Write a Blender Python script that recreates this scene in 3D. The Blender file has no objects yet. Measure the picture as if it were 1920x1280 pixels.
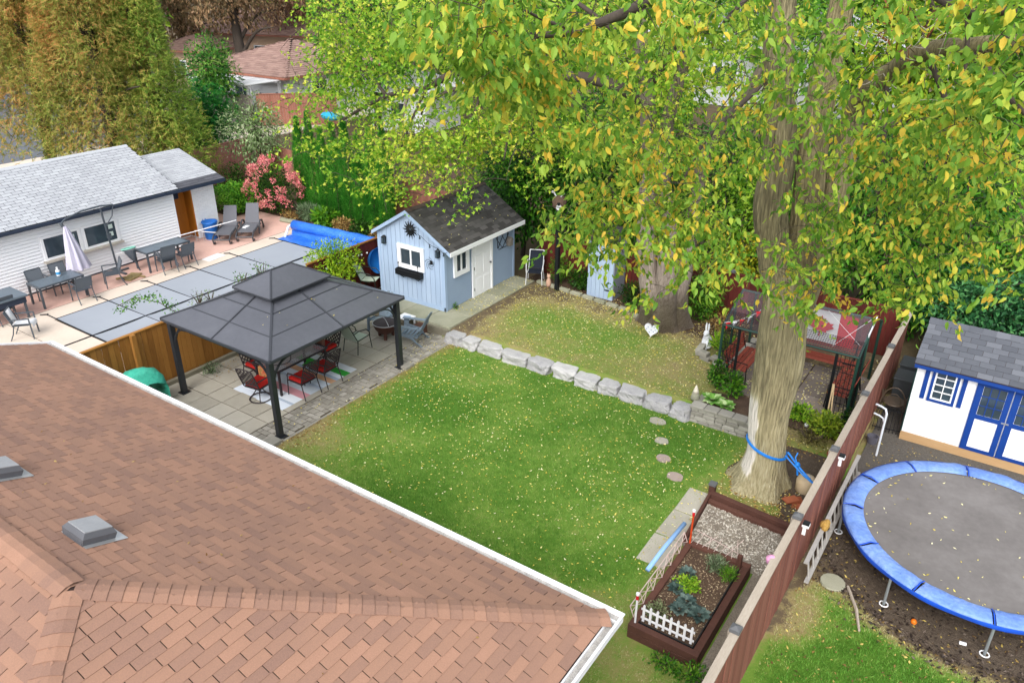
import bpy, math, random
import numpy as np
from mathutils import Vector, Matrix
random.seed(7)
rng = np.random.default_rng(7)
SC = bpy.context.scene
COL = SC.collection
PI = math.pi

# ------------------------------------------------------------------ camera
CAM_H, FPX, YAW, PITCH, ROLL = 10.0, 1458.0, 0.598, 0.4583, 0.0034
_f = np.array([-math.sin(YAW) * math.cos(PITCH), math.cos(YAW) * math.cos(PITCH), -math.sin(PITCH)])
_r = np.array([math.cos(YAW), math.sin(YAW), 0.0])
_u = np.cross(_r, _f)
_r, _u = _r * math.cos(ROLL) + _u * math.sin(ROLL), -_r * math.sin(ROLL) + _u * math.cos(ROLL)
cam = bpy.data.objects.new('camera', bpy.data.cameras.new('camera'))
COL.objects.link(cam)
cam.data.sensor_width = 36.0
cam.data.lens = FPX / 1920 * 36
cam.data.clip_start, cam.data.clip_end = 0.05, 2000
cam.matrix_world = Matrix(((_r[0], _u[0], -_f[0], 0), (_r[1], _u[1], -_f[1], 0), (_r[2], _u[2], -_f[2], CAM_H), (0, 0, 0, 1)))
SC.camera = cam
EYE = np.array([0, 0, CAM_H])

# ------------------------------------------------------------------ light
SUN_AZ, SUN_EL = math.radians(163), math.radians(45)     # overcast noon, light from behind the camera
W = bpy.data.worlds.new('World'); SC.world = W; W.use_nodes = True
nt = W.node_tree; nt.nodes.clear()
sky = nt.nodes.new('ShaderNodeTexSky'); sky.sky_type = 'NISHITA'; sky.sun_disc = False
sky.sun_elevation = SUN_EL; sky.sun_rotation = SUN_AZ
sky.air_density = 1.0; sky.dust_density = 3.0; sky.ozone_density = 1.0
hsv = nt.nodes.new('ShaderNodeHueSaturation'); hsv.inputs['Saturation'].default_value = 0.30
bg = nt.nodes.new('ShaderNodeBackground'); bg.inputs['Strength'].default_value = 0.15
wo = nt.nodes.new('ShaderNodeOutputWorld')
nt.links.new(sky.outputs[0], hsv.inputs['Color']); nt.links.new(hsv.outputs[0], bg.inputs[0]); nt.links.new(bg.outputs[0], wo.inputs[0])
sl = bpy.data.lights.new('sun', 'SUN'); sl.energy = 0.7; sl.angle = math.radians(35); sl.color = (1, 0.965, 0.92)
so = bpy.data.objects.new('sun', sl); COL.objects.link(so)
_sd = Vector((math.sin(SUN_AZ) * math.cos(SUN_EL), math.cos(SUN_AZ) * math.cos(SUN_EL), math.sin(SUN_EL)))
so.rotation_euler = _sd.to_track_quat('Z', 'Y').to_euler(); so.location = _sd * 60
SC.view_settings.view_transform = 'Standard'; SC.view_settings.look = 'None'
SC.view_settings.gamma = 1; SC.view_settings.use_curve_mapping = False
SC.view_settings.exposure = 1.22
SC.render.engine = 'CYCLES'
SC.cycles.use_denoising = True
SC.cycles.max_bounces = 8; SC.cycles.transparent_max_bounces = 12
SC.cycles.diffuse_bounces = 4

# ------------------------------------------------------------------ helpers
def hx(s):
    s = s.lstrip('#'); o = []
    for i in (0, 2, 4):
        v = int(s[i:i + 2], 16) / 255
        o.append(v / 12.92 if v <= .04045 else ((v + .055) / 1.055) ** 2.4)
    return (*o, 1.0)

def M(name, cols, piece=0.0, n1=None, n2=None, rough=.8, bump=None, metal=0.0, stretch=(1, 1, 1), spec=.3, alpha=1.0, trans=0.0, attr=None):
    """Procedural material: a colour ramp driven by per-piece random, two noises; optional bump."""
    m = bpy.data.materials.new(name); m.use_nodes = True
    t = m.node_tree; N = t.nodes; L = t.links; b = N['Principled BSDF']
    g = N.new('ShaderNodeNewGeometry')
    mp = N.new('ShaderNodeMapping'); mp.inputs['Scale'].default_value = stretch
    L.new(g.outputs['Position'], mp.inputs[0])
    val = None
    def add(sock, w):
        nonlocal val
        q = N.new('ShaderNodeMath'); q.operation = 'MULTIPLY_ADD'
        s = N.new('ShaderNodeMath'); s.operation = 'SUBTRACT'; s.inputs[1].default_value = .5
        L.new(sock, s.inputs[0]); L.new(s.outputs[0], q.inputs[0]); q.inputs[1].default_value = w
        if val is None: q.inputs[2].default_value = .5
        else: L.new(val, q.inputs[2])
        val = q.outputs[0]
    if piece:
        oi = N.new('ShaderNodeObjectInfo'); a = N.new('ShaderNodeMath'); a.operation = 'ADD'
        L.new(oi.outputs['Random'], a.inputs[0]); L.new(g.outputs['Random Per Island'], a.inputs[1])
        fr = N.new('ShaderNodeMath'); fr.operation = 'FRACT'; L.new(a.outputs[0], fr.inputs[0])
        add(fr.outputs[0], piece)
    for nz in (n1, n2):
        if nz:
            no = N.new('ShaderNodeTexNoise'); no.inputs['Scale'].default_value = nz[0]
            no.inputs['Detail'].default_value = nz[2] if len(nz) > 2 else 5
            no.inputs['Roughness'].default_value = .6
            L.new(mp.outputs[0], no.inputs['Vector'])
            add(no.outputs[0], nz[1] * 2)
    if attr:
        at = N.new('ShaderNodeAttribute'); at.attribute_name = attr; add(at.outputs['Fac'], 1.0)
    if val is None or len(cols) == 1:
        c = cols[0]; b.inputs['Base Color'].default_value = hx(c) if isinstance(c, str) else c
    else:
        r = N.new('ShaderNodeValToRGB'); e = r.color_ramp.elements
        ps = [i / (len(cols) - 1) for i in range(len(cols))]
        while len(e) < len(cols): e.new(.5)
        for k, (p, c) in enumerate(zip(ps, cols)):
            if not isinstance(c, str): p, c = c
            e[k].position = p; e[k].color = hx(c)
        L.new(val, r.inputs[0]); L.new(r.outputs[0], b.inputs['Base Color'])
    b.inputs['Roughness'].default_value = rough; b.inputs['Metallic'].default_value = metal
    b.inputs['Specular IOR Level'].default_value = spec; b.inputs['Alpha'].default_value = alpha
    b.inputs['Transmission Weight'].default_value = trans
    if bump:
        no = N.new('ShaderNodeTexNoise'); no.inputs['Scale'].default_value = bump[0]; no.inputs['Detail'].default_value = 6
        L.new(mp.outputs[0], no.inputs['Vector'])
        bp = N.new('ShaderNodeBump'); bp.inputs['Strength'].default_value = bump[1]; bp.inputs['Distance'].default_value = bump[2] if len(bump) > 2 else .01
        L.new(no.outputs[0], bp.inputs['Height']); L.new(bp.outputs[0], b.inputs['Normal'])
    return m

def leafM(name, cols, clump=.9, cw=.25, trans=.35, rough=.5):
    m = bpy.data.materials.new(name); m.use_nodes = True
    t = m.node_tree; N = t.nodes; L = t.links; b = N['Principled BSDF']; out = N['Material Output']
    g = N.new('ShaderNodeNewGeometry'); oi = N.new('ShaderNodeObjectInfo')
    a = N.new('ShaderNodeMath'); a.operation = 'ADD'; L.new(oi.outputs['Random'], a.inputs[0]); L.new(g.outputs['Random Per Island'], a.inputs[1])
    fr = N.new('ShaderNodeMath'); fr.operation = 'FRACT'; L.new(a.outputs[0], fr.inputs[0])
    no = N.new('ShaderNodeTexNoise'); no.inputs['Scale'].default_value = clump; no.inputs['Detail'].default_value = 2
    L.new(g.outputs['Position'], no.inputs['Vector'])
    s = N.new('ShaderNodeMath'); s.operation = 'SUBTRACT'; s.inputs[1].default_value = .5; L.new(no.outputs[0], s.inputs[0])
    q = N.new('ShaderNodeMath'); q.operation = 'MULTIPLY_ADD'; L.new(s.outputs[0], q.inputs[0]); q.inputs[1].default_value = cw * 4; L.new(fr.outputs[0], q.inputs[2])
    r = N.new('ShaderNodeValToRGB'); e = r.color_ramp.elements
    while len(e) < len(cols): e.new(.5)
    for k, c in enumerate(cols):
        p = k / (len(cols) - 1)
        if not isinstance(c, str): p, c = c
        e[k].position = p; e[k].color = hx(c)
    L.new(q.outputs[0], r.inputs[0]); L.new(r.outputs[0], b.inputs['Base Color'])
    b.inputs['Roughness'].default_value = rough; b.inputs['Specular IOR Level'].default_value = .25
    tr = N.new('ShaderNodeBsdfTranslucent'); L.new(r.outputs[0], tr.inputs[0])
    mx = N.new('ShaderNodeMixShader'); mx.inputs[0].default_value = trans
    L.new(b.outputs[0], mx.inputs[1]); L.new(tr.outputs[0], mx.inputs[2]); L.new(mx.outputs[0], out.inputs[0])
    return m

class MB:
    def __init__(s): s.v, s.f, s.m = [], [], []
    def add(s, vs, fs, mi=0):
        o = len(s.v); s.v += [tuple(map(float, p)) for p in vs]
        s.f += [[o + i for i in f] for f in fs]; s.m += [mi] * len(fs); return s
    def box(s, cx, cy, cz, sx, sy, sz, rz=0.0, mi=0, M4=None):
        c, n = math.cos(rz), math.sin(rz); vs = []
        for z in (-.5, .5):
            for x, y in ((-.5, -.5), (.5, -.5), (.5, .5), (-.5, .5)):
                X, Y = x * sx, y * sy; vs.append((cx + X * c - Y * n, cy + X * n + Y * c, cz + z * sz))
        if M4 is not None: vs = [M4 @ Vector(v) for v in vs]
        return s.add(vs, [(3, 2, 1, 0), (4, 5, 6, 7), (0, 1, 5, 4), (1, 2, 6, 5), (2, 3, 7, 6), (3, 0, 4, 7)], mi)
    def span(s, x0, x1, y0, y1, z0, z1, mi=0): return s.box((x0 + x1) / 2, (y0 + y1) / 2, (z0 + z1) / 2, abs(x1 - x0), abs(y1 - y0), abs(z1 - z0), 0, mi)
    def bar(s, p0, p1, w, h, mi=0, up=(0, 0, 1)):
        p0, p1, up = Vector(p0), Vector(p1), Vector(up); d = (p1 - p0).normalized()
        x = d.cross(up); x = x.normalized() if x.length > 1e-4 else Vector((1, 0, 0)); y = x.cross(d)
        vs = [p + x * (a * w / 2) + y * (b * h / 2) for p in (p0, p1) for a, b in ((-1, -1), (1, -1), (1, 1), (-1, 1))]
        return s.add(vs, [(0, 1, 2, 3), (7, 6, 5, 4), (1, 0, 4, 5), (2, 1, 5, 6), (3, 2, 6, 7), (0, 3, 7, 4)], mi)
    def tube(s, pts, r, n=8, mi=0, closed=False, cap=True):
        P = [Vector(p) for p in pts]; k = len(P); R = r if isinstance(r, (list, tuple, np.ndarray)) else [r] * k
        vs = []; ref = None
        for i, p in enumerate(P):
            a = P[(i - 1) % k] if (closed or i > 0) else p; b = P[(i + 1) % k] if (closed or i < k - 1) else p
            d = (b - a).normalized()
            if ref is None: ref = Vector((0, 0, 1)) if abs(d.z) < .9 else Vector((1, 0, 0))
            x = d.cross(ref)
            if x.length < 1e-4: x = d.cross(Vector((0, 1, .1)))
            x.normalize(); y = d.cross(x); ref = -y if False else x.cross(d)
            for j in range(n):
                t = 2 * PI * j / n; vs.append(p + (x * math.cos(t) + y * math.sin(t)) * R[i])
        fs = []
        for i in range(k if closed else k - 1):
            a, b = i * n, ((i + 1) % k) * n
            for j in range(n): fs.append((a + j, a + (j + 1) % n, b + (j + 1) % n, b + j))
        if cap and not closed: fs += [tuple(range(n - 1, -1, -1)), tuple(range((k - 1) * n, k * n))]
        return s.add(vs, fs, mi)
    def lathe(s, prof, n=16, c=(0, 0, 0), mi=0, cap=True):
        vs = [(c[0] + r * math.cos(2 * PI * j / n), c[1] + r * math.sin(2 * PI * j / n), c[2] + z) for r, z in prof for j in range(n)]
        fs = [(i * n + j, i * n + (j + 1) % n, (i + 1) * n + (j + 1) % n, (i + 1) * n + j) for i in range(len(prof) - 1) for j in range(n)]
        if cap: fs += [tuple(range(n - 1, -1, -1)), tuple(range((len(prof) - 1) * n, len(prof) * n))]
        return s.add(vs, fs, mi)
    def prism(s, poly, d, mi=0):
        """poly: 3D points of a flat outline; d: extrusion vector."""
        n = len(poly); vs = [Vector(p) for p in poly] + [Vector(p) + Vector(d) for p in poly]
        return s.add(vs, [tuple(range(n - 1, -1, -1)), tuple(range(n, 2 * n))] + [(i, (i + 1) % n, n + (i + 1) % n, n + i) for i in range(n)], mi)
    def plate(s, a, b, c, d, th, mi=0):
        a, b, c, d = map(Vector, (a, b, c, d)); n = (b - a).cross(d - a).normalized() * th
        return s.prism([a, b, c, d], n, mi)
    def ball(s, c, r, n=10, mi=0, sc=(1, 1, 1)):
        pr = [(math.sin(PI * i / 7), -math.cos(PI * i / 7)) for i in range(8)]; pr[0] = (.02, -1); pr[-1] = (.02, 1)
        o = len(s.v); s.lathe([(a * r, b * r) for a, b in pr], n, (0, 0, 0), mi)
        for i in range(o, len(s.v)): p = s.v[i]; s.v[i] = (c[0] + p[0] * sc[0], c[1] + p[1] * sc[1], c[2] + p[2] * sc[2])
        return s
    def xf(s, M4): s.v = [tuple(M4 @ Vector(p)) for p in s.v]; return s

WM = {}
def _mesh(name, V, F, mats, mi=None, smooth=False):
    me = bpy.data.meshes.new(name); me.from_pydata(V, [], F)
    for m in (mats if isinstance(mats, (list, tuple)) else [mats]): me.materials.append(m)
    if mi and any(mi): me.polygons.foreach_set('material_index', mi)
    if smooth: me.polygons.foreach_set('use_smooth', [True] * len(F))
    me.update(); return me
def root_inv(p):
    return WM[p.name] if p is not None else None
def obj(name, mb, mats, parent=None, smooth=False, kind=None, label=None, bevel=0):
    """One mesh object from world-space geometry, made local to its parent's thing."""
    V = mb.v
    if parent is not None:
        I = WM[parent.name][1]; V = [tuple(I @ Vector(v)) for v in V]
    o = bpy.data.objects.new(name, _mesh(name, V, mb.f, mats, mb.m, smooth)); COL.objects.link(o)
    if parent is not None: o.parent = parent; WM[o.name] = WM[parent.name]
    else: WM[o.name] = (Matrix.Identity(4), Matrix.Identity(4))
    if kind: o['kind'] = kind
    if label: o['label'] = label
    if bevel:
        bv = o.modifiers.new('bevel', 'BEVEL'); bv.width = bevel; bv.segments = 2; bv.limit_method = 'ANGLE'
    return o
def tag(o, label=None, cat=None, group=None, kind=None):
    if label: o['label'] = label
    if cat: o['category'] = cat
    if group: o['group'] = group
    if kind: o['kind'] = kind
    return o
def thing(name, label, cat, loc=(0, 0, 0), rz=0.0, group=None):
    o = bpy.data.objects.new(name, None); COL.objects.link(o); o.empty_display_size = .1
    o.location = loc; o.rotation_euler = (0, 0, rz)
    m = Matrix.Translation(loc) @ Matrix.Rotation(rz, 4, 'Z'); WM[o.name] = (m, m.inverted())
    return tag(o, label, cat, group)
def solo(name, mb, mats, label, cat, group=None, smooth=False, bevel=0):
    """A thing that is one mesh; its origin goes to the middle of its base."""
    A = np.array(mb.v); c = (A.min(0) + A.max(0)) / 2; c[2] = A[:, 2].min()
    mb.v = [tuple(p) for p in A - c]
    o = obj(name, mb, mats, None, smooth, bevel=bevel); o.location = c
    m = Matrix.Translation(c); WM[o.name] = (m, m.inverted())
    return tag(o, label, cat, group)
def struct(name, mb, mats, smooth=False): return tag(obj(name, mb, mats, None, smooth), kind='structure')
def local(parent):
    """Builder for geometry given in the thing's own coordinates."""
    return WM[parent.name][0]
def kids(o): return [c for c in bpy.data.objects if c.parent is o]
def dup(root, loc, rz, label=None, group=None, ch=None):
    r = root.copy(); COL.objects.link(r); r.location = loc; r.rotation_euler = (0, 0, rz)
    m = Matrix.Translation(loc) @ Matrix.Rotation(rz, 4, 'Z'); WM[r.name] = (m, m.inverted())
    if label: r['label'] = label
    if group: r['group'] = group
    def rec(a, b):
        for c in kids(a):
            if ch is not None and c.name in ch: continue
            d = c.copy(); COL.objects.link(d); d.parent = b; WM[d.name] = WM[r.name]; rec(c, d)
    rec(root, r)
    return r
def proj(P):
    Q = np.atleast_2d(P) - EYE; z = Q @ _f; z = np.where(z < .1, .1, z)
    return 960 + FPX * (Q @ _r) / z, 640 - FPX * (Q @ _u) / z, z
def at(px, py, dist):
    """A point in the place: along the view through a pixel of the photograph, so far away (used to measure the site)."""
    d = _r * (px - 960) + _u * (640 - py) + _f * FPX
    return EYE + d / np.linalg.norm(d, axis=-1, keepdims=True) * dist if np.ndim(px) == 0 else None
def ground(px, py, z=0.0):
    d = _r * (px - 960) + _u * (640 - py) + _f * FPX
    return Vector(EYE + d * ((z - CAM_H) / d[2]))

def lay(parent, name, rest, base, items, mats, limit=300, minpx=9.0, smooth=False):
    """Lay alike pieces (base mesh in unit space, one 4x4 per piece): the `limit` largest in view become objects that share
    one mesh, the rest one joined part."""
    if not items: return
    BV, BF = base; A = np.array([np.array(m) for m in items]); ctr = A[:, :3, :3] @ np.mean(np.array(BV), 0) + A[:, :3, 3]
    x, y, z = proj(ctr); ext = np.sort(np.linalg.norm(A[:, :3, :3], axis=1), axis=1)
    big = np.sqrt(ext[:, 2] * ext[:, 1]) * FPX / z
    big = np.where((x > -10) & (x < 1930) & (y > -10) & (y < 1290) & (z > .2), big, 0)
    order = np.argsort(-big); solo_i = [i for i in order[:limit] if big[i] >= minpx * .6]; ss = set(solo_i)
    me = _mesh(name, BV, BF, mats, None, smooth); I = WM[parent.name][1]
    for i in solo_i:
        o = bpy.data.objects.new(name, me); COL.objects.link(o); o.parent = parent; o.matrix_basis = I @ Matrix(items[i]); WM[o.name] = WM[parent.name]
    rs = [i for i in range(len(items)) if i not in ss]
    if rs:
        B = np.array(BV); V = (np.einsum('kij,vj->kvi', A[rs][:, :3, :3], B) + A[rs][:, None, :3, 3]).reshape(-1, 3)
        In = np.array(I); V = V @ In[:3, :3].T + In[:3, 3]; nv = len(B)
        F = [[k * nv + q for q in f] for k in range(len(rs)) for f in BF]
        o = bpy.data.objects.new(rest, _mesh(rest, V.tolist(), F, mats, None, smooth)); COL.objects.link(o); o.parent = parent
        WM[o.name] = WM[parent.name]; o['kind'] = 'stuff'
UB = ([(x, y, z) for z in (0, 1) for x, y in ((0, 0), (1, 0), (1, 1), (0, 1))], [(3, 2, 1, 0), (4, 5, 6, 7), (0, 1, 5, 4), (1, 2, 6, 5), (2, 3, 7, 6), (3, 0, 4, 7)])
# paver: box with a chamfered top
def chamfer(c=.06):
    v = [(0, 0, 0), (1, 0, 0), (1, 1, 0), (0, 1, 0), (0, 0, .8), (1, 0, .8), (1, 1, .8), (0, 1, .8), (c, c, 1), (1 - c, c, 1), (1 - c, 1 - c, 1), (c, 1 - c, 1)]
    f = [(8, 9, 10, 11)] + [(i, (i + 1) % 4, 4 + (i + 1) % 4, 4 + i) for i in range(4)] + [(4 + i, 4 + (i + 1) % 4, 8 + (i + 1) % 4, 8 + i) for i in range(4)]
    return v, f
# shingle tab: butt edge (v=0) thick, head (v=1) thin
SH = ([(0, 0, 0), (1, 0, 0), (1, 1, -.2), (0, 1, -.2), (0, 0, 1), (1, 0, 1), (1, 1, .15), (0, 1, .15)], [(4, 5, 6, 7), (0, 1, 5, 4), (1, 2, 6, 5), (3, 0, 4, 7)])
def frame4(o, ux, vy, nz):
    return [[ux[0], vy[0], nz[0], o[0]], [ux[1], vy[1], nz[1], o[1]], [ux[2], vy[2], nz[2], o[2]], [0, 0, 0, 1]]
def place(o, sx, sy, sz, rz=0.0, rx=0.0, ry=0.0):
    """4x4 for the unit box whose base CENTRE stands at o."""
    m = Matrix.Translation(o) @ Matrix.Rotation(rz, 4, 'Z') @ Matrix.Rotation(ry, 4, 'Y') @ Matrix.Rotation(rx, 4, 'X') @ Matrix.Diagonal((sx, sy, sz, 1)) @ Matrix.Translation((-.5, -.5, 0))
    return [list(r) for r in m]
def shingles(parent, O, U, Vv, rng_u, length, tab, expo, mats, th=.008, gap=.007, lim=300, name='shingle', start=0.0):
    """Courses of 3-tab shingles on a slope: O eave corner, U along the eave, Vv up the slope; rng_u(v) -> (u0, u1)."""
    O, U, Vv = Vector(O), Vector(U).normalized(), Vector(Vv).normalized(); Nn = U.cross(Vv)
    if Nn.z < 0: Nn = -Nn
    items = []; c = 0; v = start; hand = U.cross(Vv).z > 0
    while v < length - .02:
        u0, u1 = rng_u(v + expo * .5); off = (c % 2) * tab / 2 + random.uniform(-.01, .01); k = math.floor((u0 - off) / tab)
        while k * tab + off < u1:
            a, b = max(u0, k * tab + off), min(u1, (k + 1) * tab + off - gap); k += 1
            if b - a < .03: continue
            p = O + U * a + Vv * (v + random.uniform(-.002, .002)); h = min(expo * 1.12, length - v)
            if hand: items.append(frame4(p, U * (b - a), Vv * h, Nn * th))
            else: items.append(frame4(p + U * (b - a), -U * (b - a), Vv * h, Nn * th))
        v += expo; c += 1
    lay(parent, name, name + '_courses', SH, items, mats, lim)
def np_mesh(name, V, F, mats, col=None, smooth=False):
    V = np.asarray(V, np.float32); F = np.asarray(F, np.int32); me = bpy.data.meshes.new(name)
    me.vertices.add(len(V)); me.vertices.foreach_set('co', V.ravel()); k = F.shape[1]
    me.loops.add(F.size); me.loops.foreach_set('vertex_index', F.ravel())
    me.polygons.add(len(F)); me.polygons.foreach_set('loop_start', np.arange(len(F), dtype=np.int32) * k)
    for m in (mats if isinstance(mats, (list, tuple)) else [mats]): me.materials.append(m)
    if smooth: me.polygons.foreach_set('use_smooth', np.ones(len(F), bool))
    me.update(calc_edges=True)
    if col is not None:
        a = me.attributes.new('dry', 'FLOAT', 'POINT'); a.data.foreach_set('value', np.asarray(col, np.float32))
    return me
def np_obj(name, V, F, mats, parent=None, col=None, smooth=False, kind=None):
    if parent is not None:
        I = np.array(WM[parent.name][1]); V = np.asarray(V) @ I[:3, :3].T + I[:3, 3]
    o = bpy.data.objects.new(name, np_mesh(name, V, F, mats, col, smooth)); COL.objects.link(o)
    if parent is not None: o.parent = parent; WM[o.name] = WM[parent.name]
    if kind: o['kind'] = kind
    return o
# value noise for heights and patches
_PN = rng.random((64, 64, 64))
def vnoise(P, s=1.0):
    P = np.asarray(P, float) * s; i = np.floor(P).astype(int); f = P - i; f = f * f * (3 - 2 * f); out = 0
    for dx in (0, 1):
        for dy in (0, 1):
            for dz in (0, 1):
                w = (f[..., 0] if dx else 1 - f[..., 0]) * (f[..., 1] if dy else 1 - f[..., 1]) * (f[..., 2] if dz else 1 - f[..., 2])
                out = out + w * _PN[(i[..., 0] + dx) % 64, (i[..., 1] + dy) % 64, (i[..., 2] + dz) % 64]
    return out
def vn2(x, y, s=1.0): return vnoise(np.stack([x, y, np.full_like(x, 3.7)], -1), s)
# ================================================================== THE SETTING
m_earth = M('earth', ['#3a3226', '#5a4d38', '#6e6046'], n1=(1.3, .5), n2=(22, .35), rough=.95, bump=(40, .5))
m_soil = M('soil', ['#33271f', '#4f3e31', '#6e5a48'], n1=(3, .4), n2=(45, .5), rough=.95, bump=(60, .7, .02))
m_turf = M('turf', [(.0, '#44691a'), (.34, '#607f2c'), (.6, '#7c7d44'), (.8, '#8c7f56'), (1.0, '#5d503e')], n1=(34, .30), n2=(5, .36), rough=.95, bump=(120, .5), attr='dry')
m_blade = M('grass_blade', ['#47781f', '#6c943a', '#9a9c62', '#aea47e'], piece=.6, n1=(5, .3), rough=.7, attr='dry')
m_slab = M('concrete_slab', ['#8d887c', '#a5a093', '#b5b0a4'], piece=.5, n1=(4, .3), n2=(60, .2), rough=.9, bump=(90, .25))
m_mslab = M('mossy_slab', ['#6f735c', '#8f8f7b', '#a19f8e'], piece=.3, n1=(2.5, .5), n2=(50, .25), rough=.92, bump=(80, .3))
m_paver = M('paver', ['#77736a', '#918d83', '#a5a198'], piece=.7, n1=(5, .25), n2=(70, .25), rough=.9, bump=(90, .3))
m_sand = M('joint_sand', ['#3a342a', '#564e40'], n1=(12, .5), rough=.95)
m_stone = M('limestone', ['#87878a', '#a9a8a8', '#c2c1be'], piece=.45, n1=(5, .45), n2=(40, .35), rough=.9, bump=(25, .7, .02))
m_wall = M('wall_block', ['#7a776e', '#959288', '#a8a59b'], piece=.7, n1=(8, .3), rough=.9, bump=(60, .5))
m_pink = M('stamped_concrete', ['#b08b7e', '#cda79a', '#dcbcae'], n1=(.9, .45), n2=(9, .25), rough=.75, bump=(7, .25, .01))
m_deck = M('pale_concrete', ['#b5a698', '#cbbdae', '#d6cabe'], n1=(1.1, .4), n2=(14, .2), rough=.85)
m_mulch = M('mulch', ['#332b25', '#51463b', '#6d6051'], n1=(14, .5), n2=(60, .5), rough=.95, bump=(50, .9, .03))
m_asph = M('asphalt', ['#55585e', '#6c7077'], n1=(5, .3), n2=(80, .3), rough=.9)

def sstep(a, b, x): t = np.clip((x - a) / (b - a), 0, 1); return t * t * (3 - 2 * t)
def yard_h(x, y):
    x = np.asarray(x, float); y = np.asarray(y, float)
    step = sstep(15.80, 15.98, y); slope = sstep(14.6, 16.6, y)
    w = sstep(-4.2, -3.7, x); cut = .10 * (((x < -12.83) & (y < 15.9)) | (x < -13.03))
    return -cut + .3 * ((1 - w) * step + w * slope) + .012 * (vn2(x, y, .8) - .5) + .05 * np.exp(-((x + 3.3) ** 2 + (y - 14.0) ** 2) / .8)
def dryness(x, y):
    """How dry and thin the turf is: 0 lush, 1 bare."""
    n = vn2(x, y, .55); n2 = vn2(x + 9, y, 1.7); n3 = vn2(x, y + 5, 5.0)
    d = .02 + .42 * n2 * n + .30 * (n - .5) + .16 * (n3 - .5)
    d = d + .40 * sstep(15.4, 16.2, y) * (x > -13.3) + .30 * sstep(18.4, 20.2, y)
    d = d + .50 * np.exp(-(x + 12.75) / .40) * (x > -13.2)
    d = d + .35 * np.exp(-((x + 12.3) ** 2 + (y - 10) ** 2) / .8) + .3 * sstep(-4.6, -3.9, x) * (x > -5)
    d = d + .42 * np.exp(-((x + 4.6) ** 2 + (y - 9.3) ** 2) / .10) + .35 * np.exp(-((x + 5.3) ** 2 + (y - 9.2) ** 2) / .04)
    d = d + .28 * np.exp(-((x + 6.2) ** 2 + (y - 17.5) ** 2) / 3)
    return np.clip(d, 0, 1)
def sheet(name, x0, x1, y0, y1, st, hf, mat, dry=None, kind='structure'):
    xs = np.arange(x0, x1 + st * .5, st); ys = np.arange(y0, y1 + st * .5, st); X, Y = np.meshgrid(xs, ys)
    V = np.stack([X, Y, hf(X, Y)], -1).reshape(-1, 3); nx = len(xs)
    i = (np.arange(len(ys) - 1)[:, None] * nx + np.arange(nx - 1)[None]).ravel()
    F = np.stack([i, i + 1, i + nx + 1, i + nx], -1)
    return np_obj(name, V, F, mat, col=None if dry is None else dry(X, Y).ravel(), smooth=True, kind=kind)
struct('ground', MB().add([(-900, -300, -.06), (900, -300, -.06), (900, 1500, -.06), (-900, 1500, -.06)], [(0, 1, 2, 3)]), m_earth)
sheet('lawn', -13.3, -1.80, 5.5, 21.3, .1, lambda x, y: yard_h(x, y) - .12 * (x > -1.84), m_turf, dryness)

def right_dry(x, y):
    e = ((x - .75) ** 2 + (y - 13.87) ** 2) ** .5; n = vn2(x, y, 1.1); n2 = vn2(x, y, 3.0)
    return np.clip(.10 + 1.15 * sstep(3.2, 2.4, e) - .30 * sstep(10.2, 8.6, y) + .45 * sstep(-.7, -1.5, x) * sstep(9.6, 10.6, y) + .5 * (n - .5) + .3 * (n2 - .5) + .3 * np.exp(-(x + 1.7) / .4), 0, 1)
sheet('neighbour_lawn', -1.83, 6, 4, 22, .12, lambda x, y: .02 * vn2(x, y, 1.0) - .02, m_turf, right_dry)

def blades(name, x0, x1, y0, y1, n, hf, dry, keep, hgt=.045, skip=.75):
    x = rng.uniform(x0, x1, n); y = rng.uniform(y0, y1, n); d = dry(x, y)
    k = keep(x, y) & (rng.random(n) > d * skip) & (d < .93)
    px, py, pz = proj(np.stack([x, y, np.zeros(n)], -1)); k &= (px > -30) & (px < 1950) & (py < 1310)
    x, y, d = x[k], y[k], d[k]; n = len(x); z = hf(x, y) - .004
    h = hgt * rng.uniform(.5, 1.3, n) * (1 - .4 * d); a = rng.uniform(0, 2 * PI, n); w = rng.uniform(.004, .009, n)
    l = rng.normal(0, .025, (n, 2)); c, s = np.cos(a) * w, np.sin(a) * w
    V = np.empty((n, 3, 3)); V[:, 0] = np.stack([x - c, y - s, z], -1); V[:, 1] = np.stack([x + c, y + s, z], -1); V[:, 2] = np.stack([x + l[:, 0], y + l[:, 1], z + h], -1)
    F = np.arange(3 * n).reshape(-1, 3)
    return np_obj(name, V.reshape(-1, 3), F, m_blade, col=np.repeat(np.clip(d + rng.normal(0, .12, n), 0, 1), 3), kind='stuff')
def keep_main(x, y):
    r = ((x + 3.3) ** 2 + (y - 14.0) ** 2) ** .5
    return (x > -12.75 + .12 * vn2(x, y, 2)) & ~((y > 15.62) & (y < 16.02) & (x < -4)) & (r > .85) & ~((x > -4.05) & (y > 11)) & ~((x > -3.75) & (y > 8.6)) & ~((x > -5.5) & (y > 15.6)) & ~((x > -6.5) & (y > 18.3)) & (y < 20.35 + (x < -9) * 0.05)
blades('lawn_grass', -12.9, -1.9, 6.2, 20.4, 300000, yard_h, dryness, keep_main)
blades('neighbour_grass', -1.7, 3, 5, 13, 90000, lambda x, y: 0 * x - .01, right_dry, lambda x, y: ((x - .75) ** 2 + (y - 13.87) ** 2) > 3.2, .05)

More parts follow.
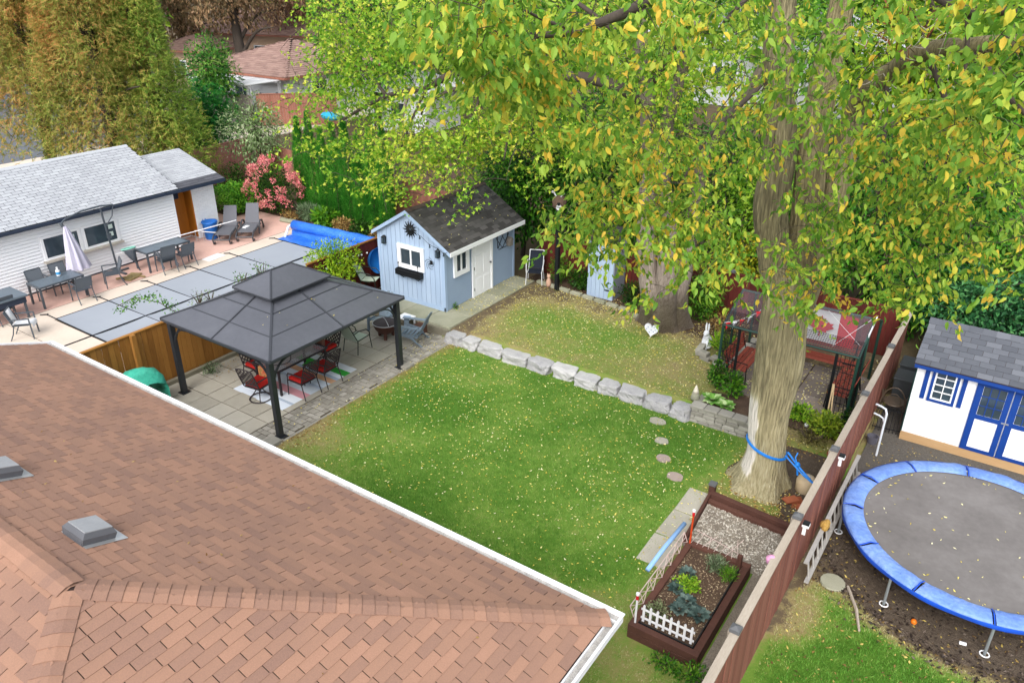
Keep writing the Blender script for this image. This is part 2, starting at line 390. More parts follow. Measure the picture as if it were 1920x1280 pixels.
# ---- patio: slabs and a border of small pavers
patio = struct('patio', MB().span(-17.4, -12.86, 4.0, 15.85, -.055, -.012), m_sand)
its = []
y = 4.2; r = 0
while y < 15.8:
    x = -17.3
    while x < -13.75:
        a, b = x, min(x + .62, -13.7); c0, c1 = y, min(y + .62, 15.8)
        its.append(place(((a + b) / 2, (c0 + c1) / 2, -.03 + random.uniform(-.004, .004)), b - a - .024, c1 - c0 - .024, .035, random.uniform(-.006, .006), random.uniform(-.006, .006)))
        x += .62
    y += .62; r += 1
lay(patio, 'slab', 'slab_field', chamfer(.012), its, m_slab, 150)
its = []; y = 4.2; r = 0
while y < 15.8:
    x = -13.68 - (.1 if r % 2 else 0); h = .15 if r % 3 else .2
    while x < -12.9:
        w = random.choice((.15, .2, .2, .25)); a, b = max(x, -13.69), min(x + w, -12.88); x += w
        if b - a < .06: continue
        its.append(place(((a + b) / 2, y + h / 2, -.03 + random.uniform(-.005, .005)), b - a - .018, h - .018, .034, random.uniform(-.015, .015), random.uniform(-.012, .012)))
    y += h; r += 1
lay(patio, 'paver', 'paver_field', chamfer(.07), its, m_paver, 300)
struct('patio_edging', MB().span(-12.875, -12.80, 4.0, 15.72, -.05, -.004), m_wall)

# ---- raised shed platform with its step of timber and block
plat = struct('shed_platform', MB().span(-17.2, -13.05, 15.93, 16.9, -.05, .262).span(-14.1, -13.02, 16.9, 20.5, .0, .262), m_mslab)
its = []
for x0, x1, y0, y1 in ((-17.2, -15.9, 15.95, 16.86), (-15.9, -15.0, 15.95, 16.86), (-15.0, -14.1, 15.95, 16.86), (-14.1, -13.06, 15.95, 16.9), (-14.1, -13.04, 16.9, 17.8), (-14.1, -13.04, 17.8, 18.7), (-14.1, -13.04, 18.7, 19.6), (-14.1, -13.04, 19.6, 20.5)):
    its.append(place(((x0 + x1) / 2, (y0 + y1) / 2, .262), x1 - x0 - .02, y1 - y0 - .02, .04, 0, random.uniform(-.008, .008)))
lay(plat, 'slab', 'slab_field', chamfer(.015), its, m_mslab)
m_timber = M('weathered_timber', ['#5a554a', '#7c7767', '#918b7a'], n1=(4, .5), n2=(40, .3), stretch=(1, .15, 1), rough=.9, bump=(50, .4))
o = MB(); its = []
for k in range(3):
    z = -.02 + k * .095; x = -17.2
    while x < -13.1:
        w = random.uniform(.8, 1.3); b = min(x + w, -13.06); its.append(place(((x + b) / 2, 15.905 - k * .008, z), b - x - .01, .07, .09)); x = b
lay(plat, 'timber', 'timber_field', chamfer(.06), its, m_timber)

# ---- boulders that hold the upper lawn
bx = [(-13.02, -12.42), (-12.40, -11.88), (-11.86, -11.08), (-11.05, -10.20), (-10.16, -9.45), (-9.42, -8.72), (-8.68, -8.02), (-7.99, -7.42), (-7.39, -6.72), (-6.69, -6.02), (-5.98, -5.48)]
nm = ['first boulder from the blue shed, rounded, at the patio corner', 'second boulder from the patio end, short with a flat top', 'third boulder from the patio end of the stone row', 'fourth boulder from the patio end, long with a chipped face', 'fifth boulder from the patio end of the stone row', 'sixth boulder, at the middle of the stone row, with a sloping face', 'fifth boulder from the block planter end of the stone row', 'fourth boulder from the block planter end, small', 'third boulder from the block planter end of the stone row', 'second boulder from the block planter end of the stone row', 'last boulder, butting against the block planter wall']
for i, (a, b) in enumerate(bx):
    rs = np.random.default_rng(100 + i); w = (b - a) * .97; dp = rs.uniform(.40, .50); h = rs.uniform(.31, .36)
    g = 9; V = []; F = []; N6 = []
    bmv = {}
    def vid(p):
        k = tuple(np.round(p, 5))
        if k not in bmv: bmv[k] = len(V); V.append(p)
        return bmv[k]
    lin = np.linspace(-1, 1, g)
    for ax in range(3):
        for sg in (-1, 1):
            for q in range(g - 1):
                for t in range(g - 1):
                    qs = []
                    for (m, n) in ((q, t), (q + 1, t), (q + 1, t + 1), (q, t + 1)):
                        p = np.zeros(3); p[ax] = sg; p[(ax + 1) % 3] = lin[m]; p[(ax + 2) % 3] = lin[n]; qs.append(vid(p))
                    F.append(qs if sg > 0 else qs[::-1])
    P = np.array(V); L4 = (np.abs(P) ** 6).sum(1) ** (1 / 6); P = P / L4[:, None]
    P[:, 0] *= 1 - .3 * rs.random() * (P[:, 2] > 0) * np.abs(P[:, 1]); P[:, 1] += .12 * rs.uniform(-1, 1) * P[:, 0]
    P[:, 2] += .10 * rs.uniform(-1, 1) * P[:, 0] * (P[:, 2] > 0); P[:, 1] *= 1 - .14 * (P[:, 2] + 1) / 2 * (P[:, 1] < 0)
    nz = vnoise(P * 1.6 + 20 + i * 3.1) - .5; nz2 = vnoise(P * 4.5 + 9 + i) - .5
    P = P * (1 + .34 * nz + .16 * nz2)[:, None]; rot = rs.uniform(-.14, .14); P[:, :2] = P[:, :2] @ np.array([[math.cos(rot), -math.sin(rot)], [math.sin(rot), math.cos(rot)]]); P[:, 2] = np.where(P[:, 2] > .6, .6 + .25 * (P[:, 2] - .6), P[:, 2])
    P = P * np.array([w / 2, dp / 2, h / 2 + .05]) + np.array([(a + b) / 2, 15.78 + rs.uniform(-.04, .05), h / 2 - .05])
    mb = MB(); mb.v = [tuple(p) for p in P]; mb.f = F; mb.m = [0] * len(F)
    solo('boulder', mb, m_stone, 'grey limestone ' + nm[i].replace(', ', ', ', 1), 'boulder', 'row of limestone boulders between the two lawns')

# ---- low block planter wall beside the elm
pw = thing('planter_wall', 'low grey block planter wall running from the last boulder to the elm', 'wall', (-4.5, 15.7, 0))
its = []
for k in range(4):
    x = -5.46 - (.1 if k % 2 else 0)
    while x < -3.55:
        w = random.choice((.2, .27, .3)); a, b = max(x, -5.46), min(x + w, -3.5); x += w
        if b - a > .05: its.append(place(((a + b) / 2, 15.72 + .02 * k, -.03 + k * .1), b - a - .012, .2, .09, random.uniform(-.02, .02)))
    for j in range(3):
        its.append(place((-5.42 + .004 * k, 15.95 + .25 * j - .1 * (k % 2), -.03 + k * .1), .2, .24, .09))
x = -5.5
while x < -3.6:
    its.append(place((x + .17, 15.78, .37), .33, .28, .06, random.uniform(-.03, .03))); x += .345
lay(pw, 'block', 'block_field', chamfer(.06), its, m_wall)
bed = MB(); xs = np.linspace(-5.35, -2.2, 22); ys = np.linspace(15.85, 17.2, 10)
struct('planter_soil', MB().span(-5.34, -3.55, 15.86, 16.75, .1, .34), m_soil)

# ---- stepping stones, slab path, garden beds ground
for i, (sx, sy, rr, lb) in enumerate(((-6.07, 15.15, .2, 'flat grey stepping stone nearest the boulders'), (-5.64, 14.42, .17, 'second stepping stone from the boulders, cracked'), (-5.31, 13.79, .17, 'third stepping stone from the boulders, pinkish'), (-4.82, 13.31, .19, 'stepping stone nearest the elm and the slab path'))):
    rs = np.random.default_rng(i + 5); n = 11
    pts = [(sx + rr * rs.uniform(.85, 1.15) * math.cos(2 * PI * k / n), sy + .8 * rr * rs.uniform(.85, 1.15) * math.sin(2 * PI * k / n), -.02) for k in range(n)]
    solo('stepping_stone', MB().prism(pts, (0, 0, .05)), m_slab if i < 2 else M('pink_stone%d' % i, ['#8f807a', '#a8978f'], n1=(9, .5), rough=.9), lb, 'stepping stone', 'stepping stones across the lawn')
sp = struct('slab_path', MB().span(-4.42, -3.82, 10.4, 13.05, -.05, -.015), m_sand)
its = [place((-4.11, c, -.02), .56, 1.0 if False else .84, .045, random.uniform(-.03, .03), .008 * random.uniform(-1, 1)) for c in (10.98, 11.85, 12.72)]
lay(sp, 'slab', 'slab_field', chamfer(.012), its, m_slab)
struct('elm_bed', MB().add([(-3.9, 12.95, .012), (-1.9, 12.95, .012), (-1.9, 14.9, .03), (-1.9, 15.6, .2), (-3.4, 15.6, .2), (-4.0, 14.3, .03)], [(0, 1, 2, 3, 4, 5)]), m_mulch)
struct('planting_bed', MB().add([(-5.0, 16.2, .318), (-1.9, 16.2, .318), (-1.9, 17.1, .335), (-5.0, 17.2, .335)], [(0, 1, 2, 3)]), m_soil)
struct('back_border', MB().add([(-12.9, 20.45, .325), (-9.1, 20.0, .325), (-6.9, 19.6, .325), (-5.4, 18.5, .325), (-5.4, 21.2, .33), (-13.3, 21.2, .33), (-13.3, 20.5, .325)], [(0, 1, 2, 3, 4, 5, 6)]), m_soil)
its = []
for (xa, ya), (xb, yb) in (((-12.9, 20.4), (-9.2, 19.95)), ((-9.0, 19.75), (-8.7, 19.7))):
    n = max(1, int((xb - xa) / .42)); an = math.atan2(yb - ya, xb - xa)
    for k in range(n): its.append(place((xa + (xb - xa) * (k + .5) / n, ya + (yb - ya) * (k + .5) / n, .29), .40, .12, .12, an + random.uniform(-.05, .05)))
be = thing('border_edging', 'mossy grey block edging along the back flower border', 'edging', (-11, 20.2, .3))
lay(be, 'block', 'block_field', chamfer(.08), its, m_mslab)
m_grav = M('pale_gravel', ['#5f564c', '#8d8376', '#b3aa9d'], n1=(3, .4), n2=(45, .6), rough=.95, bump=(60, .9, .03))
struct('gravel_bed', MB().add([(-3.82, 11.42, .014), (-2.02, 11.42, .014), (-2.02, 8.0, .014), (-2.45, 8.0, .014), (-2.45, 11.0, .014), (-2.45, 11.36, .014), (-3.82, 11.36, .012)], [(0, 1, 2, 3, 4, 5, 6)]).add([(-3.86, 11.42, .016), (-1.95, 11.42, .016), (-1.95, 12.85, .016), (-3.9, 12.85, .016)], [(0, 1, 2, 3)]), m_grav)
struct('mulch_ring', MB().lathe([(.01, .03), (2.2, .026), (2.5, .012), (2.6, -.02)], 40, (.75, 13.87, 0), 0, False), m_mulch)
struct('shed_gravel', MB().add([(-1.7, 15.6, .022), (4, 15.6, .022), (4, 20.6, .022), (-1.7, 20.6, .022)], [(0, 1, 2, 3)]), M('gravel_ground', ['#393632', '#5c5852', '#7c7872'], n1=(30, .5), n2=(90, .5), rough=.95, bump=(80, .9, .02)))
its = []
for j, yy in enumerate((17.42, 18.3, 19.18)):
    for xx in (-4.9, -4.05, -3.2, -2.45):
        its.append(place((xx, yy, .318), .82 if xx < -3 else .64, .85, .04, random.uniform(-.01, .01), random.uniform(-.01, .01)))
ap = struct('arbour_patio', MB().span(-5.35, -2.1, 17.0, 19.65, .2, .322), m_soil)
lay(ap, 'slab', 'slab_field', chamfer(.012), its, M('brown_slab', ['#655c54', '#7d736a', '#8b8178'], piece=.5, n1=(4, .3), n2=(60, .25), rough=.9, bump=(80, .25)))

# ---- pool yard
struct('pool_terrace', MB().span(-32, -24.68, 2, 19.9, -.08, -.004).span(-32, -24.3, 19.9, 21.2, -.08, -.006), m_pink)
pd = struct('pool_deck', MB().span(-24.675, -17.45, 2, 10.0, -.08, .0).span(-24.675, -23.82, 10.0, 20.3, -.08, .0).span(-19.0, -17.45, 10.0, 20.3, -.08, .0).span(-23.82, -19, 19.5, 20.3, -.08, .0), m_deck)
struct('deck_joints', MB().span(-24.685, -24.668, 2, 20.3, -.05, .004).span(-24.66, -17.5, 9.0, 9.012, -.05, .004).span(-24.66, -23.9, 14.6, 14.61, -.05, .004), m_sand)
struct('water', MB().span(-23.815, -19.0, 10.0, 19.5, -1.2, -.1), M('pool_water', ['#2f6f8f'], rough=.05))
struct('side_garden', MB().span(-32.5, -17.5, 21.1, 40, -.08, .03).span(-34, -28, 19.9, 40, -.08, .02), m_soil)
struct('road', MB().span(-75, -46, -20, 60, -.07, -.02), m_asph)
struct('driveway', MB().span(-46, -40, -10, 60, -.07, -.015), m_deck)
# ================================================================== the house in front
m_shin = M('brown_shingle', ['#775d53', '#886a5b', '#94725f', '#a27c69'], piece=.5, n1=(.7, .3), n2=(70, .42), rough=.92, bump=(260, .5, .004))
m_felt = M('roof_felt', ['#2c211e', '#382b27'], n1=(10, .4), rough=.95)
m_white = M('white_paint', ['#c9cbcf', '#dfe0e2', '#e8e8e8'], n1=(1.5, .3), n2=(25, .15), rough=.5)
m_debris = M('gutter_debris', ['#6f6d6b', '#a3a09c', '#c6c3bf'], n1=(12, .5), n2=(50, .5), rough=.9, bump=(60, .6))
m_brick = M('house_brick', ['#6b4438', '#82574a'], n1=(8, .4), rough=.9)
hz0, hs = 2.7, .363
HX, HY = -3.013, 6.57; APX, APY, APZ = HX - 4.13, HY - 4.13, 2.7 + .363 * 4.13; HL = -16.33; HFY = HY - 8.26
house = thing('house', 'brown shingled house roof in the foreground with white gutters', 'house', (-9.6, 2.4, 0))
obj('wall', MB().span(HL + .5, HX - .45, HFY + .45, HY - .45, -.05, 2.62), m_brick, house)
rb = MB()
e = -.012
rb.add([(HL, HY, hz0 + e), (HX, HY, hz0 + e), (APX, APY, APZ + e), (HL, APY, APZ + e)], [(0, 1, 2, 3)])
rb.add([(HX, HY, hz0 + e), (HX, HFY, hz0 + e), (APX, APY, APZ + e)], [(0, 1, 2)])
rb.add([(HX, HFY, hz0 + e), (HL, HFY, hz0 + e), (HL, APY, APZ + e), (APX, APY, APZ + e)], [(0, 1, 2, 3)])
rb.add([(HL, HFY, hz0 + e), (HL, HY, hz0 + e), (HL, APY, APZ + e)], [(0, 1, 2)])
rb.add([(HL, HY, hz0 - .1), (HX, HY, hz0 - .1), (HX, HFY, hz0 - .1), (HL, HFY, hz0 - .1)], [(0, 1, 2, 3)])
roof = obj('roof', rb, m_felt, house)
sl_ = 4.13 * math.hypot(1, hs); cs = 1 / math.hypot(1, hs)
# shingles of the three slopes, the largest in view first
class Bag(list): pass
bag = []
def collect(O, U, V, rng_u, length, tab=.333, expo=.127, th=.009):
    O, U, V = Vector(O), Vector(U).normalized(), Vector(V).normalized(); N = U.cross(V); hand = N.z > 0
    if not hand: N = -N
    c = 0; v = 0.0
    while v < length - .02:
        u0, u1 = rng_u(v + expo * .5); off = random.uniform(-.02, .02) + (c % 2) * tab / 2 + (c % 6) * .028; k = math.floor((u0 - off) / tab)
        while k * tab + off < u1:
            a, b = max(u0, k * tab + off), min(u1, (k + 1) * tab + off - .011); k += 1
            if b - a < .04: continue
            p = O + U * a + V * (v + random.uniform(-.003, .003)); h = min(expo * 1.12, length - v)
            if hand: bag.append(frame4(p, U * (b - a), V * h, N * th))
            else: bag.append(frame4(p + U * (b - a), -U * (b - a), V * h, N * th))
        v += expo; c += 1
collect((HL, HY, hz0), (1, 0, 0), (0, -1, hs), lambda v: (.02, 13.317 - v * cs), sl_)
collect((HX, HY, hz0), (0, -1, 0), (-1, 0, hs), lambda v: (v * cs, 8.26 - v * cs), sl_)
collect((HX, HFY, hz0), (-1, 0, 0), (0, 1, hs), lambda v: (v * cs, 13.317), sl_)
lay(roof, 'shingle', 'shingle_courses', SH, bag, m_shin, 260)
# cap shingles along hips and ridge: folded plates
def caps(p0, p1, nl, nr, step=.145, w=.15, lift=.006):
    p0, p1 = Vector(p0), Vector(p1); d = (p1 - p0); n = int(d.length / step); d.normalize(); out = []
    for k in range(n):
        p = p0 + d * (k * step); t1, t2 = .018 + lift, .005 + lift
        nl_, nr_ = Vector(nl), Vector(nr); up = (nl_ + nr_).normalized()
        L_ = d.cross(nl_).normalized(); L_ = L_ if L_.dot(nl_ - nr_) > 0 else -L_
        R_ = d.cross(nr_).normalized(); R_ = R_ if R_.dot(nr_ - nl_) > 0 else -R_
        q = p + d * step * 1.25; mb = MB(); j = random.uniform(-.006, .006)
        top = []
        for P_, t in ((p, t1), (q, t2)):
            top += [P_ + L_ * (w + j) + nl_ * t, P_ + L_ * .035 + nl_ * (t + .001), P_ + R_ * .035 + nr_ * (t + .001), P_ + R_ * (w + j) + nr_ * t]
        bot = [v - up * .014 for v in top[:4]]
        mb.add(top + bot, [(0, 4, 5, 1), (1, 5, 6, 2), (2, 6, 7, 3), (8, 0, 1, 9), (9, 1, 2, 10), (10, 2, 3, 11), (8, 4, 0), (11, 3, 7)])
        out.append(mb)
    return out
nB = Vector((0, hs, 1)).normalized(); nR = Vector((hs, 0, 1)).normalized(); nF = Vector((0, -hs, 1)).normalized()
A_ = (APX, APY, APZ)
for mb in caps((HX, HY, hz0), A_, nB, nR) + caps((HX, HFY, hz0), A_, nF, nR)[-14:] + caps((-14.0, APY, APZ), (APX + .02, APY, APZ + .004), nB, nF, lift=.018)[-24:]:
    obj('cap_shingle', mb, m_shin, roof)
# gutters: trough with a folded lip, full of dry debris
gb = MB(); gd = MB()
gb.span(HL - .02, HX + .135, HY + .115, HY + .135, 2.57, 2.70).span(HL - .02, HX + .135, HY + .0, HY + .02, 2.57, 2.665).span(HL - .02, HX + .135, HY + .02, HY + .115, 2.57, 2.58)
gb.span(HL - .02, HX + .150, HY + .1365, HY + .150, 2.685, 2.705)
gd.span(HL, HX + .1, HY + .021, HY + .114, 2.581, 2.645)
obj('gutter', gb, m_white, house); obj('debris', gd, m_debris, house)
gb = MB(); gd = MB()
gb.span(HX + .115, HX + .134, HFY, HY + .114, 2.572, 2.699).span(HX, HX + .02, HFY, HY - .001, 2.572, 2.664).span(HX + .02, HX + .115, HFY, HY + .02, 2.572, 2.581).span(HX + .1355, HX + .149, HFY, HY + .13, 2.686, 2.704)
gd.span(HX + .021, HX + .114, HFY, HY + .02, 2.582, 2.635)
obj('gutter', gb, m_white, house); obj('debris', gd, m_debris, house)
gb = MB().span(HL - .035, HL - .001, HFY, HY + .13, 2.56, 2.712)
def rake(y0, z0, y1, z1): return [(HL - .03, y0, z0 - .12), (HL - .03, y0, z0 + .02), (HL - .03, y1, z1 + .02), (HL - .03, y1, z1 - .12)]
gb.prism(rake(HY + .05, hz0, APY, APZ), (.06, 0, 0)).prism(rake(APY, APZ, HFY, hz0), (.06, 0, 0))
obj('rake_board', gb, m_white, house)
m_vent = M('vent_metal', ['#4b4c50', '#5d5e63'], n1=(6, .4), rough=.6, spec=.4)
m_ventt = M('vent_top', ['#86888b', '#a0a2a5'], n1=(5, .4), n2=(40, .2), rough=.6)
m_alu = M('aluminium', ['#a9abad', '#c2c4c6'], n1=(7, .4), rough=.35, metal=.6)
def roof_vent(cx, cy):
    zc = 2.7 + hs * (HY - cy); b = thing_part = None
    T = Matrix.Translation((cx, cy, zc)) @ Matrix.Rotation(-math.atan(hs), 4, 'X')
    mb = MB()
    w, d, h = .21, .19, .15
    lo = [(-w, -d, .0), (w, -d, .0), (w, d, .0), (-w, d, .0)]; mid = [(-w * 1.06, -d * 1.06, h * .62), (w * 1.06, -d * 1.06, h * .62), (w * 1.06, d * 1.06, h * .62), (-w * 1.06, d * 1.06, h * .62)]
    tp = [(-w * .86, -d * .86, h), (w * .86, -d * .86, h), (w * .86, d * .86, h), (-w * .86, d * .86, h)]
    mb.add(lo + mid + tp, [(i, (i + 1) % 4, 4 + (i + 1) % 4, 4 + i) for i in range(4)] + [(4 + i, 4 + (i + 1) % 4, 8 + (i + 1) % 4, 8 + i) for i in range(4)])
    v = obj('roof_vent', mb.xf(T), m_vent, house)
    obj('top_cap', MB().box(0, 0, h + .004, w * 1.70, d * 1.70, .012).xf(T), m_ventt, v)
    obj('flashing', MB().box(.02, .06, .014, .52, .50, .004).xf(T), m_alu, v)
    lv = MB()
    for k in range(4): lv.box(0, -d * 1.02, .02 + k * .02, w * 1.9, .012, .006)
    obj('louvre', lv.xf(T), m_vent, v)
roof_vent(-8.05, 3.10); roof_vent(-10.2, 3.10)
# ================================================================== gazebo and what stands under it
m_gaz = M('gazebo_metal', ['#42444a', '#505259', '#5f6168'], n1=(.8, .5), n2=(9, .25), rough=.42, spec=.5)
m_gazf = M('gazebo_frame', ['#1d2024', '#282b30'], n1=(4, .3), rough=.45, spec=.5)
m_rib = M('gazebo_rib', ['#33353a', '#41444a'], n1=(4, .3), rough=.4)
gz = thing('gazebo', 'dark grey metal hardtop gazebo with a two tier roof on the patio', 'gazebo', (-14.85, 11.7, 0))
gx0, gx1, gy0, gy1, ge = -16.93, -12.90, 9.49, 13.92, 2.02
for (px, py) in ((-16.65, 9.56), (-13.02, 9.56), (-13.02, 13.72), (-16.65, 13.72)):
    p = obj('post', MB().span(px - .065, px + .065, py - .065, py + .065, .0, 1.98), m_gazf, gz, bevel=.006)
    obj('base_plate', MB().span(px - .12, px + .12, py - .12, py + .12, .0, .015), m_gazf, p)
    sx = 1 if px < -15 else -1; sy = 1 if py < 11 else -1
    br = MB()
    for ax in (0, 1):
        pts = []
        for k in range(7):
            t = k / 6 * PI / 2; q = .55 * (1 - math.cos(t)); zz = 1.35 + .55 * math.sin(t)
            pts.append((px + (sx * (.05 + q) if ax == 0 else 0), py + (sy * (.05 + q) if ax else 0), zz))
        for a, b in zip(pts, pts[1:]): br.bar(a, b, .03, .05, 0, (0, 1, 0) if ax == 0 else (1, 0, 0))
    obj('corner_brace', br, m_gazf, p)
fr = MB()
for a, b in (((gx0 + .28, gy0 + .08), (gx1 - .1, gy0 + .08)), ((gx0 + .28, gy1 - .2), (gx1 - .1, gy1 - .2)), ((gx0 + .28, gy0 + .08), (gx0 + .28, gy1 - .2)), ((gx1 - .12, gy0 + .08), (gx1 - .12, gy1 - .2))):
    fr.bar((*a, 1.94), (*b, 1.94), .06, .10)
obj('beam', fr, m_gazf, gz)
cx_, cy_ = (gx0 + gx1) / 2, (gy0 + gy1) / 2
tx0, tx1, ty0, ty1, tz = -15.62, -14.22, 10.75, 12.66, 2.74
ix0, ix1, iy0, iy1, iz = -15.40, -14.44, 10.97, 12.44, 2.66
lo = [(gx0, gy0), (gx1, gy0), (gx1, gy1), (gx0, gy1)]; up = [(ix0, iy0), (ix1, iy0), (ix1, iy1), (ix0, iy1)]
def lerp(a, b, t): return tuple(p + (q - p) * t for p, q in zip(a, b))
for i in range(4):
    j = (i + 1) % 4; A, B = (*lo[i], ge), (*lo[j], ge); C, D = (*up[j], iz), (*up[i], iz)
    # each slope: three rows of panels, split at the middle rib
    cuts = (0, .36, .72, 1.0)
    for r in range(3):
        t0, t1 = cuts[r], cuts[r + 1]
        for s0, s1 in ((0, .5), (.5, 1)):
            q = [lerp(lerp(A, B, s), lerp(D, C, s), t) for s, t in ((s0, t0), (s1, t0), (s1, t1), (s0, t1))]
            n = (Vector(q[1]) - Vector(q[0])).cross(Vector(q[3]) - Vector(q[0])).normalized(); lift = n * (-.004 - .008 * r)
            q = [tuple(Vector(p) - lift * 0 + n * (.006 * (2 - r) - .006)) for p in q]
            obj('roof_panel', MB().plate(*q, .008), m_gaz, gz)
    n = (Vector(B) - Vector(A)).cross(Vector(D) - Vector(A)).normalized()
    o = n * .022; rb = MB()
    rb.bar(Vector(lerp(A, B, .5)) + o, Vector(lerp(D, C, .5)) + o, .035, .022, 0, n)
    obj('roof_rib', rb, m_rib, gz)
    for t in (.36, .72):
        obj('seam', MB().bar(Vector(lerp(A, D, t)) + n * .016, Vector(lerp(B, C, t)) + n * .016, .022, .016, 0, n), m_rib, gz)
    obj('hip_rib', MB().bar(Vector(A) + Vector((0, 0, .02)), Vector(D) + Vector((0, 0, .02)), .05, .03), m_rib, gz)
    obj('eave_rail', MB().bar(Vector(A) - Vector((0, 0, .025)), Vector(B) - Vector((0, 0, .025)), .03, .05), m_rib, gz)
# upper tier: hipped with a short ridge
rz_, ry0, ry1, rx = 3.12, 11.40, 12.02, -14.92
T4 = [(tx0, ty0, tz), (tx1, ty0, tz), (tx1, ty1, tz), (tx0, ty1, tz)]; R1, R2 = (rx, ry0, rz_), (rx, ry1, rz_)
for q in ((T4[0], T4[1], R1), (T4[2], T4[3], R2)):
    n = (Vector(q[1]) - Vector(q[0])).cross(Vector(q[2]) - Vector(q[0])).normalized(); obj('tier_panel', MB().prism(q, n * .01), m_gaz, gz)
for q in ((T4[1], T4[2], R2, R1), (T4[3], T4[0], R1, R2)):
    n = (Vector(q[1]) - Vector(q[0])).cross(Vector(q[2]) - Vector(q[0])).normalized(); obj('tier_panel', MB().prism(q, n * .01), m_gaz, gz)
for a, b in ((T4[0], R1), (T4[1], R1), (T4[2], R2), (T4[3], R2), (R1, R2)):
    obj('hip_rib', MB().bar(Vector(a) + Vector((0, 0, .018)), Vector(b) + Vector((0, 0, .018)), .04, .026), m_rib, gz)
for i in range(4): obj('eave_rail', MB().bar(Vector(T4[i]) - Vector((0, 0, .014)), Vector(T4[(i + 1) % 4]) - Vector((0, 0, .014)), .03, .035), m_rib, gz)
vn = MB()
for i in range(4):
    a, b = up[i], up[(i + 1) % 4]; vn.plate((*a, iz - .02), (*b, iz - .02), (*b, tz + .04), (*a, tz + .04), .004)
obj('vent_screen', vn, m_gazf, gz)
solo('kerb_block', MB().span(-13.10, -12.78, 9.02, 9.42, -.02, .09), m_wall, 'rough concrete block on the patio edge beside the front gazebo post', 'block', bevel=.01)
solo('kerb_block', MB().span(-12.98, -12.76, 13.66, 14.0, -.02, .07), m_wall, 'small concrete block under the right gazebo post at the lawn', 'block', bevel=.01)

# ---- striped rug
stripes = [(10.36, 10.66, '#d2dbe6'), (10.66, 10.74, '#a9b8ca'), (10.74, 11.02, '#dde4ec'), (11.02, 11.28, '#c08a92'), (11.28, 11.62, '#b9c2cb'), (11.62, 11.72, '#a9b7c8'), (11.72, 11.98, '#d5dfea'), (11.98, 12.18, '#d8ab86'), (12.18, 12.30, '#a8bacd'), (12.30, 12.46, '#dce5ee'), (12.46, 12.70, '#35a03a'), (12.70, 12.95, '#d3d9e0')]
rug = thing('rug', 'striped outdoor rug in white, pink, green and orange under the dining set', 'rug', (-14.85, 11.65, .01))
for a, b, c in stripes:
    mb = MB(); n = 8
    xs = np.linspace(-15.76, -13.88, n + 1)
    vs = [(x, y, .012 + .004 * math.sin(3 * x + 7 * yy)) for yy, y in ((0, a), (1, b)) for x in xs]
    mb.add(vs, [(i, i + 1, n + 2 + i, n + 1 + i) for i in range(n)])
    obj('stripe', mb, M('rug_stripe', [c], n1=(30, .2), rough=.9) if False else M('rug_' + c[1:], [c, c], rough=.9, bump=(200, .2)), rug)

# ---- dining table with a pierced steel top
m_iron = M('dark_iron', ['#262023', '#352d30'], n1=(9, .4), rough=.5, spec=.4)
m_red = M('red_cushion', ['#8c1210', '#b0201a', '#c0281f'], n1=(7, .4), n2=(60, .15), rough=.85, bump=(20, .4, .02))
m_flow = M('floral_cushion', ['#8f1a16', '#b0342a', '#cf8a5e', '#6b7a3a', '#d9c6a0'], n1=(16, .8), rough=.85)
tb = thing('dining_table', 'dark pierced steel dining table under the gazebo roof', 'table', (-14.88, 11.6, 0))
tp = MB(); x0, x1, y0, y1, z = -15.35, -14.40, 10.78, 12.44, .72
for a, b in (((x0, y0), (x1, y0)), ((x1, y0), (x1, y1)), ((x1, y1), (x0, y1)), ((x0, y1), (x0, y0))): tp.bar((*a, z), (*b, z), .05, .035)
ft = obj('frame', tp, m_iron, tb, bevel=.004)
ms = MB()
for k in range(1, 26): yy = y0 + (y1 - y0) * k / 26; ms.bar((x0, yy, z), (x1, yy, z), .022, .006)
for k in range(1, 15): xx = x0 + (x1 - x0) * k / 15; ms.bar((xx, y0, z + .007), (xx, y1, z + .007), .022, .006)
obj('mesh_top', ms, M('pierced_steel', ['#857e80', '#989194'], n1=(9, .3), rough=.35, spec=.5), tb)
cu = MB()
pts = [(x0 + .47 + .3 * math.sin(t) * (1 if True else 0), y0 + .1 + (y1 - y0 - .2) * k / 16, z + .012) for k, t in ((k, 2 * PI * k / 16) for k in range(17))]
cu.tube(pts, .012, 5); obj('scroll', cu, m_iron, tb)
for px, py in ((x0 + .05, y0 + .05), (x1 - .04, y0 + .05), (x1 - .04, y1 - .05), (x0 + .05, y1 - .05)):
    obj('leg', MB().span(px - .025, px + .025, py - .025, py + .025, .01, .70), m_iron, tb)

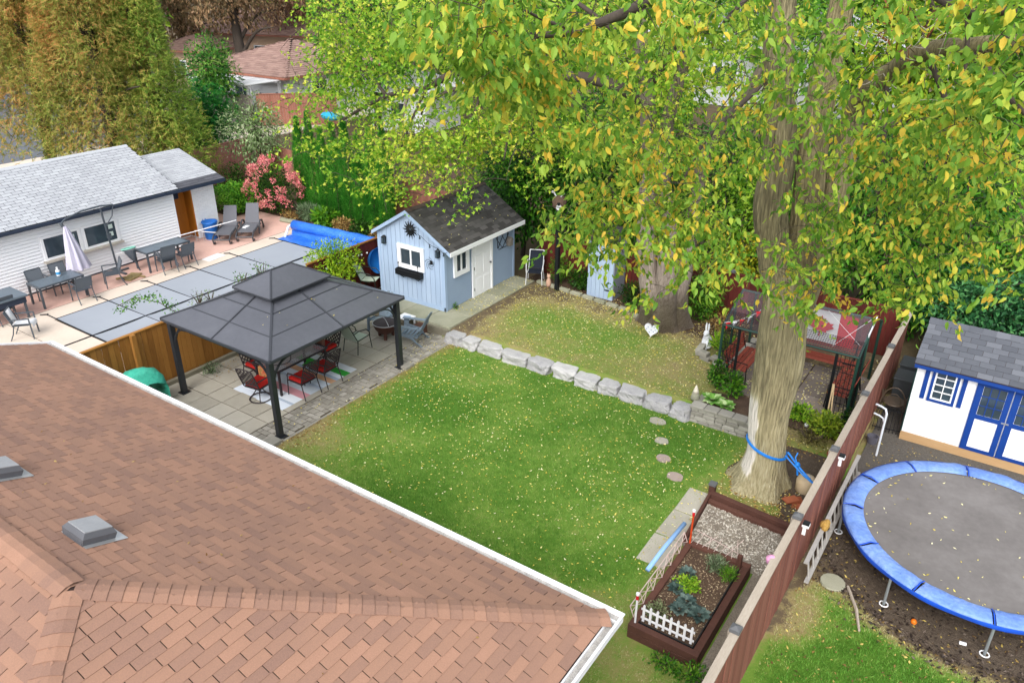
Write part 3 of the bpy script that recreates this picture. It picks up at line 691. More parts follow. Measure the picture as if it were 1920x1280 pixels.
def lattice_chair(name, label, cat, loc, rz, group, swivel=False, cushion=True):
    """Faces +y in its own frame: back at -y."""
    t = thing(name, label, cat, loc, rz, group); T = local(t)
    mb = MB().span(-.24, .24, -.24, .26, .40, .43); obj('seat', mb.xf(T), m_iron, t)
    if cushion: obj('cushion', MB().span(-.235, .235, -.22, .25, .431, .52).xf(T), m_red, t, bevel=.03)
    a, b = Vector((0, -.24, .45)), Vector((0, -.42, .98))
    fr = MB(); tl = b - a
    for s in (-1, 1): fr.tube([(s * .25, -.24, .43), (s * .26, -.33, .70), (s * .25, -.42, .98)], .016, 6)
    fr.tube([(-.25, -.42, .98), (-.1, -.43, 1.02), (.1, -.43, 1.02), (.25, -.42, .98)], .016, 6)
    fr.tube([(-.25, -.25, .50), (.25, -.25, .50)], .012, 6)
    obj('back_frame', fr.xf(T), m_iron, t)
    lt = MB()
    for k in range(-4, 9):
        for sg in (-1, 1):
            u0 = k * .11 - .25; segs = []
            for s in (0, 1):
                u = u0 + (.5 * s if sg > 0 else .5 - .5 * s) - .1
                segs.append((u, s))
            (ua, sa), (ub, sb) = segs
            def clip(ua, ub):
                t0, t1 = 0.0, 1.0; d = ub - ua
                lo_, hi_ = sorted(((-.25 - ua) / d, (.25 - ua) / d)); t0, t1 = max(t0, lo_), min(t1, hi_); return t0, t1
            t0, t1 = clip(ua, ub)
            if t1 - t0 < .08: continue
            P = lambda tt: (ua + (ub - ua) * tt, -.25 - .17 * tt, .50 + .48 * tt)
            lt.bar(P(t0), P(t1), .030, .008, 0, (0, -1, -.3))
    obj('lattice_back', lt.xf(T), m_iron, t)
    for s in (-1, 1):
        obj('armrest', MB().tube([(s * .27, -.30, .66), (s * .29, -.05, .67), (s * .29, .18, .65), (s * .27, .24, .56)], .017, 6).xf(T), m_iron, t)
        if not swivel:
            obj('leg', MB().tube([(s * .26, .24, .58), (s * .27, .27, .0)], .014, 6).xf(T), m_iron, t)
            obj('leg', MB().tube([(s * .25, -.24, .45), (s * .27, -.36, .0)], .014, 6).xf(T), m_iron, t)
    if swivel:
        ring = [(.27 * math.cos(2 * PI * k / 24), .27 * math.sin(2 * PI * k / 24), .02) for k in range(24)]
        b = MB().tube(ring, .018, 6, closed=True)
        for k in range(4): b.tube([(0, 0, .38), (.12 * math.cos(PI / 2 * k + .7), .12 * math.sin(PI / 2 * k + .7), .2), (.27 * math.cos(PI / 2 * k + .7), .27 * math.sin(PI / 2 * k + .7), .02)], .014, 5)
        obj('swivel_base', b.xf(T), m_iron, t)
    return t
grp = 'lattice back chairs round the gazebo table'
lattice_chair('lattice_chair', 'red cushioned swivel lattice chair at the near end of the gazebo table', 'chair', (-14.78, 10.45, .012), 0.15, grp, True)
lattice_chair('lattice_chair', 'red cushioned lattice chair on the lawn side, nearer the front post', 'chair', (-14.08, 11.25, .012), PI / 2, grp)
lattice_chair('lattice_chair', 'red cushioned lattice chair on the lawn side, over the green rug stripe', 'chair', (-14.08, 11.98, .012), PI / 2 + .05, grp)
lattice_chair('lattice_chair', 'lattice chair at the far end of the gazebo table', 'chair', (-14.9, 12.82, .012), PI, grp, True)
lattice_chair('lattice_chair', 'red cushioned lattice chair half hidden behind the front gazebo post', 'chair', (-15.6, 11.1, .012), -PI / 2, grp)
solo('cushion', MB().box(-14.82, 10.72, .62, .36, .12, .34, .2), m_flow, 'floral red throw cushion on the swivel lattice chair', 'cushion', bevel=.04)
solo('cushion', MB().box(-14.98, 12.66, .70, .40, .14, .36, .1), M('brown_cushion', ['#5c3b33', '#7c5a4c'], n1=(14, .6), rough=.9), 'brown patterned cushion on the chair at the far table end', 'cushion', bevel=.05)
solo('green_pad', MB().box(-14.5, 11.9, .44, .34, .24, .02, .3), M('green_pad', ['#3f9a3c', '#57ab52'], rough=.8), 'bright green pad lying under the table edge by the lawn side chair', 'pad')

# ---- green sling chairs
m_dkg = M('dark_green_frame', ['#17231c', '#22302a'], rough=.4)
m_sling = M('pale_green_sling', ['#8fa08f', '#b5c2b2', '#c9d2c4'], n1=(60, .3), stretch=(1, .05, 1), rough=.85)
def sling_chair(name, label, loc, rz, group, m_fr, m_sl, stripe=0):
    t = thing(name, label, 'chair', loc, rz, group); T = local(t)
    seat = MB(); back = MB()
    n = 5
    for k in range(n):
        y0, y1 = .24 - .48 * k / n, .24 - .48 * (k + 1) / n; f = lambda y: .40 - .02 * math.cos(y * 3) + .02 * (y > .1)
        seat.plate((-.22, y0, f(y0)), (.22, y0, f(y0)), (.22, y1, f(y1)), (-.22, y1, f(y1)), .012)
    obj('seat', seat.xf(T), m_sl, t)
    for k in range(6):
        a, b = k / 6, (k + 1) / 6; P = lambda s, q: (s * .22, -.24 - .26 * q, .40 + .52 * q + .03 * math.sin(q * PI) * 0)
        back.plate(P(-1, a), P(1, a), P(1, b), P(-1, b), .012)
    obj('backrest', back.xf(T), m_sl, t)
    fr = MB()
    for s in (-1, 1): fr.tube([(s * .235, .25, .41), (s * .235, -.22, .39), (s * .235, -.26, .46), (s * .235, -.51, .95)], .014, 6)
    fr.tube([(-.235, -.51, .95), (.235, -.51, .95)], .014, 6)
    obj('frame', fr.xf(T), m_fr, t)
    for s in (-1, 1):
        obj('armrest', MB().tube([(s * .245, -.36, .66), (s * .27, -.2, .70), (s * .28, .1, .66), (s * .265, .24, .52), (s * .25, .26, .40)], .015, 6).xf(T), m_fr, t)
        obj('leg', MB().tube([(s * .25, .25, .42), (s * .27, .30, .0)], .013, 6).xf(T), m_fr, t)
        obj('leg', MB().tube([(s * .245, -.22, .42), (s * .27, -.30, .0)], .013, 6).xf(T), m_fr, t)
    return t
gs = 'sling patio chairs in the back yard'
sling_chair('sling_chair', 'pale green sling chair between the gazebo table and the fire pit', (-14.74, 13.85, .0), .05, gs, m_dkg, m_sling)
sling_chair('sling_chair', 'pale green striped sling chair in the gap beside the blue shed', (-16.95, 16.75, .3), -1.2, gs, m_dkg, m_sling)
sling_chair('sling_chair', 'white framed navy sling chair by the right wall of the blue shed', (-12.95, 20.35, .32), PI + .45, gs, M('white_tube', ['#d8dade'], rough=.4), M('navy_sling', ['#141a26', '#1d2433'], n1=(50, .3), rough=.8))

# ---- fire pit
m_rust = M('rusty_bowl', ['#35221c', '#4f3027', '#5f3d33'], n1=(5, .5), n2=(30, .3), rough=.65, spec=.4)
fp = thing('fire_pit', 'round brown metal fire pit with a mesh spark lid', 'fire pit', (-14.62, 14.9, 0))
T = local(fp)
obj('bowl', MB().lathe([(.16, .16), (.2, .17), (.30, .28), (.355, .42), (.375, .46), (.36, .46), (.30, .34), (.02, .25)], 24, cap=False).xf(T), m_rust, fp, True)
obj('lid', MB().lathe([(.36, .47), (.27, .52), (.14, .55), (.01, .56)], 24, cap=False).xf(T), M('spark_mesh', ['#2a2426', '#443c3e'], n1=(120, .5), rough=.6), fp, True)
rg = MB().tube([(.365 * math.cos(2 * PI * k / 28), .365 * math.sin(2 * PI * k / 28), .47) for k in range(28)], .012, 6, closed=True)
obj('rim', rg.xf(T), m_alu, fp, True)
obj('lid_strap', MB().tube([(-.30, .18, .50), (-.12, .07, .56), (0, 0, .575), (.12, -.07, .56), (.30, -.18, .50)], .011, 5).xf(T), m_alu, fp)
for k in range(3):
    a = 2 * PI * k / 3 - .9; obj('leg', MB().box(.22 * math.cos(a), .22 * math.sin(a), .11, .10, .06, .22, a + PI / 2).xf(T), m_rust, fp, bevel=.01)

# ---- adirondack chairs
m_adir = M('grey_resin', ['#5e6b76', '#71808c', '#8492a0'], n1=(3, .3), n2=(40, .2), rough=.6)
def adirondack(label, loc, rz):
    t = thing('adirondack_chair', label, 'chair', loc, rz, 'grey adirondack chairs round the fire pit'); T = local(t)
    for k in range(5):
        x = -.20 + .1 * k; h = .80 - .05 * abs(k - 2) ** 1.5 * .7
        obj('back_slat', MB().bar((x * .85, -.22, .26), (x * 1.15, -.22 - .36 * h / .8, .26 + h * .88), .088, .018, 0, (0, -1, .4)).xf(T), m_adir, t, bevel=.004)
    for k in range(6):
        y = .30 - .1 * k; obj('seat_slat', MB().box(0, y, .36 - .026 * k, .50, .088, .02).xf(T), m_adir, t, bevel=.004)
    for s in (-1, 1):
        obj('armrest', MB().box(s * .32, .06, .56, .12, .70, .025).xf(T), m_adir, t, bevel=.008)
        obj('leg', MB().prism([(s * .30, .30, .0), (s * .30, .40, .0), (s * .30, .38, .55), (s * .30, .22, .55)], (s * .04, 0, 0)).xf(T), m_adir, t)
        obj('leg', MB().prism([(s * .29, -.42, .0), (s * .29, -.34, .0), (s * .29, -.10, .30), (s * .29, .34, .40), (s * .29, .34, .30), (s * .29, -.05, .22)], (s * .035, 0, 0)).xf(T), m_adir, t)
    obj('back_rail', MB().box(0, -.36, .54, .66, .05, .05).xf(T), m_adir, t)
    return t
adirondack('grey adirondack chair at the patio corner nearest the boulders', (-13.80, 15.15, 0), 1.9)
adirondack('grey adirondack chair against the raised platform, behind the fire pit', (-15.15, 15.35, 0), PI + .35)
ot = thing('side_table', 'small white plastic side table between the adirondack chairs', 'table', (-14.45, 15.62, 0))
T = local(ot); obj('tabletop', MB().box(0, 0, .42, .45, .38, .035).xf(T), m_white, ot, bevel=.01)
for sx in (-1, 1):
    for sy in (-1, 1): obj('leg', MB().box(sx * .18, sy * .15, .2, .04, .04, .4).xf(T), m_white, ot)
solo('planter_box', MB().span(-14.15, -13.85, 15.55, 15.85, .0, .26), M('pot_brown', ['#4a3327', '#63463a'], n1=(8, .5), rough=.9), 'small brown planter box beside the patio corner chair', 'planter')
solo('magazine', MB().box(-14.4, 15.6, .445, .22, .16, .01, .4), M('magazine', ['#86a4c8', '#b9cbe0'], n1=(9, .6), rough=.4), 'blue magazine lying on the white side table', 'magazine')

# ---- barbecue under a teal cover
m_teal = M('teal_cover', ['#2f9a80', '#46b89c', '#66cdb2'], n1=(3, .5), n2=(14, .3), rough=.5, bump=(6, .6, .06))
mb = MB(); secs = []
nx, nz = 14, 9
prof = [(-.62, .0), (-.63, .45), (-.60, .82), (-.52, .93), (-.30, 1.06), (-.1, 1.12), (.1, 1.12), (.32, 1.05), (.52, .93), (.60, .82), (.63, .45), (.62, 0)]
for k in range(7):
    d = -.34 + .68 * k / 6; sh = 1 - .10 * abs(k - 3) / 3 - (.22 if k in (0, 6) else 0)
    for x, z in prof: secs.append((x * (1 - .03 * abs(k - 3)), d, z * (sh if z > .5 else 1) + .02 * math.sin(9 * x + 3 * k)))
n = len(prof)
F = [(k * n + i, k * n + i + 1, (k + 1) * n + i + 1, (k + 1) * n + i) for k in range(6) for i in range(n - 1)] + [tuple(range(n)), tuple(range(7 * n - 1, 6 * n - 1, -1))]
mb.add(secs, F); mb.xf(Matrix.Translation((-16.70, 8.45, .0)) @ Matrix.Rotation(PI / 2 + .1, 4, 'Z'))
solo('covered_barbecue', mb, m_teal, 'barbecue under a creased teal cover by the wooden fence', 'barbecue', smooth=True)
# ================================================================== fences
m_tan = M('cedar_board', ['#6f471b', '#885a24', '#9f6f33', '#7d542a'], piece=.7, n1=(2.5, .35), n2=(50, .3), stretch=(1, 1, .12), rough=.8, bump=(40, .3))
m_redf = M('red_stained_board', ['#3f1714', '#54201b', '#6a2c24'], piece=.6, n1=(3, .4), n2=(45, .25), stretch=(1, 1, .12), rough=.75, bump=(40, .3))
m_brnf = M('brown_stained_board', ['#6c4138', '#7f5044', '#936253'], piece=.6, n1=(3, .35), n2=(45, .25), stretch=(1, 1, .12), rough=.75, bump=(40, .3))
m_cap = M('weathered_cap', ['#8a7f72', '#a3988a', '#b7ada0'], n1=(3, .5), n2=(60, .35), stretch=(1, .2, 1), rough=.9, bump=(60, .3))
m_pinkf = M('rose_fence_board', ['#a86c68', '#bb7f7a', '#c68f89'], piece=.35, n1=(3, .3), rough=.8)
m_farf = M('far_brown_board', ['#7d5142', '#946353', '#a47565'], piece=.4, n1=(2, .3), rough=.85)
m_greyw = M('grey_board', ['#6c675d', '#86807a', '#989288'], piece=.5, n1=(3, .4), rough=.9)
m_postcap = M('post_cap', ['#4b4c4e', '#66686b'], n1=(8, .4), rough=.6)

def board_fence(name, label, P0, P1, h, bw, mats, cap=None, posts=None, z0=0.0, th=.02, jit=.014, gap=.007, rails=True, side=1, minpx=9, m_post=None, m_capm=None, zf=None):
    """Upright boards between two points, with rails, posts and a cap board; every board a part."""
    P0, P1 = Vector((*P0, 0)), Vector((*P1, 0)); d = P1 - P0; L = d.length; d.normalize(); an = math.atan2(d.y, d.x)
    nrm = Vector((-d.y, d.x, 0)) * side
    mid = (P0 + P1) / 2; t = thing(name, label, 'fence', (mid.x, mid.y, z0))
    its = []; n = int(L / bw)
    for k in range(n):
        c = P0 + d * (bw * (k + .5)) + nrm * random.uniform(0, jit); zz = z0 if zf is None else zf(c)
        its.append(place((c.x, c.y, zz + .02), bw - gap, th, h - .02 + (random.uniform(-.006, .006) if not cap else 0), an + random.uniform(-.006, .006)))
    lay(t, 'board', 'board_run', UB, its, mats, 300, minpx)
    if rails:
        for z in (.35, h - .3):
            q = -nrm * .05; obj('rail', MB().bar(P0 + q + Vector((0, 0, z0 + z)), P1 + q + Vector((0, 0, z0 + z)), .04, .09), mats, t)
    if cap: obj('cap_board', MB().bar(P0 + Vector((0, 0, z0 + h + .02)), P1 + Vector((0, 0, z0 + h + .02)), cap, .035), m_capm or m_cap, t, bevel=.004)
    for s in (posts or []):
        c = P0 + d * s - nrm * .055
        p = obj('post', MB().box(c.x, c.y, z0 + (h + .03) / 2, .085, .085, h + .03, an), m_post or mats, t)
        c = c + nrm * .05; pc = MB().box(c.x, c.y, z0 + h + .07, .145, .145, .045, an)
        c8 = Vector((c.x, c.y, z0 + h + .1)); v = [(c8 + Vector((a * .072, b * .072, 0))) for a, b in ((-1, -1), (1, -1), (1, 1), (-1, 1))] + [c8 + Vector((0, 0, .04))]
        pc.add(v, [(0, 1, 4), (1, 2, 4), (2, 3, 4), (3, 0, 4)])
        obj('post_cap', pc, m_postcap, p)
    return t
board_fence('board_fence', 'honey coloured board fence on the left, behind the gazebo', (-17.42, 5.4), (-17.42, 14.6), 1.66, .145, m_tan, cap=.10, posts=None, side=-1, m_capm=m_tan)
board_fence('board_fence', 'dark red board fence between the pool and the blue shed', (-17.42, 14.62), (-17.42, 19.9), 1.72, .145, m_redf, cap=.10, side=-1, m_capm=m_tan)
obj_post = solo('fence_post', MB().span(-17.36, -17.25, 8.85, 8.96, .0, 1.70), m_tan, 'honey coloured fence post standing proud of the left board fence', 'post')
solo('sill_beam', MB().span(-17.36, -17.24, 9.4, 14.5, -.01, .11), m_timber, 'long timber lying along the foot of the honey coloured fence', 'beam')
board_fence('board_fence', 'dark red board fence along the back of the yard', (-13.35, 21.25), (-1.9, 21.25), 1.42, .145, m_redf, cap=.09, z0=.3, side=-1, posts=[1.9, 4.3, 6.7, 7.75, 9.1], m_capm=m_redf, m_post=m_redf)
bf = board_fence('board_fence', 'long brown board fence with grey cap on the trampoline side', (-1.84, 2.6), (-1.84, 21.1), 1.74, .15, m_brnf, cap=.125, side=-1, posts=[18.62 - 2.6, 15.92 - 2.6, 13.42 - 2.6, 11.05 - 2.6, 8.15 - 2.6, 5.4 - 2.6], m_post=m_cap)
board_fence('board_fence', 'rose coloured board fence behind the garage end', (-32.6, 15.5), (-33.2, 25.2), 1.85, .14, m_pinkf, cap=.08, side=-1, minpx=7, m_capm=m_pinkf)
board_fence('board_fence', 'brown panel fence with square trellis top beyond the garden', (-43.2, 33.8), (-39.2, 37.2), 2.0, .16, m_farf, cap=.12, posts=[.3, 1.35, 2.6, 3.9], side=-1, minpx=7, m_capm=m_farf, m_post=m_farf)
board_fence('board_fence', 'grey weathered board fence by the far pergola', (-54, 33.6), (-43.6, 33.8), 1.9, .17, m_greyw, side=-1, minpx=7)
board_fence('board_fence', 'plain brown fence behind the column cedars', (-33.0, 25.4), (-17.3, 23.2), 1.7, .15, m_farf, side=-1, minpx=8, rails=False)

# ================================================================== blue shed
m_blue = M('blue_siding', ['#90a4bd', '#9db0c8', '#aabbd0'], piece=.4, n1=(2, .3), n2=(40, .15), rough=.6, bump=(90, .1))
m_blue2 = M('blue_trim', ['#90a6c2', '#a0b4cc'], n1=(3, .3), rough=.55)
m_dshin = M('charcoal_shingle', ['#343231', '#474544', '#5a5756'], piece=.8, n1=(2.5, .2), n2=(150, .22), rough=.92, bump=(220, .4, .004))
m_whitew = M('white_woodwork', ['#e6e8eb', '#f1f2f4'], n1=(4, .3), rough=.45)
m_glass = M('window_glass', ['#232c33', '#46555f'], n1=(2, .5), rough=.06, spec=.6)
m_black = M('black_iron', ['#15171a', '#222428'], rough=.5)
sx0, sx1, sy0, sy1, sz0, szE, szR, sxR = -16.5, -13.87, 16.78, 20.47, .30, 2.42, 3.24, -15.2
sh = thing('garden_shed', 'pale blue garden shed with charcoal roof on the raised platform', 'shed', (-15.2, 18.6, .3))
def zr(x): return szE + (szR - szE) * (1 - abs(x - sxR) / (sx1 - sxR))
core = MB()
core.prism([(sx0 + .03, sy0 + .03, sz0), (sx1 - .03, sy0 + .03, sz0), (sx1 - .03, sy0 + .03, szE - .03), (sxR, sy0 + .03, szR - .06), (sx0 + .03, sy0 + .03, szE - .03)], (0, sy1 - sy0 - .06, 0))
obj('wall', core, m_blue2, sh)
bw = (sx1 - sx0) / 14
for k in range(14):
    a, b = sx0 + bw * k, sx0 + bw * (k + 1); e = .006
    poly = [(a + e, sy0, sz0 + .12), (b - e, sy0, sz0 + .12), (b - e, sy0, zr(b - e) - .04)]
    if a < sxR < b: poly.append((sxR, sy0, szR - .05))
    poly.append((a + e, sy0, zr(a + e) - .04))
    obj('siding_board', MB().prism(poly, (0, .028, 0)), m_blue, sh)
obj('base_board', MB().span(sx0 - .006, sx1 + .012, sy0 - .012, sy0 - .0005, sz0, sz0 + .13), m_blue2, sh)
obj('side_panel', MB().span(sx1 - .03, sx1, sy0 + .08, sy0 + 1.28, sz0 + .01, szE - .02), M('blue_panel', ['#8699b2', '#93a6bd'], n1=(2, .4), n2=(30, .2), rough=.6), sh)
obj('side_panel', MB().span(sx1 - .03, sx1, sy0 + 2.46, sy1 - .08, sz0 + .01, szE - .02), bpy.data.materials['blue_panel'], sh)
for y in (sy0, sy1 - .09): obj('corner_board', MB().span(sx1 - .05, sx1 + .014, y - .012, y + .085, sz0, szE), m_blue2, sh)
obj('corner_board', MB().span(sx0 - .014, sx0 + .09, sy0 - .0135, sy0 + .05, sz0, szE - .02), m_blue2, sh)
obj('corner_board', MB().span(sx1 - .10, sx1 - .051, sy0 - .0135, sy0 + .05, sz0, szE - .02), m_blue2, sh)
# roof with shingles
ra = MB(); oh, eo = .12, .33
dz = (szR - szE) / (sx1 - sxR); zE = szE - dz * eo + .04
for s in (1, -1):
    xe = sxR + s * (sx1 - sxR + (eo if s > 0 else .10)); ze_ = zE if s > 0 else zE + dz * (eo - .10)
    ra.prism([(xe, sy0 - oh, ze_), (xe, sy1 + oh, ze_), (sxR, sy1 + oh, szR + .04), (sxR, sy0 - oh, szR + .04)], (0, 0, .018))
rf = obj('roof', ra, m_felt, sh)
sL = math.hypot(sx1 - sxR + eo, szR + .04 - zE); W_ = sy1 - sy0 + 2 * oh
shingles(rf, (sxR + sx1 - sxR + eo, sy0 - oh, zE + .019), (0, 1, 0), (-(sx1 - sxR + eo), 0, szR + .04 - zE), lambda v: (0, W_), sL, .32, .145, m_dshin, lim=230)
shingles(rf, (sxR - (sx1 - sxR + .10), sy0 - oh, zE + dz * (eo - .10) + .019), (0, 1, 0), (sx1 - sxR + .10, 0, szR + .04 - zE - dz * (eo - .10)), lambda v: (0, W_), sL * (sx1 - sxR + .10) / (sx1 - sxR + eo), .32, .145, m_dshin, lim=0, name='rear_shingle')
rc = MB()
for k in range(22):
    y = sy0 - oh + W_ * k / 22; yb = y + W_ / 22 * 1.15; h = szR + .075
    rc = MB().add([(sxR - .13, y, h - .055), (sxR, y, h + .004), (sxR + .13, y, h - .055), (sxR - .13, yb, h - .062), (sxR, yb, h - .004), (sxR + .13, yb, h - .062)], [(0, 1, 4, 3), (1, 2, 5, 4), (0, 2, 1)])
    obj('ridge_cap', rc, M('brown_ridge', ['#3f3530', '#544740'], piece=.8, n2=(150, .25), rough=.9) if k == 0 else bpy.data.materials['brown_ridge'], rf)
xe = sx1 + eo
obj('eave_fascia', MB().span(xe - .005, xe + .02, sy0 - oh, sy1 + oh, zE - .10, zE + .03), m_whitew, rf)
fb = MB()
for s in (1,):
    fb.prism([(xe, sy0 - oh - .022, zE - .09), (xe, sy0 - oh - .022, zE + .02), (sxR, sy0 - oh - .022, szR + .05), (sxR, sy0 - oh - .022, szR - .07)], (0, .02, 0))
x2 = sxR - (sx1 - sxR + .10)
fb.prism([(x2, sy0 - oh - .022, zE + dz * (eo - .10) + .02), (x2, sy0 - oh - .022, zE + dz * (eo - .10) - .09), (sxR - .001, sy0 - oh - .022, szR - .07), (sxR - .001, sy0 - oh - .022, szR + .05)], (0, .02, 0))
obj('barge_board', fb, m_blue2, rf)
def window(parent, T, w, h, cols, rows, fr=.09, m_fr=m_whitew, depth=.05, name='window', bars=.025):
    """Local: x along, z up, -y outward; T places it."""
    mb = MB().span(-w / 2 - fr, w / 2 + fr, -depth, 0, h, h + fr).span(-w / 2 - fr, w / 2 + fr, -depth, 0, -fr, 0).span(-w / 2 - fr, -w / 2, -depth + .001, 0, 0, h).span(w / 2, w / 2 + fr, -depth + .001, 0, 0, h)
    f = obj(name, mb.xf(T), m_fr, parent)
    for i in range(cols):
        for j in range(rows):
            a, b = -w / 2 + w * i / cols, -w / 2 + w * (i + 1) / cols; c, d = h * j / rows, h * (j + 1) / rows
            obj('pane', MB().span(a + .004, b - .004, -.012, -.004, c + .004, d - .004).xf(T), m_glass, f)
    br = MB()
    for i in range(1, cols): x = -w / 2 + w * i / cols; br.span(x - bars / 2, x + bars / 2, -.035, -.012, 0, h)
    for j in range(1, rows): z = h * j / rows; br.span(-w / 2, w / 2, -.034, -.0125, z - bars / 2, z + bars / 2)
    if br.v: obj('glazing_bar', br.xf(T), m_fr, f)
    return f
window(sh, Matrix.Translation((-15.16, sy0, 1.54)), .80, .50, 2, 1, .125, bars=.05)
window(sh, Matrix.Translation((sx1, 17.57, 1.42)) @ Matrix.Rotation(PI / 2, 4, 'Z'), .48, .54, 2, 1, .14, bars=.06)
TD = Matrix.Translation((sx1, 18.64, sz0 - .03)) @ Matrix.Rotation(PI / 2, 4, 'Z')
dr = obj('door', MB().span(-.46, .46, -.02, .0, 0, 2.02).xf(TD), m_whitew, sh)
obj('door_frame', MB().span(-.54, -.462, -.05, 0, 0, 2.03).span(.462, .54, -.05, 0, 0, 2.03).span(-.54, .54, -.049, 0, 2.03, 2.10).xf(TD), m_whitew, dr)
for (xa, xb) in ((-.36, -.05), (.05, .36)):
    for (za, zb) in ((.16, .62), (.74, 1.38), (1.52, 1.86)):
        obj('door_panel', MB().span(xa, xb, -.032, -.021, za, zb).xf(TD), m_whitew, dr, bevel=.008)
obj('knob', MB().ball((.39, -.07, .98), .035).tube([(.39, -.02, .98), (.39, -.06, .98)], .012, 6).xf(TD), M('steel_knob', ['#6d6f72'], rough=.3, metal=.9), dr, True)
for z in (.3, 1.0, 1.75): obj('hinge', MB().span(-.475, -.445, -.056, -.05, z - .05, z + .05).xf(TD), m_black, dr)
# fittings on the shed front
fbx = thing('flower_box', 'black window box with dried plants under the shed window', 'flower box', (-15.2, 16.68, 1.17))
obj('box', MB().prism([(-15.70, 16.77, 1.20), (-14.70, 16.77, 1.20), (-14.70, 16.77, 1.38), (-15.70, 16.77, 1.38)], (0, -.02, 0)).span(-15.70, -14.70, 16.60, 16.62, 1.20, 1.38).span(-15.70, -15.68, 16.62, 16.75, 1.20, 1.38).span(-14.72, -14.70, 16.62, 16.75, 1.20, 1.38).span(-15.68, -14.72, 16.62, 16.75, 1.20, 1.32), m_black, fbx)
for x in (-15.5, -14.9): obj('bracket', MB().bar((x, 16.77, 1.08), (x, 16.62, 1.19), .02, .02), m_black, fbx)
for x in (-15.55, -14.78): obj('finial', MB().tube([(x, 16.61, 1.38), (x, 16.61, 1.58)], .008, 5).ball((x, 16.61, 1.60), .025, 6), m_black, fbx)
sn = thing('sun_ornament', 'black iron sun face ornament with wavy rays on the shed gable', 'wall ornament', (-15.13, 16.74, 2.68))
obj('face', MB().lathe([(.13, 0), (.14, .012), (.10, .035), (.02, .05)], 18).xf(Matrix.Translation((-15.13, 16.776, 2.68)) @ Matrix.Rotation(PI / 2, 4, 'X')), m_black, sn, True)
for k in range(14):
    a = 2 * PI * k / 14; L_ = .30 if k % 2 else .26; c, s = math.cos(a), math.sin(a); w = .035
    P = lambda r, q: (-15.13 + c * r - s * q, 16.772, 2.68 + s * r + c * q)
    obj('ray', MB().prism([P(.12, -w), P(.20, -w * .55 + .015), P(L_, .0), P(.20, w * .55 + .015), P(.12, w)], (0, -.012, 0)), m_black, sn)
def lantern(label, x, z):
    t = thing('lantern', label, 'lantern', (x, 16.73, z)); y = 16.715
    obj('cage', MB().span(x - .055, x + .055, y - .055, y + .055, z - .11, z - .095).span(x - .06, x + .06, y - .06, y + .06, z + .09, z + .11), m_black, t)
    for a in (-1, 1):
        for b in (-1, 1): obj('bar', MB().span(x + a * .05 - .006, x + a * .05 + .006, y + b * .05 - .006, y + b * .05 + .006, z - .095, z + .09), m_black, t)
    obj('glass', MB().span(x - .04, x + .04, y - .04, y + .04, z - .09, z + .085), m_glass, t)
    obj('bracket', MB().span(x - .03, x + .03, y + .056, y + .063, z - .06, z + .14).lathe([(.06, .11), (.01, .16)], 4, (x, y, z)), m_black, t)
lantern('small black lantern by the left corner of the blue shed', -16.2, 2.17)
lantern('small black lantern right of the shed gable window', -14.06, 2.14)
wo_ = thing('wall_scroll', 'black wire butterfly ornament right of the shed window', 'wall ornament', (-14.42, 16.76, 1.75))
mb = MB()
for k in range(5):
    a = k * 1.25; mb.tube([(-14.42 + .03 * q * math.cos(a + q * .5), 16.765, 1.75 + .035 * q * math.sin(a + q * .5)) for q in range(7)], .006, 4)
obj('wire', mb, m_black, wo_); obj('leaf', MB().box(-14.35, 16.762, 1.8, .10, .008, .12, 0), m_black, wo_)
tr = thing('wall_trellis', 'black scrolled wire trellis with a tiny birdhouse on the shed side wall', 'trellis', (-13.85, 19.85, 1.9))
mb = MB(); X = -13.855
for a, b in (((19.52, 2.24), (20.02, 1.55)), ((20.02, 2.24), (19.52, 1.55)), ((19.77, 2.3), (19.42, 1.9)), ((19.77, 2.3), (20.12, 1.9)), ((19.77, 1.5), (19.42, 1.9)), ((19.77, 1.5), (20.12, 1.9)), ((19.55, 1.5), (20.0, 1.5)), ((19.5, 2.2), (19.5, 1.55)), ((20.05, 2.2), (20.05, 1.6))):
    mb.bar((X, a[0], a[1]), (X, b[0], b[1]), .014, .014)
obj('wire', mb, m_black, tr)
obj('birdhouse', MB().span(X + .01, X + .16, 19.98, 20.14, 1.52, 1.70).prism([(X + .01, 19.95, 1.70), (X + .01, 20.17, 1.70), (X + .01, 20.06, 1.82)], (.17, 0, 0)), m_greyw, tr)
# string lights: along the gable, down the left fence and the eave
def string_lights(label, pts, nb, sag=.0, m_b=None):
    t = thing('string_lights', label, 'string lights', pts[0]); P = [Vector(p) for p in pts]; L_ = []
    for a, b in zip(P, P[1:]):
        for q in range(8): s = q / 8; L_.append(a.lerp(b, s) - Vector((0, 0, sag * 4 * s * (1 - s))))
    L_.append(P[-1]); obj('cable', MB().tube(L_, .007, 4), m_black, t)
    for k in range(nb):
        p = L_[int((k + .5) / nb * (len(L_) - 1))]
        b = obj('socket', MB().tube([p, p - Vector((0, 0, .05))], .016, 6), m_black, t)
        obj('bulb', MB().ball(p - Vector((0, 0, .085)), .032, 6), m_b or m_glass, b)
string_lights('black festoon lights along the shed gable edge', [(-15.1, 16.60, 3.0), (-14.55, 16.60, 2.62), (-13.95, 16.60, 2.38), (-13.62, 16.62, 2.3)], 5, .06)
string_lights('black festoon lights hung under the shed eave over the door', [(-13.6, 16.7, 2.3), (-13.62, 17.7, 2.28), (-13.62, 18.7, 2.3), (-13.62, 19.6, 2.28), (-13.62, 20.4, 2.3)], 7, .08)
string_lights('pale icicle lights along the dark fence beside the shed', [(-17.33, 15.3, 1.5), (-17.33, 16.2, 1.62), (-17.33, 17.2, 1.5)], 10, .05, m_white)
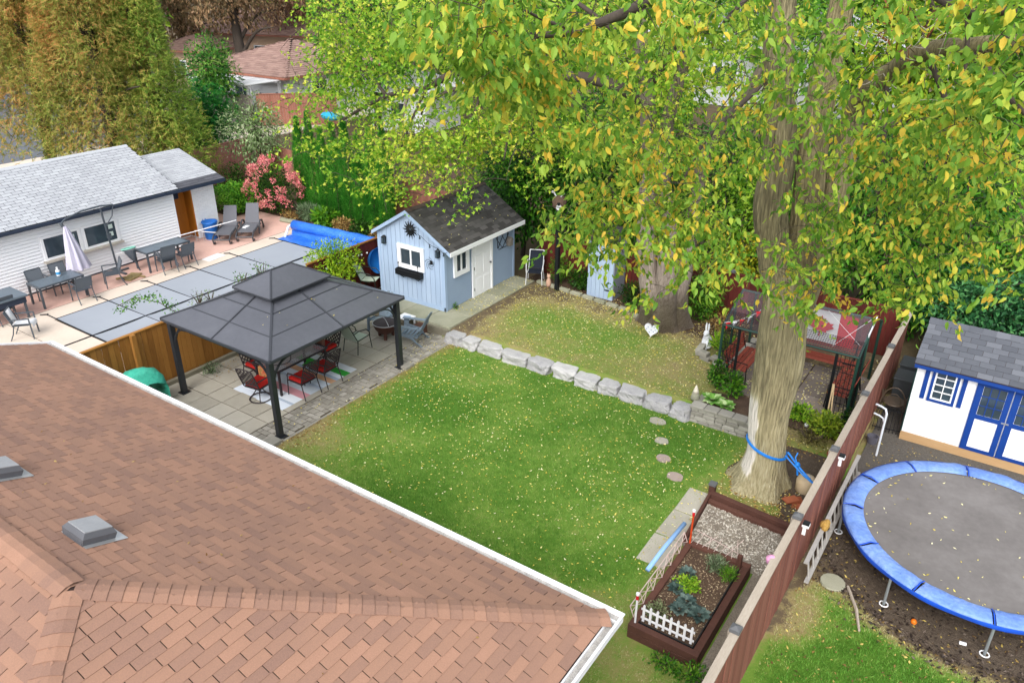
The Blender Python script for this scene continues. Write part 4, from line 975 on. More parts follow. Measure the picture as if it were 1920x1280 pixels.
tubm = MB().lathe([(.01, 0), (.36, 0), (.42, .16), (.44, .17), (.40, .14), (.34, .03), (.01, .03)], 24)
solo('blue_tub', tubm.xf(Matrix.Translation((-17.25, 17.35, 1.10)) @ Matrix.Rotation(1.45, 4, 'Y')), M('blue_plastic', ['#1c6fc0', '#2a86d8'], n1=(4, .4), rough=.35), 'round blue plastic tub hanging on the dark fence beside the shed', 'tub', smooth=True)

# ================================================================== small blue tool shed at the back fence
ms_ = thing('tool_shed', 'narrow pale blue tool shed at the back fence behind leaves', 'shed', (-10.4, 20.75, .3))
for k in range(6): obj('board', MB().span(-10.98 + .15 * k, -10.98 + .15 * k + .142, 20.36, 20.38, .32, 2.2), m_blue, ms_)
obj('wall', MB().span(-10.98, -10.08, 20.381, 21.15, .3, 2.2), m_blue2, ms_)
obj('side', MB().span(-10.078, -10.06, 20.37, 21.15, .3, 2.25), M('grey_side', ['#7c8088', '#8f939b'], n1=(5, .4), rough=.7), ms_)
obj('roof', MB().prism([(-11.1, 20.25, 2.2), (-9.98, 20.25, 2.2), (-9.98, 21.2, 2.45), (-11.1, 21.2, 2.45)], (0, 0, .04)), m_dshin, ms_)
obj('hinge', MB().span(-10.36, -10.1, 20.345, 20.359, .62, .66).span(-10.14, -10.08, 20.34, 20.359, .58, .70), m_black, ms_)
# ================================================================== white garage by the pool
m_wsh = M('white_shingle', ['#8f9298', '#a3a6ab', '#b4b8bc'], piece=.42, n1=(.8, .2), n2=(40, .3), rough=.9)
m_wside = M('white_vinyl', ['#e4e6ea', '#f0f2f5'], n1=(.7, .3), n2=(18, .15), rough=.5)
m_wbrk = M('white_brick', ['#dfe1e4', '#eceef0'], piece=.5, n1=(9, .3), rough=.8)
m_navy = M('navy_fascia', ['#232b3a', '#2f3a4c'], n1=(4, .3), rough=.5)
m_oak = M('oak_door', ['#8a4f14', '#a7671f', '#b97a30'], n1=(4, .4), n2=(40, .3), stretch=(1, 1, .12), rough=.5)
gx, gyE, grx, gze, gzr = -26.40, 16.25, -29.0, 2.30, 3.52
gr = thing('garage', 'long white sided garage with pale shingle roof beside the pool', 'garage', (-29, 9, 0))
gl = 1.0
obj('wall', MB().prism([(gx - .02, gyE, 0), (2 * grx - gx, gyE, 0), (2 * grx - gx, gyE, 2.1), (grx, gyE, 3.35), (gx - .02, gyE, 2.1)], (0, gl - gyE, 0)), M('clapboard_gap_shade', ['#4d5054', '#5c5f63'], rough=.9), gr)  # wall core painted dark grey: shade of the clapboard gaps put into its colour
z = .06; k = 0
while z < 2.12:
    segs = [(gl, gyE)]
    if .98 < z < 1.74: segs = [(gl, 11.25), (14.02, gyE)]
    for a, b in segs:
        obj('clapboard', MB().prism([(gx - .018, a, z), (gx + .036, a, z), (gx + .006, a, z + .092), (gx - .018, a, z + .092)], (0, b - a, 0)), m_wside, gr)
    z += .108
obj('corner_trim', MB().span(gx - .04, gx + .025, gyE - .002, gyE + .045, 0, 2.2), m_wside, gr)
obj('foundation', MB().span(gx - .05, gx + .01, gl, gyE, -.05, .06), m_navy, gr)
pitch = (gzr - gze) / (gx + .3 - grx)
rr = MB()
rr.prism([(gx + .32, gl - .3, gze - .01), (gx + .32, gyE + .15, gze - .01), (grx, gyE + .15, gzr), (grx, gl - .3, gzr)], (0, 0, .02)).prism([(2 * grx - gx - .32, gyE + .15, gze), (2 * grx - gx - .32, gl - .3, gze), (grx, gl - .3, gzr), (grx, gyE + .15, gzr)], (0, 0, .02))
rf2 = obj('roof', rr, M('grey_felt', ['#36383b', '#45474a'], rough=.9), gr)
SLg = math.hypot(gx + .32 - grx, gzr - gze + .01); Wg = gyE + .15 - gl + .3
shingles(rf2, (gx + .32, gl - .3, gze + .012), (0, 1, 0), (-(gx + .32 - grx), 0, gzr - gze + .01), lambda v: (3.5 if v > 0 else 0, Wg), SLg, .32, .15, m_wsh, lim=240, th=.018, gap=.02)
obj('fascia', MB().span(gx + .30, gx + .335, gl - .3, gyE + .17, gze - .13, gze - .012), m_navy, rf2)
obj('gutter', MB().span(gx + .336, gx + .42, gl - .3, gyE + .18, gze - .10, gze - .01), m_navy, rf2)
for k in range(9): obj('gutter_clip', MB().span(gx + .30, gx + .41, 5 + k * 1.35, 5.03 + k * 1.35, gze + .005, gze + .03), m_black, rf2)
obj('soffit', MB().span(gx, gx + .30, gl, gyE + .1, gze - .125, gze - .11), m_navy, rf2)
obj('ridge_cap', MB().prism([(grx - .12, gl - .3, gzr - .01), (grx + .12, gl - .3, gzr - .01), (grx, gl - .3, gzr + .055)], (0, Wg, 0)), m_wsh, rf2)
# smaller extension, set back, with the brick front and the oak door
ex, eyE, erx, eze, ezr = -26.75, 18.45, -29.0, 2.26, 3.02
en = MB().prism([(ex, 17.3, 0), (-31.2, 17.3, 0), (-31.2, 17.3, 1.9), (erx, 17.3, 2.9), (ex, 17.3, 2.1)], (0, eyE - 17.3 - .15, 0)).span(-31.2, ex - .5, gyE + .05, 17.3, 0, 2.0)
obj('wall', en, m_wside, gr)
its = []
for k in range(26):
    y = 17.32 - (.1 if k % 2 else 0)
    while y < eyE - .16:
        a, b = max(17.32, y), min(y + .2, eyE - .16); y += .2
        if b - a > .04: its.append([[0, 0, .022, ex - .004], [b - a - .008, 0, 0, a], [0, .072, 0, .02 + k * .08], [0, 0, 0, 1]])
lay(gr, 'brick', 'brick_courses', UB, its, m_wbrk, 200, 6)
r2 = MB().prism([(ex + .45, gyE + .16, eze - .05), (ex + .45, eyE + .1, eze - .05), (erx, eyE + .1, ezr), (erx, gyE + .16, ezr)], (0, 0, .02)).prism([(-31.4, eyE + .1, 2.1), (-31.4, gyE + .16, 2.1), (erx - .001, gyE + .16, ezr), (erx - .001, eyE + .1, ezr)], (0, 0, .02))
rf3 = obj('annex_roof', r2, bpy.data.materials['grey_felt'], gr)
SLe = math.hypot(ex + .45 - erx, ezr - eze + .05); We = eyE - gyE - .06
shingles(rf3, (ex + .45, gyE + .16, eze - .028), (0, 1, 0), (-(ex + .45 - erx), 0, ezr - eze + .05), lambda v: (0, We), SLe, .32, .15, m_wsh, lim=40, th=.012, gap=.012, start=.45)
shingles(rf3, (ex + .45, gyE + .16, eze - .028), (0, 1, 0), (-(ex + .45 - erx), 0, ezr - eze + .05), lambda v: (.0, We), .45, .32, .15, M('dark_patch', ['#46474d', '#5b5c63'], piece=.7, n2=(40, .25), rough=.9), lim=30, th=.012, name='dark_shingle')
obj('fascia', MB().span(ex + .44, ex + .48, gyE + .17, eyE + .11, eze - .16, eze - .04), m_navy, rf3)
obj('soffit', MB().span(ex, ex + .44, 17.3, eyE + .05, eze - .155, eze - .14), m_white, rf3)
dd = obj('door', MB().span(ex - .498, ex - .45, 16.55, 17.295, .1, 2.05).span(ex - .45, ex - .01, 17.25, 17.297, .1, 2.05), m_oak, gr)
for z in (.3, 1.2): obj('door_panel', MB().span(ex - .449, ex - .435, 16.62, 17.22, z, z + .7), m_oak, dd)
obj('transom', MB().span(ex - .448, ex - .43, 16.6, 17.0, 1.62, 2.02), m_navy, dd)
def gwin(y0, y1):
    T = Matrix.Translation((gx + .02, (y0 + y1) / 2, 1.03)) @ Matrix.Rotation(PI / 2, 4, 'Z')
    f = window(gr, T, y1 - y0 - .16, .66, 1, 1, .08, m_whitew, .04)
    for q, z in ((.38, .42), (.36, .16)): obj('sticker', MB().span(q - .01 - .07, q + .07, -.02, -.0125, z, z + .15).xf(T), M('sticker', ['#a9c0b4', '#dfe6e2'], n1=(25, .6), rough=.5) if 'sticker' not in bpy.data.materials else bpy.data.materials['sticker'], f)
gwin(11.32, 12.62); gwin(12.70, 13.95)
obj('window_surround', MB().span(gx - .015, gx + .018, 11.25, 14.02, .98, 1.80), m_wside, gr)
obj('window_sill', MB().span(gx, gx + .20, 11.25, 14.0, .90, .96), M('sill_stone', ['#a29c92', '#bdb7ad'], n1=(6, .5), rough=.9), gr)

# ================================================================== pool and things round it
m_cover = M('pool_cover', ['#868c95', '#949aa3', '#a0a6ae'], n1=(.6, .3), n2=(90, .12), rough=.7)
m_strap = M('black_strap', ['#1f2127', '#2d3037'], rough=.8)
pc = thing('pool_cover', 'grey mesh safety cover stretched over the swimming pool', 'pool cover', (-21.4, 14.5, 0))
ys = [10.04, 11.75, 13.45, 15.15, 16.85, 18.98]
for i, (a, b) in enumerate(zip(ys, ys[1:])):
    for (xa, xb) in ((-23.80, -21.75), (-21.745, -18.9)):
        n = 6; vs = [(xa + (xb - xa) * p / n, a + (b - a) * q / n, .012 - .035 * math.sin(PI * (xa + (xb - xa) * p / n + 23.8) / 4.9) * math.sin(PI * q / n) ** .5) for q in range(n + 1) for p in range(n + 1)]
        F = [(q * (n + 1) + p, q * (n + 1) + p + 1, (q + 1) * (n + 1) + p + 1, (q + 1) * (n + 1) + p) for q in range(n) for p in range(n)]
        o = obj('cover_panel', MB().add(vs, F), m_cover, pc, True)
for y in ys[1:] + [10.05]:
    P = [(-24.35, y - .0, .02), (-23.8, y, .02)] + [(-23.8 + 4.9 * k / 6, y, .022 - .02 * math.sin(PI * k / 6)) for k in range(1, 7)]
    obj('strap', MB().tube([(x, yy, z) for x, yy, z in P], .018, 5), m_strap, pc)
    obj('strap_anchor', MB().bar((-24.5, y - .12, .015), (-24.32, y, .03), .04, .02).bar((-24.38, y + .06, .015), (-24.3, y, .03), .03, .02), m_strap, pc)
obj('strap', MB().tube([(-21.75, 9.2, .012), (-21.75, 18.95, .012)], .022, 5), m_strap, pc)
obj('strap_anchor', MB().bar((-21.75, 8.75, .015), (-21.75, 9.15, .02), .05, .03), m_strap, pc)
obj('edge_binding', MB().bar((-23.80, 10.04, .015), (-23.80, 18.95, .015), .03, .012), m_strap, pc)
m_solar = M('solar_blanket', ['#1a4fb4', '#2f6dcc', '#5b95e0'], n1=(1.3, .4), n2=(16, .4), rough=.35, bump=(18, .6, .04))
xs = np.linspace(-24.1, -18.9, 40); yv = np.linspace(18.95, 19.75, 12); V = []
for y in yv:
    for x in xs: V.append((x, y - .25 * (x + 24.1) / 5 * 0, .03 + .05 * float(vn2(np.array(x), np.array(y), 3.3)) + (.3 if y > 19.7 else 0)))
nx = 40
solo('solar_blanket', MB().add(V, [(j * nx + i, j * nx + i + 1, (j + 1) * nx + i + 1, (j + 1) * nx + i) for j in range(11) for i in range(nx - 1)]), m_solar, 'crumpled bright blue solar blanket over the far end of the pool', 'pool blanket', smooth=True)
rl = thing('blanket_reel', 'blue solar blanket rolled on a white legged reel', 'pool reel', (-21.5, 20.0, 0))
P0, P1 = Vector((-23.95, 19.72, .44)), Vector((-18.8, 20.05, .44))
obj('roll', MB().tube([P0.lerp(P1, t) for t in np.linspace(0, 1, 12)], [.20 + .015 * math.sin(3 * k) for k in range(12)], 16), m_solar, rl, True)
for p in (P0 - Vector((.12, 0, 0)), P1 + Vector((.12, 0, 0))):
    obj('stand', MB().tube([p + Vector((0, -.42, -.42)), p + Vector((0, -.2, -.05)), p, p + Vector((0, .25, -.05)), p + Vector((0, .4, -.42))], .045, 8).tube([p + Vector((0, -.42, -.42)), p + Vector((0, .4, -.42))], .03, 6), m_white, rl)

m_alt = M('grey_aluminium', ['#3d444b', '#4c545c'], n1=(5, .3), rough=.4, spec=.5)
m_altop = M('slate_table_top', ['#55616b', '#66737e'], n1=(4, .3), rough=.35, spec=.5)
def slat_table(label, loc, L_, Wd, glass=False):
    t = thing('patio_table', label, 'table', loc, 0, 'patio tables beside the pool'); T = local(t)
    fr = MB()
    for s in (-1, 1): fr.box(s * (Wd / 2 - .03), 0, .70, .06, L_, .05).box(0, s * (L_ / 2 - .03), .70, Wd - .12, .06, .05)
    obj('frame', fr.xf(T), m_alt, t)
    n = 12
    if glass:
        for k in range(3): obj('glass_panel', MB().box(0, -L_ / 2 + .06 + (L_ - .12) * (k + .5) / 3, .715, Wd - .12, (L_ - .12) / 3 - .01, .012).xf(T), m_altop, t)
    else:
        for k in range(n): obj('slat', MB().box(-Wd / 2 + .06 + (Wd - .12) * (k + .5) / n, 0, .715, (Wd - .12) / n - .012, L_ - .12, .018).xf(T), m_altop, t)
    for a in (-1, 1):
        for b in (-1, 1): obj('leg', MB().box(a * (Wd / 2 - .04), b * (L_ / 2 - .04), .34, .06, .06, .68).xf(T), m_alt, t)
    return t
slat_table('slatted slate table with a white bottle, by the parasol', (-25.20, 10.95, 0), 1.45, .80)
slat_table('long glass topped slate table with chairs stacked in front', (-25.35, 14.85, 0), 1.75, .85, True)
def mesh_chair(name, label, loc, rz, towel=False, stack=1):
    t = thing(name, label, 'chair', loc, rz, 'charcoal mesh chairs round the pool terrace'); T = local(t)
    for q in range(stack):
        dz = .075 * q; dy = .035 * q
        S = Matrix.Translation((0, -dy, dz))
        obj('seat', MB().box(0, 0, .43, .46, .46, .02).xf(T @ S), m_alt, t)
        obj('backrest', MB().prism([(-.23, -.22, .50), (.23, -.22, .50), (.23, -.34, .86), (-.23, -.34, .86)], (0, -.015, .004)).xf(T @ S), M('mesh_fabric', ['#555b62', '#666d75'], n1=(60, .3), rough=.8) if 'mesh_fabric' not in bpy.data.materials else bpy.data.materials['mesh_fabric'], t)
        fr = MB()
        for s in (-1, 1): fr.tube([(s * .245, -.20, .40), (s * .245, -.24, .55), (s * .245, -.355, .88)], .018, 6)
        fr.tube([(-.245, -.355, .88), (.245, -.355, .88)], .018, 6)
        obj('back_frame', fr.xf(T @ S), m_alt, t)
        for s in (-1, 1):
            obj('armrest', MB().bar((s * .26, -.27, .64), (s * .26, .24, .64), .045, .025).xf(T @ S), m_alt, t)
            obj('leg', MB().bar((s * .26, .235, .64), (s * .26, .25, .0 if q == 0 else .3), .03, .035).xf(T @ S), m_alt, t)
            obj('leg', MB().tube([(s * .245, -.20, .42), (s * .25, -.26, .2), (s * .25, -.36, 0 if q == 0 else .15)], .017, 6).xf(T @ S), m_alt, t)
    return t
mesh_chair('mesh_chair', 'charcoal mesh chair behind the slatted table, nearer the image edge', (-25.85, 10.75, 0), -PI / 2)
mesh_chair('mesh_chair', 'charcoal mesh chair behind the slatted table, next to the closed parasol', (-25.85, 11.5, 0), -PI / 2)
mesh_chair('mesh_chair', 'charcoal mesh chair pushed to the pool side of the slatted table', (-24.50, 11.35, 0), PI / 2 - .1)
mesh_chair('mesh_chair', 'charcoal mesh chair standing alone under the parasol arm', (-24.95, 12.65, 0), 2.75)
mesh_chair('mesh_chair', 'pile of stacked charcoal mesh chairs before the glass table', (-24.62, 14.45, 0), PI / 2 - .15, stack=3)
mesh_chair('mesh_chair', 'charcoal mesh chair before the glass table, right of the stack', (-24.60, 15.2, 0), PI / 2 - .05)
mesh_chair('mesh_chair', 'charcoal mesh chair hung with a white towel at the pool corner', (-23.3, 8.95, 0), -.7)
mesh_chair('mesh_chair', 'charcoal mesh chair partly hidden by the dark table at the image edge', (-24.9, 9.1, 0), PI / 2)
tw = MB(); n = 8; V = []
for j in range(n + 1):
    for i in range(n + 1):
        x = -.22 + .44 * i / n; y = .26 - .50 * j / n; z = .47 + .02 * math.sin(9 * x + 4 * y) if j > 2 else .47 - .06 * (2 - j)
        V.append((x, y if j > 2 else .28 + .01 * (2 - j), z))
T7 = Matrix.Translation((-23.3, 8.95, 0)) @ Matrix.Rotation(-.7, 4, 'Z')
solo('towel', tw.add(V, [(j * (n + 1) + i, j * (n + 1) + i + 1, (j + 1) * (n + 1) + i + 1, (j + 1) * (n + 1) + i) for j in range(n) for i in range(n)]).prism([(-.2, -.24, .50), (.1, -.24, .5), (.1, -.34, .87), (-.2, -.34, .87)], (0, .02, 0)).xf(T7), M('white_towel', ['#d8dadd', '#e6e7e9'], n1=(20, .3), rough=.95), 'white towel thrown over the chair at the pool corner', 'towel', smooth=True)
bt = thing('bottle', 'white and blue spray bottle on the slatted table', 'bottle', (-25.35, 11.15, .73)); T = local(bt)
obj('body', MB().lathe([(.06, 0), (.065, .02), (.065, .18), (.03, .22), (.025, .25)], 12).xf(T), m_white, bt, True)
obj('label', MB().lathe([(.066, .05), (.066, .14)], 12, cap=False).xf(T), M('blue_label', ['#3f8fc4'], rough=.5), bt)
obj('cap', MB().lathe([(.03, .25), (.03, .29)], 8).xf(T), m_white, bt)
dt = thing('dark_table', 'dark slate serving table at the image edge by the pool', 'table', (-25.1, 9.0, 0))
obj('tabletop', MB().span(-25.6, -24.5, 8.3, 9.75, .72, .77), m_altop, dt); obj('apron', MB().span(-25.55, -24.55, 8.35, 9.7, .52, .72), m_navy, dt)
for x in (-25.5, -24.6):
    for y in (8.4, 9.65): obj('leg', MB().span(x - .03, x + .03, y - .03, y + .03, 0, .52), m_alt, dt)
# cantilever parasol, closed
m_lil = M('lilac_canopy', ['#aaa7bb', '#c0bdcf', '#cfccdb'], n1=(5, .4), stretch=(1, 1, .2), rough=.8)
um = thing('parasol', 'closed pale lilac cantilever parasol on a curved dark arm', 'parasol', (-25.97, 13.4, 0))
obj('pole', MB().tube([(-25.97, 13.42, .0), (-25.97, 13.30, 2.35)], .035, 8), m_alt, um)
arm = [(-25.9, 13.72, 2.38), (-25.95, 13.3, 2.42), (-25.9, 12.6, 2.42), (-25.8, 12.0, 2.32), (-25.7, 11.75, 2.22)]
obj('arm', MB().tube(arm, .03, 8), m_alt, um)
obj('strut', MB().tube([(-25.97, 13.36, 1.7), (-25.93, 13.62, 2.0), (-25.9, 13.72, 2.38)], .018, 6), m_alt, um)
obj('crank', MB().box(-25.97, 13.38, 1.35, .12, .12, .18), m_alt, um)
obj('foot', MB().bar((-26.3, 13.42, .03), (-25.5, 13.42, .03), .08, .05).bar((-25.97, 13.0, .03), (-25.97, 13.8, .03), .08, .05), m_alt, um)
cv = MB(); V = []; ns = 32
for k in range(12):
    t = k / 11; z = 2.16 - 1.5 * t; rr_ = .05 + .38 * t ** .85
    for j in range(ns):
        a = 2 * PI * j / ns; q = rr_ * (.72 + .28 * math.cos(8 * a + 1.2 * t)); V.append((-25.62 + q * math.cos(a) * .75, 11.85 + q * math.sin(a) + .12 * t, z))
cv.add(V, [(k * ns + j, k * ns + (j + 1) % ns, (k + 1) * ns + (j + 1) % ns, (k + 1) * ns + j) for k in range(11) for j in range(ns)])
obj('canopy', cv, m_lil, um, True); obj('hub', MB().tube([(-25.68, 11.78, 2.26), (-25.66, 11.8, 2.14)], .05, 8), m_alt, um)
# skimmer net, pole, board, bin, loungers, rail
nt_ = thing('skimmer_net', 'green rimmed pool skimmer net leaning by the table', 'pool net', (-25.6, 13.85, 0))
rim = [(-25.6 + .22 * math.cos(a), 13.75 + .24 * math.sin(a), .86 + .05 * math.cos(a)) for a in np.linspace(0, 2 * PI, 18, endpoint=False)]
obj('rim', MB().tube(rim, .022, 6, closed=True), M('mint_plastic', ['#7fbfae', '#9ad2c2'], rough=.5), nt_)
bg_ = MB(); V = [(c[0] * (1 - t) + t * -25.55, c[1] * (1 - t) + t * 13.9, c[2] - .65 * t) for t in (0, .4, .75) for c in rim]
obj('net', bg_.add(V, [(k * 18 + j, k * 18 + (j + 1) % 18, (k + 1) * 18 + (j + 1) % 18, (k + 1) * 18 + j) for k in range(2) for j in range(18)]), M('net_mesh', ['#4d5863', '#687480'], rough=.8, alpha=.75), nt_)
obj('handle', MB().tube([(-25.5, 13.95, .0), (-25.58, 13.85, .45)], .03, 6), m_alt, nt_)
solo('telescopic_pole', MB().tube([(-25.6, 13.3, .77), (-25.55, 15.8, .78), (-25.35, 18.1, .80)], .02, 6), m_white, 'long white telescopic pole lying across the glass table', 'pole')
solo('white_board', MB().box(-24.45, 16.25, .012, .42, .75, .02, .1), m_white, 'white board lying flat on the terrace by the pool edge', 'board')
solo('debris_heap', MB().box(-25.0, 13.35, .03, .25, .5, .05, .3).box(-25.2, 13.15, .05, .5, .06, .05, 1.1).box(-24.85, 13.6, .04, .3, .05, .04, .2).box(-25.2, 13.55, .03, .4, .3, .03, .5), M('leaf_litter', ['#6b5a3a', '#94835a', '#b39f73'], n1=(14, .6), rough=.95), 'brown heap of sticks and litter at the parasol foot', 'debris')
bn = thing('barrel', 'blue plastic barrel bin by the white brick wall', 'bin', (-26.40, 17.62, 0)); T = local(bn); m_bl = M('blue_bin', ['#1d5fae', '#2b74c6'], n1=(4, .3), rough=.4)
obj('body', MB().lathe([(.22, 0), (.24, .05), (.28, .62), (.31, .66), (.31, .70), (.27, .70), (.22, .1)], 18, cap=False).xf(T), m_bl, bn, True)
for s in (-1, 1): obj('handle', MB().tube([(s * .30, -.08, .66), (s * .36, -.05, .76), (s * .36, .05, .76), (s * .30, .08, .66)], .015, 5).xf(T), m_bl, bn)
m_res = M('charcoal_resin', ['#3a3b3f', '#4b4c51'], n1=(6, .3), rough=.5); m_resm = M('lounger_sling', ['#5a5b61', '#6b6c72'], n1=(80, .3), rough=.8)
def lounger(label, loc, rz):
    t = thing('sun_lounger', label, 'sun lounger', loc, rz, 'charcoal sun loungers by the pool'); T = local(t)
    b = MB(); n = 8
    for k in range(n): b.box(0, -.72 + 1.16 * (k + .5) / n, .34, .56, 1.16 / n - .006, .025)
    obj('seat', b.xf(T), m_resm, t)
    P = lambda s, q: (s * .28 * (1 - .12 * q), .45 + .48 * q, .35 + .68 * q)
    bk = MB()
    for k in range(6): a, c = k / 6, (k + 1) / 6; bk.plate(P(-1, a), P(1, a), P(1, c), P(-1, c), .02)
    obj('backrest', bk.xf(T), m_resm, t)
    for s in (-1, 1):
        obj('side_rail', MB().tube([(s * .32, -.98, .22), (s * .32, -.8, .33), (s * .32, .3, .34), (s * .32, .5, .30)], .03, 6).xf(T), m_res, t)
        obj('armrest', MB().tube([(s * .35, -.05, .05), (s * .36, .12, .40), (s * .36, .35, .50), (s * .36, .58, .44), (s * .36, .80, .08)], .035, 6).xf(T), m_res, t)
        obj('leg', MB().tube([(s * .31, -.98, .22), (s * .31, -.9, .04), (s * .31, -.7, .04)], .03, 6).xf(T), m_res, t)
        obj('wheel', MB().lathe([(.09, -.02), (.1, 0), (.09, .02)], 12).xf(T @ Matrix.Translation((s * .33, .86, .1)) @ Matrix.Rotation(PI / 2, 4, 'Y')), m_res, t)
    obj('foot_rail', MB().tube([(-.32, -.98, .22), (.32, -.98, .22)], .028, 6).xf(T), m_res, t)
    return t
lounger('charcoal sun lounger next to the blue barrel', (-25.95, 18.05, 0), -.9 + PI / 2)
lounger('charcoal sun lounger nearer the hydrangea, with a white book on it', (-25.50, 18.78, 0), -.9 + PI / 2)
solo('book', MB().box(-25.50, 18.62, .37, .16, .30, .03, .3), m_white, 'white book lying on the sun lounger nearer the hydrangea', 'book')
solo('handrail', MB().tube([(-26.5, 17.0, .05), (-26.5, 17.0, .45), (-25.9, 17.5, .35), (-25.85, 17.6, .02)], .025, 6).tube([(-26.3, 17.2, .05), (-26.25, 17.2, .38)], .02, 6), m_alu, 'short bent metal handrail before the oak garage door', 'handrail')
# wooden ladder planter at the lower left, and a pillar
pl = thing('plant_stand', 'rose painted wooden plant stand with scalloped rails beyond the house corner', 'plant stand', (-19.6, 6.7, 0)); m_rose = M('rose_wood', ['#9a6b66', '#b08580', '#bd948c'], n1=(4, .4), rough=.8)
for x in (-20.0, -19.35):
    P = [(x, 6.25, 1.15), (x, 7.35, 1.15), (x, 7.42, 1.22), (x, 7.3, 1.36), (x, 6.25, 1.33)]
    obj('side_rail', MB().prism(P, (.05, 0, 0)), m_rose, pl)
for k in range(3): obj('rung', MB().span(-19.95, -19.35, 6.45 + .3 * k, 6.52 + .3 * k, 1.2, 1.27), m_rose, pl)
for x, y in ((-19.98, 6.3), (-19.33, 6.3), (-19.98, 7.2), (-19.33, 7.2)): obj('leg', MB().span(x - .03, x + .03, y - .03, y + .03, 0, 1.16), m_rose, pl)
obj('end_panel', MB().span(-20.03, -19.3, 6.18, 6.22, .1, 1.34), m_tan, pl)
# ================================================================== neighbour's yard on the right
m_royal = M('royal_blue_paint', ['#0e2f70', '#143c86', '#1c4896'], n1=(5, .3), rough=.5)
m_gsh = M('slate_shingle', ['#4c4f56', '#5c5f66', '#6c6f76'], piece=.8, n1=(2, .2), n2=(120, .22), rough=.92, bump=(200, .4, .004))
m_beam = M('new_timber', ['#a3825a', '#b5946c', '#c4a680'], n1=(3, .4), n2=(40, .3), stretch=(.15, 1, 1), rough=.8)
wx0, wx1, wy, wyb = -1.13, 2.15, 17.66, 20.1
ws = thing('playhouse_shed', 'white garden shed with royal blue trim and slate roof beyond the trampoline', 'shed', (.5, 18.8, 0))
obj('floor_beam', MB().span(wx0 - .01, wx1, wy - .02, wy + .12, .0, .225), m_beam, ws); obj('floor_frame', MB().span(wx0 + .02, wx1, wy + .12, wyb, .02, .22), m_beam, ws)
obj('wall', MB().prism([(wx0 + .03, wy + .02, .23), (wx0 + .03, wyb, .23), (wx0 + .03, wyb, 2.02), (wx0 + .03, (wy + wyb) / 2, 2.5), (wx0 + .03, wy + .02, 2.02)], (wx1 - wx0 - .06, 0, 0)), m_whitew, ws)
for k in range(4): a = wx0 + .3 * k; obj('siding_panel', MB().span(a + .003, min(a + .297, .05), wy, wy + .02, .23, 2.0), m_whitew, ws)
for k in range(3): a = 1.46 + .3 * k; obj('siding_panel', MB().span(a + .003, min(a + .297, wx1), wy, wy + .02, .23, 2.0), m_whitew, ws)
obj('corner_board', MB().span(wx0 - .02, wx0 + .001, wy - .01, wy + .06, .23, 2.02), M('dark_green_trim', ['#173a36'], rough=.5), ws)
obj('fascia', MB().span(wx0 - .06, wx1 + .1, wy - .16, wy - .13, 1.94, 2.04), m_royal, ws)
obj('frieze', MB().span(wx0, wx1, wy - .018, wy - .0005, 1.93, 2.01), m_royal, ws)
Tw = Matrix.Translation((-.54, wy, 1.26)); wf = window(ws, Tw, .36, .68, 2, 4, .03, m_whitew, .035, bars=.018)
f2 = MB()
for a, b, c, d in ((-.27, -.211, -.10, .78), (.211, .27, -.10, .78)): f2.span(a, b, -.028, 0, c, d)
f2.span(-.211, .211, -.028, 0, -.10, -.031).span(-.211, .211, -.028, 0, .711, .78)
obj('casing', f2.xf(Tw), m_royal, wf)
for x in (-.37, .37): obj('shutter', MB().span(x - .045, x + .045, -.03, 0, -.08, .74).xf(Tw), m_royal, ws)
for dx in (.06, .76):
    T = Matrix.Translation((dx, wy, .235)); w = .68
    d_ = obj('door', MB().span(0, w, -.012, 0, 0, 1.70).xf(T), m_whitew, ws)
    fr = MB().span(0, .13, -.03, -.0121, 0, 1.70).span(w - .11, w, -.03, -.0121, 0, 1.70).span(.13, w - .11, -.03, -.0121, 0, .08).span(.13, w - .11, -.03, -.0121, .80, .90).span(.13, w - .11, -.03, -.0121, 1.60, 1.70)
    obj('door_frame', fr.xf(T), m_royal, d_)
    for i in range(3):
        for j in range(3): a = .13 + (w - .24) * i / 3; c = .90 + .70 * j / 3; obj('pane', MB().span(a + .006, a + (w - .24) / 3 - .006, -.016, -.0125, c + .006, c + .70 / 3 - .006).xf(T), m_glass, d_)
    gb = MB()
    for i in (1, 2): a = .13 + (w - .24) * i / 3; gb.span(a - .008, a + .008, -.026, -.0165, .90, 1.60)
    for j in (1, 2): c = .90 + .70 * j / 3; gb.span(.13, w - .11, -.0255, -.017, c - .008, c + .008)
    obj('glazing_bar', gb.xf(T), m_royal, d_)
    for i in (1,): obj('panel_groove', MB().span(.31, .316, -.0135, -.012, .09, .79).xf(T), m_debris, d_)
obj('latch', MB().span(.68, .82, wy - .045, wy - .03, 1.08, 1.11), m_alu, ws)
ey, ryy, ez, rz = wy - .17, 18.92, 2.03, 2.56
ro = MB().prism([(wx0 - .08, ey, ez), (wx1 + .1, ey, ez), (wx1 + .1, ryy, rz), (wx0 - .08, ryy, rz)], (0, 0, .018)).prism([(wx1 + .1, 2 * ryy - ey, ez), (wx0 - .08, 2 * ryy - ey, ez), (wx0 - .08, ryy + .001, rz), (wx1 + .1, ryy + .001, rz)], (0, 0, .018))
rw = obj('roof', ro, m_felt, ws)
shingles(rw, (wx0 - .08, ey, ez + .019), (1, 0, 0), (0, ryy - ey, rz - ez), lambda v: (0, wx1 - wx0 + .18), math.hypot(ryy - ey, rz - ez), .30, .168, m_gsh, lim=150, th=.012)
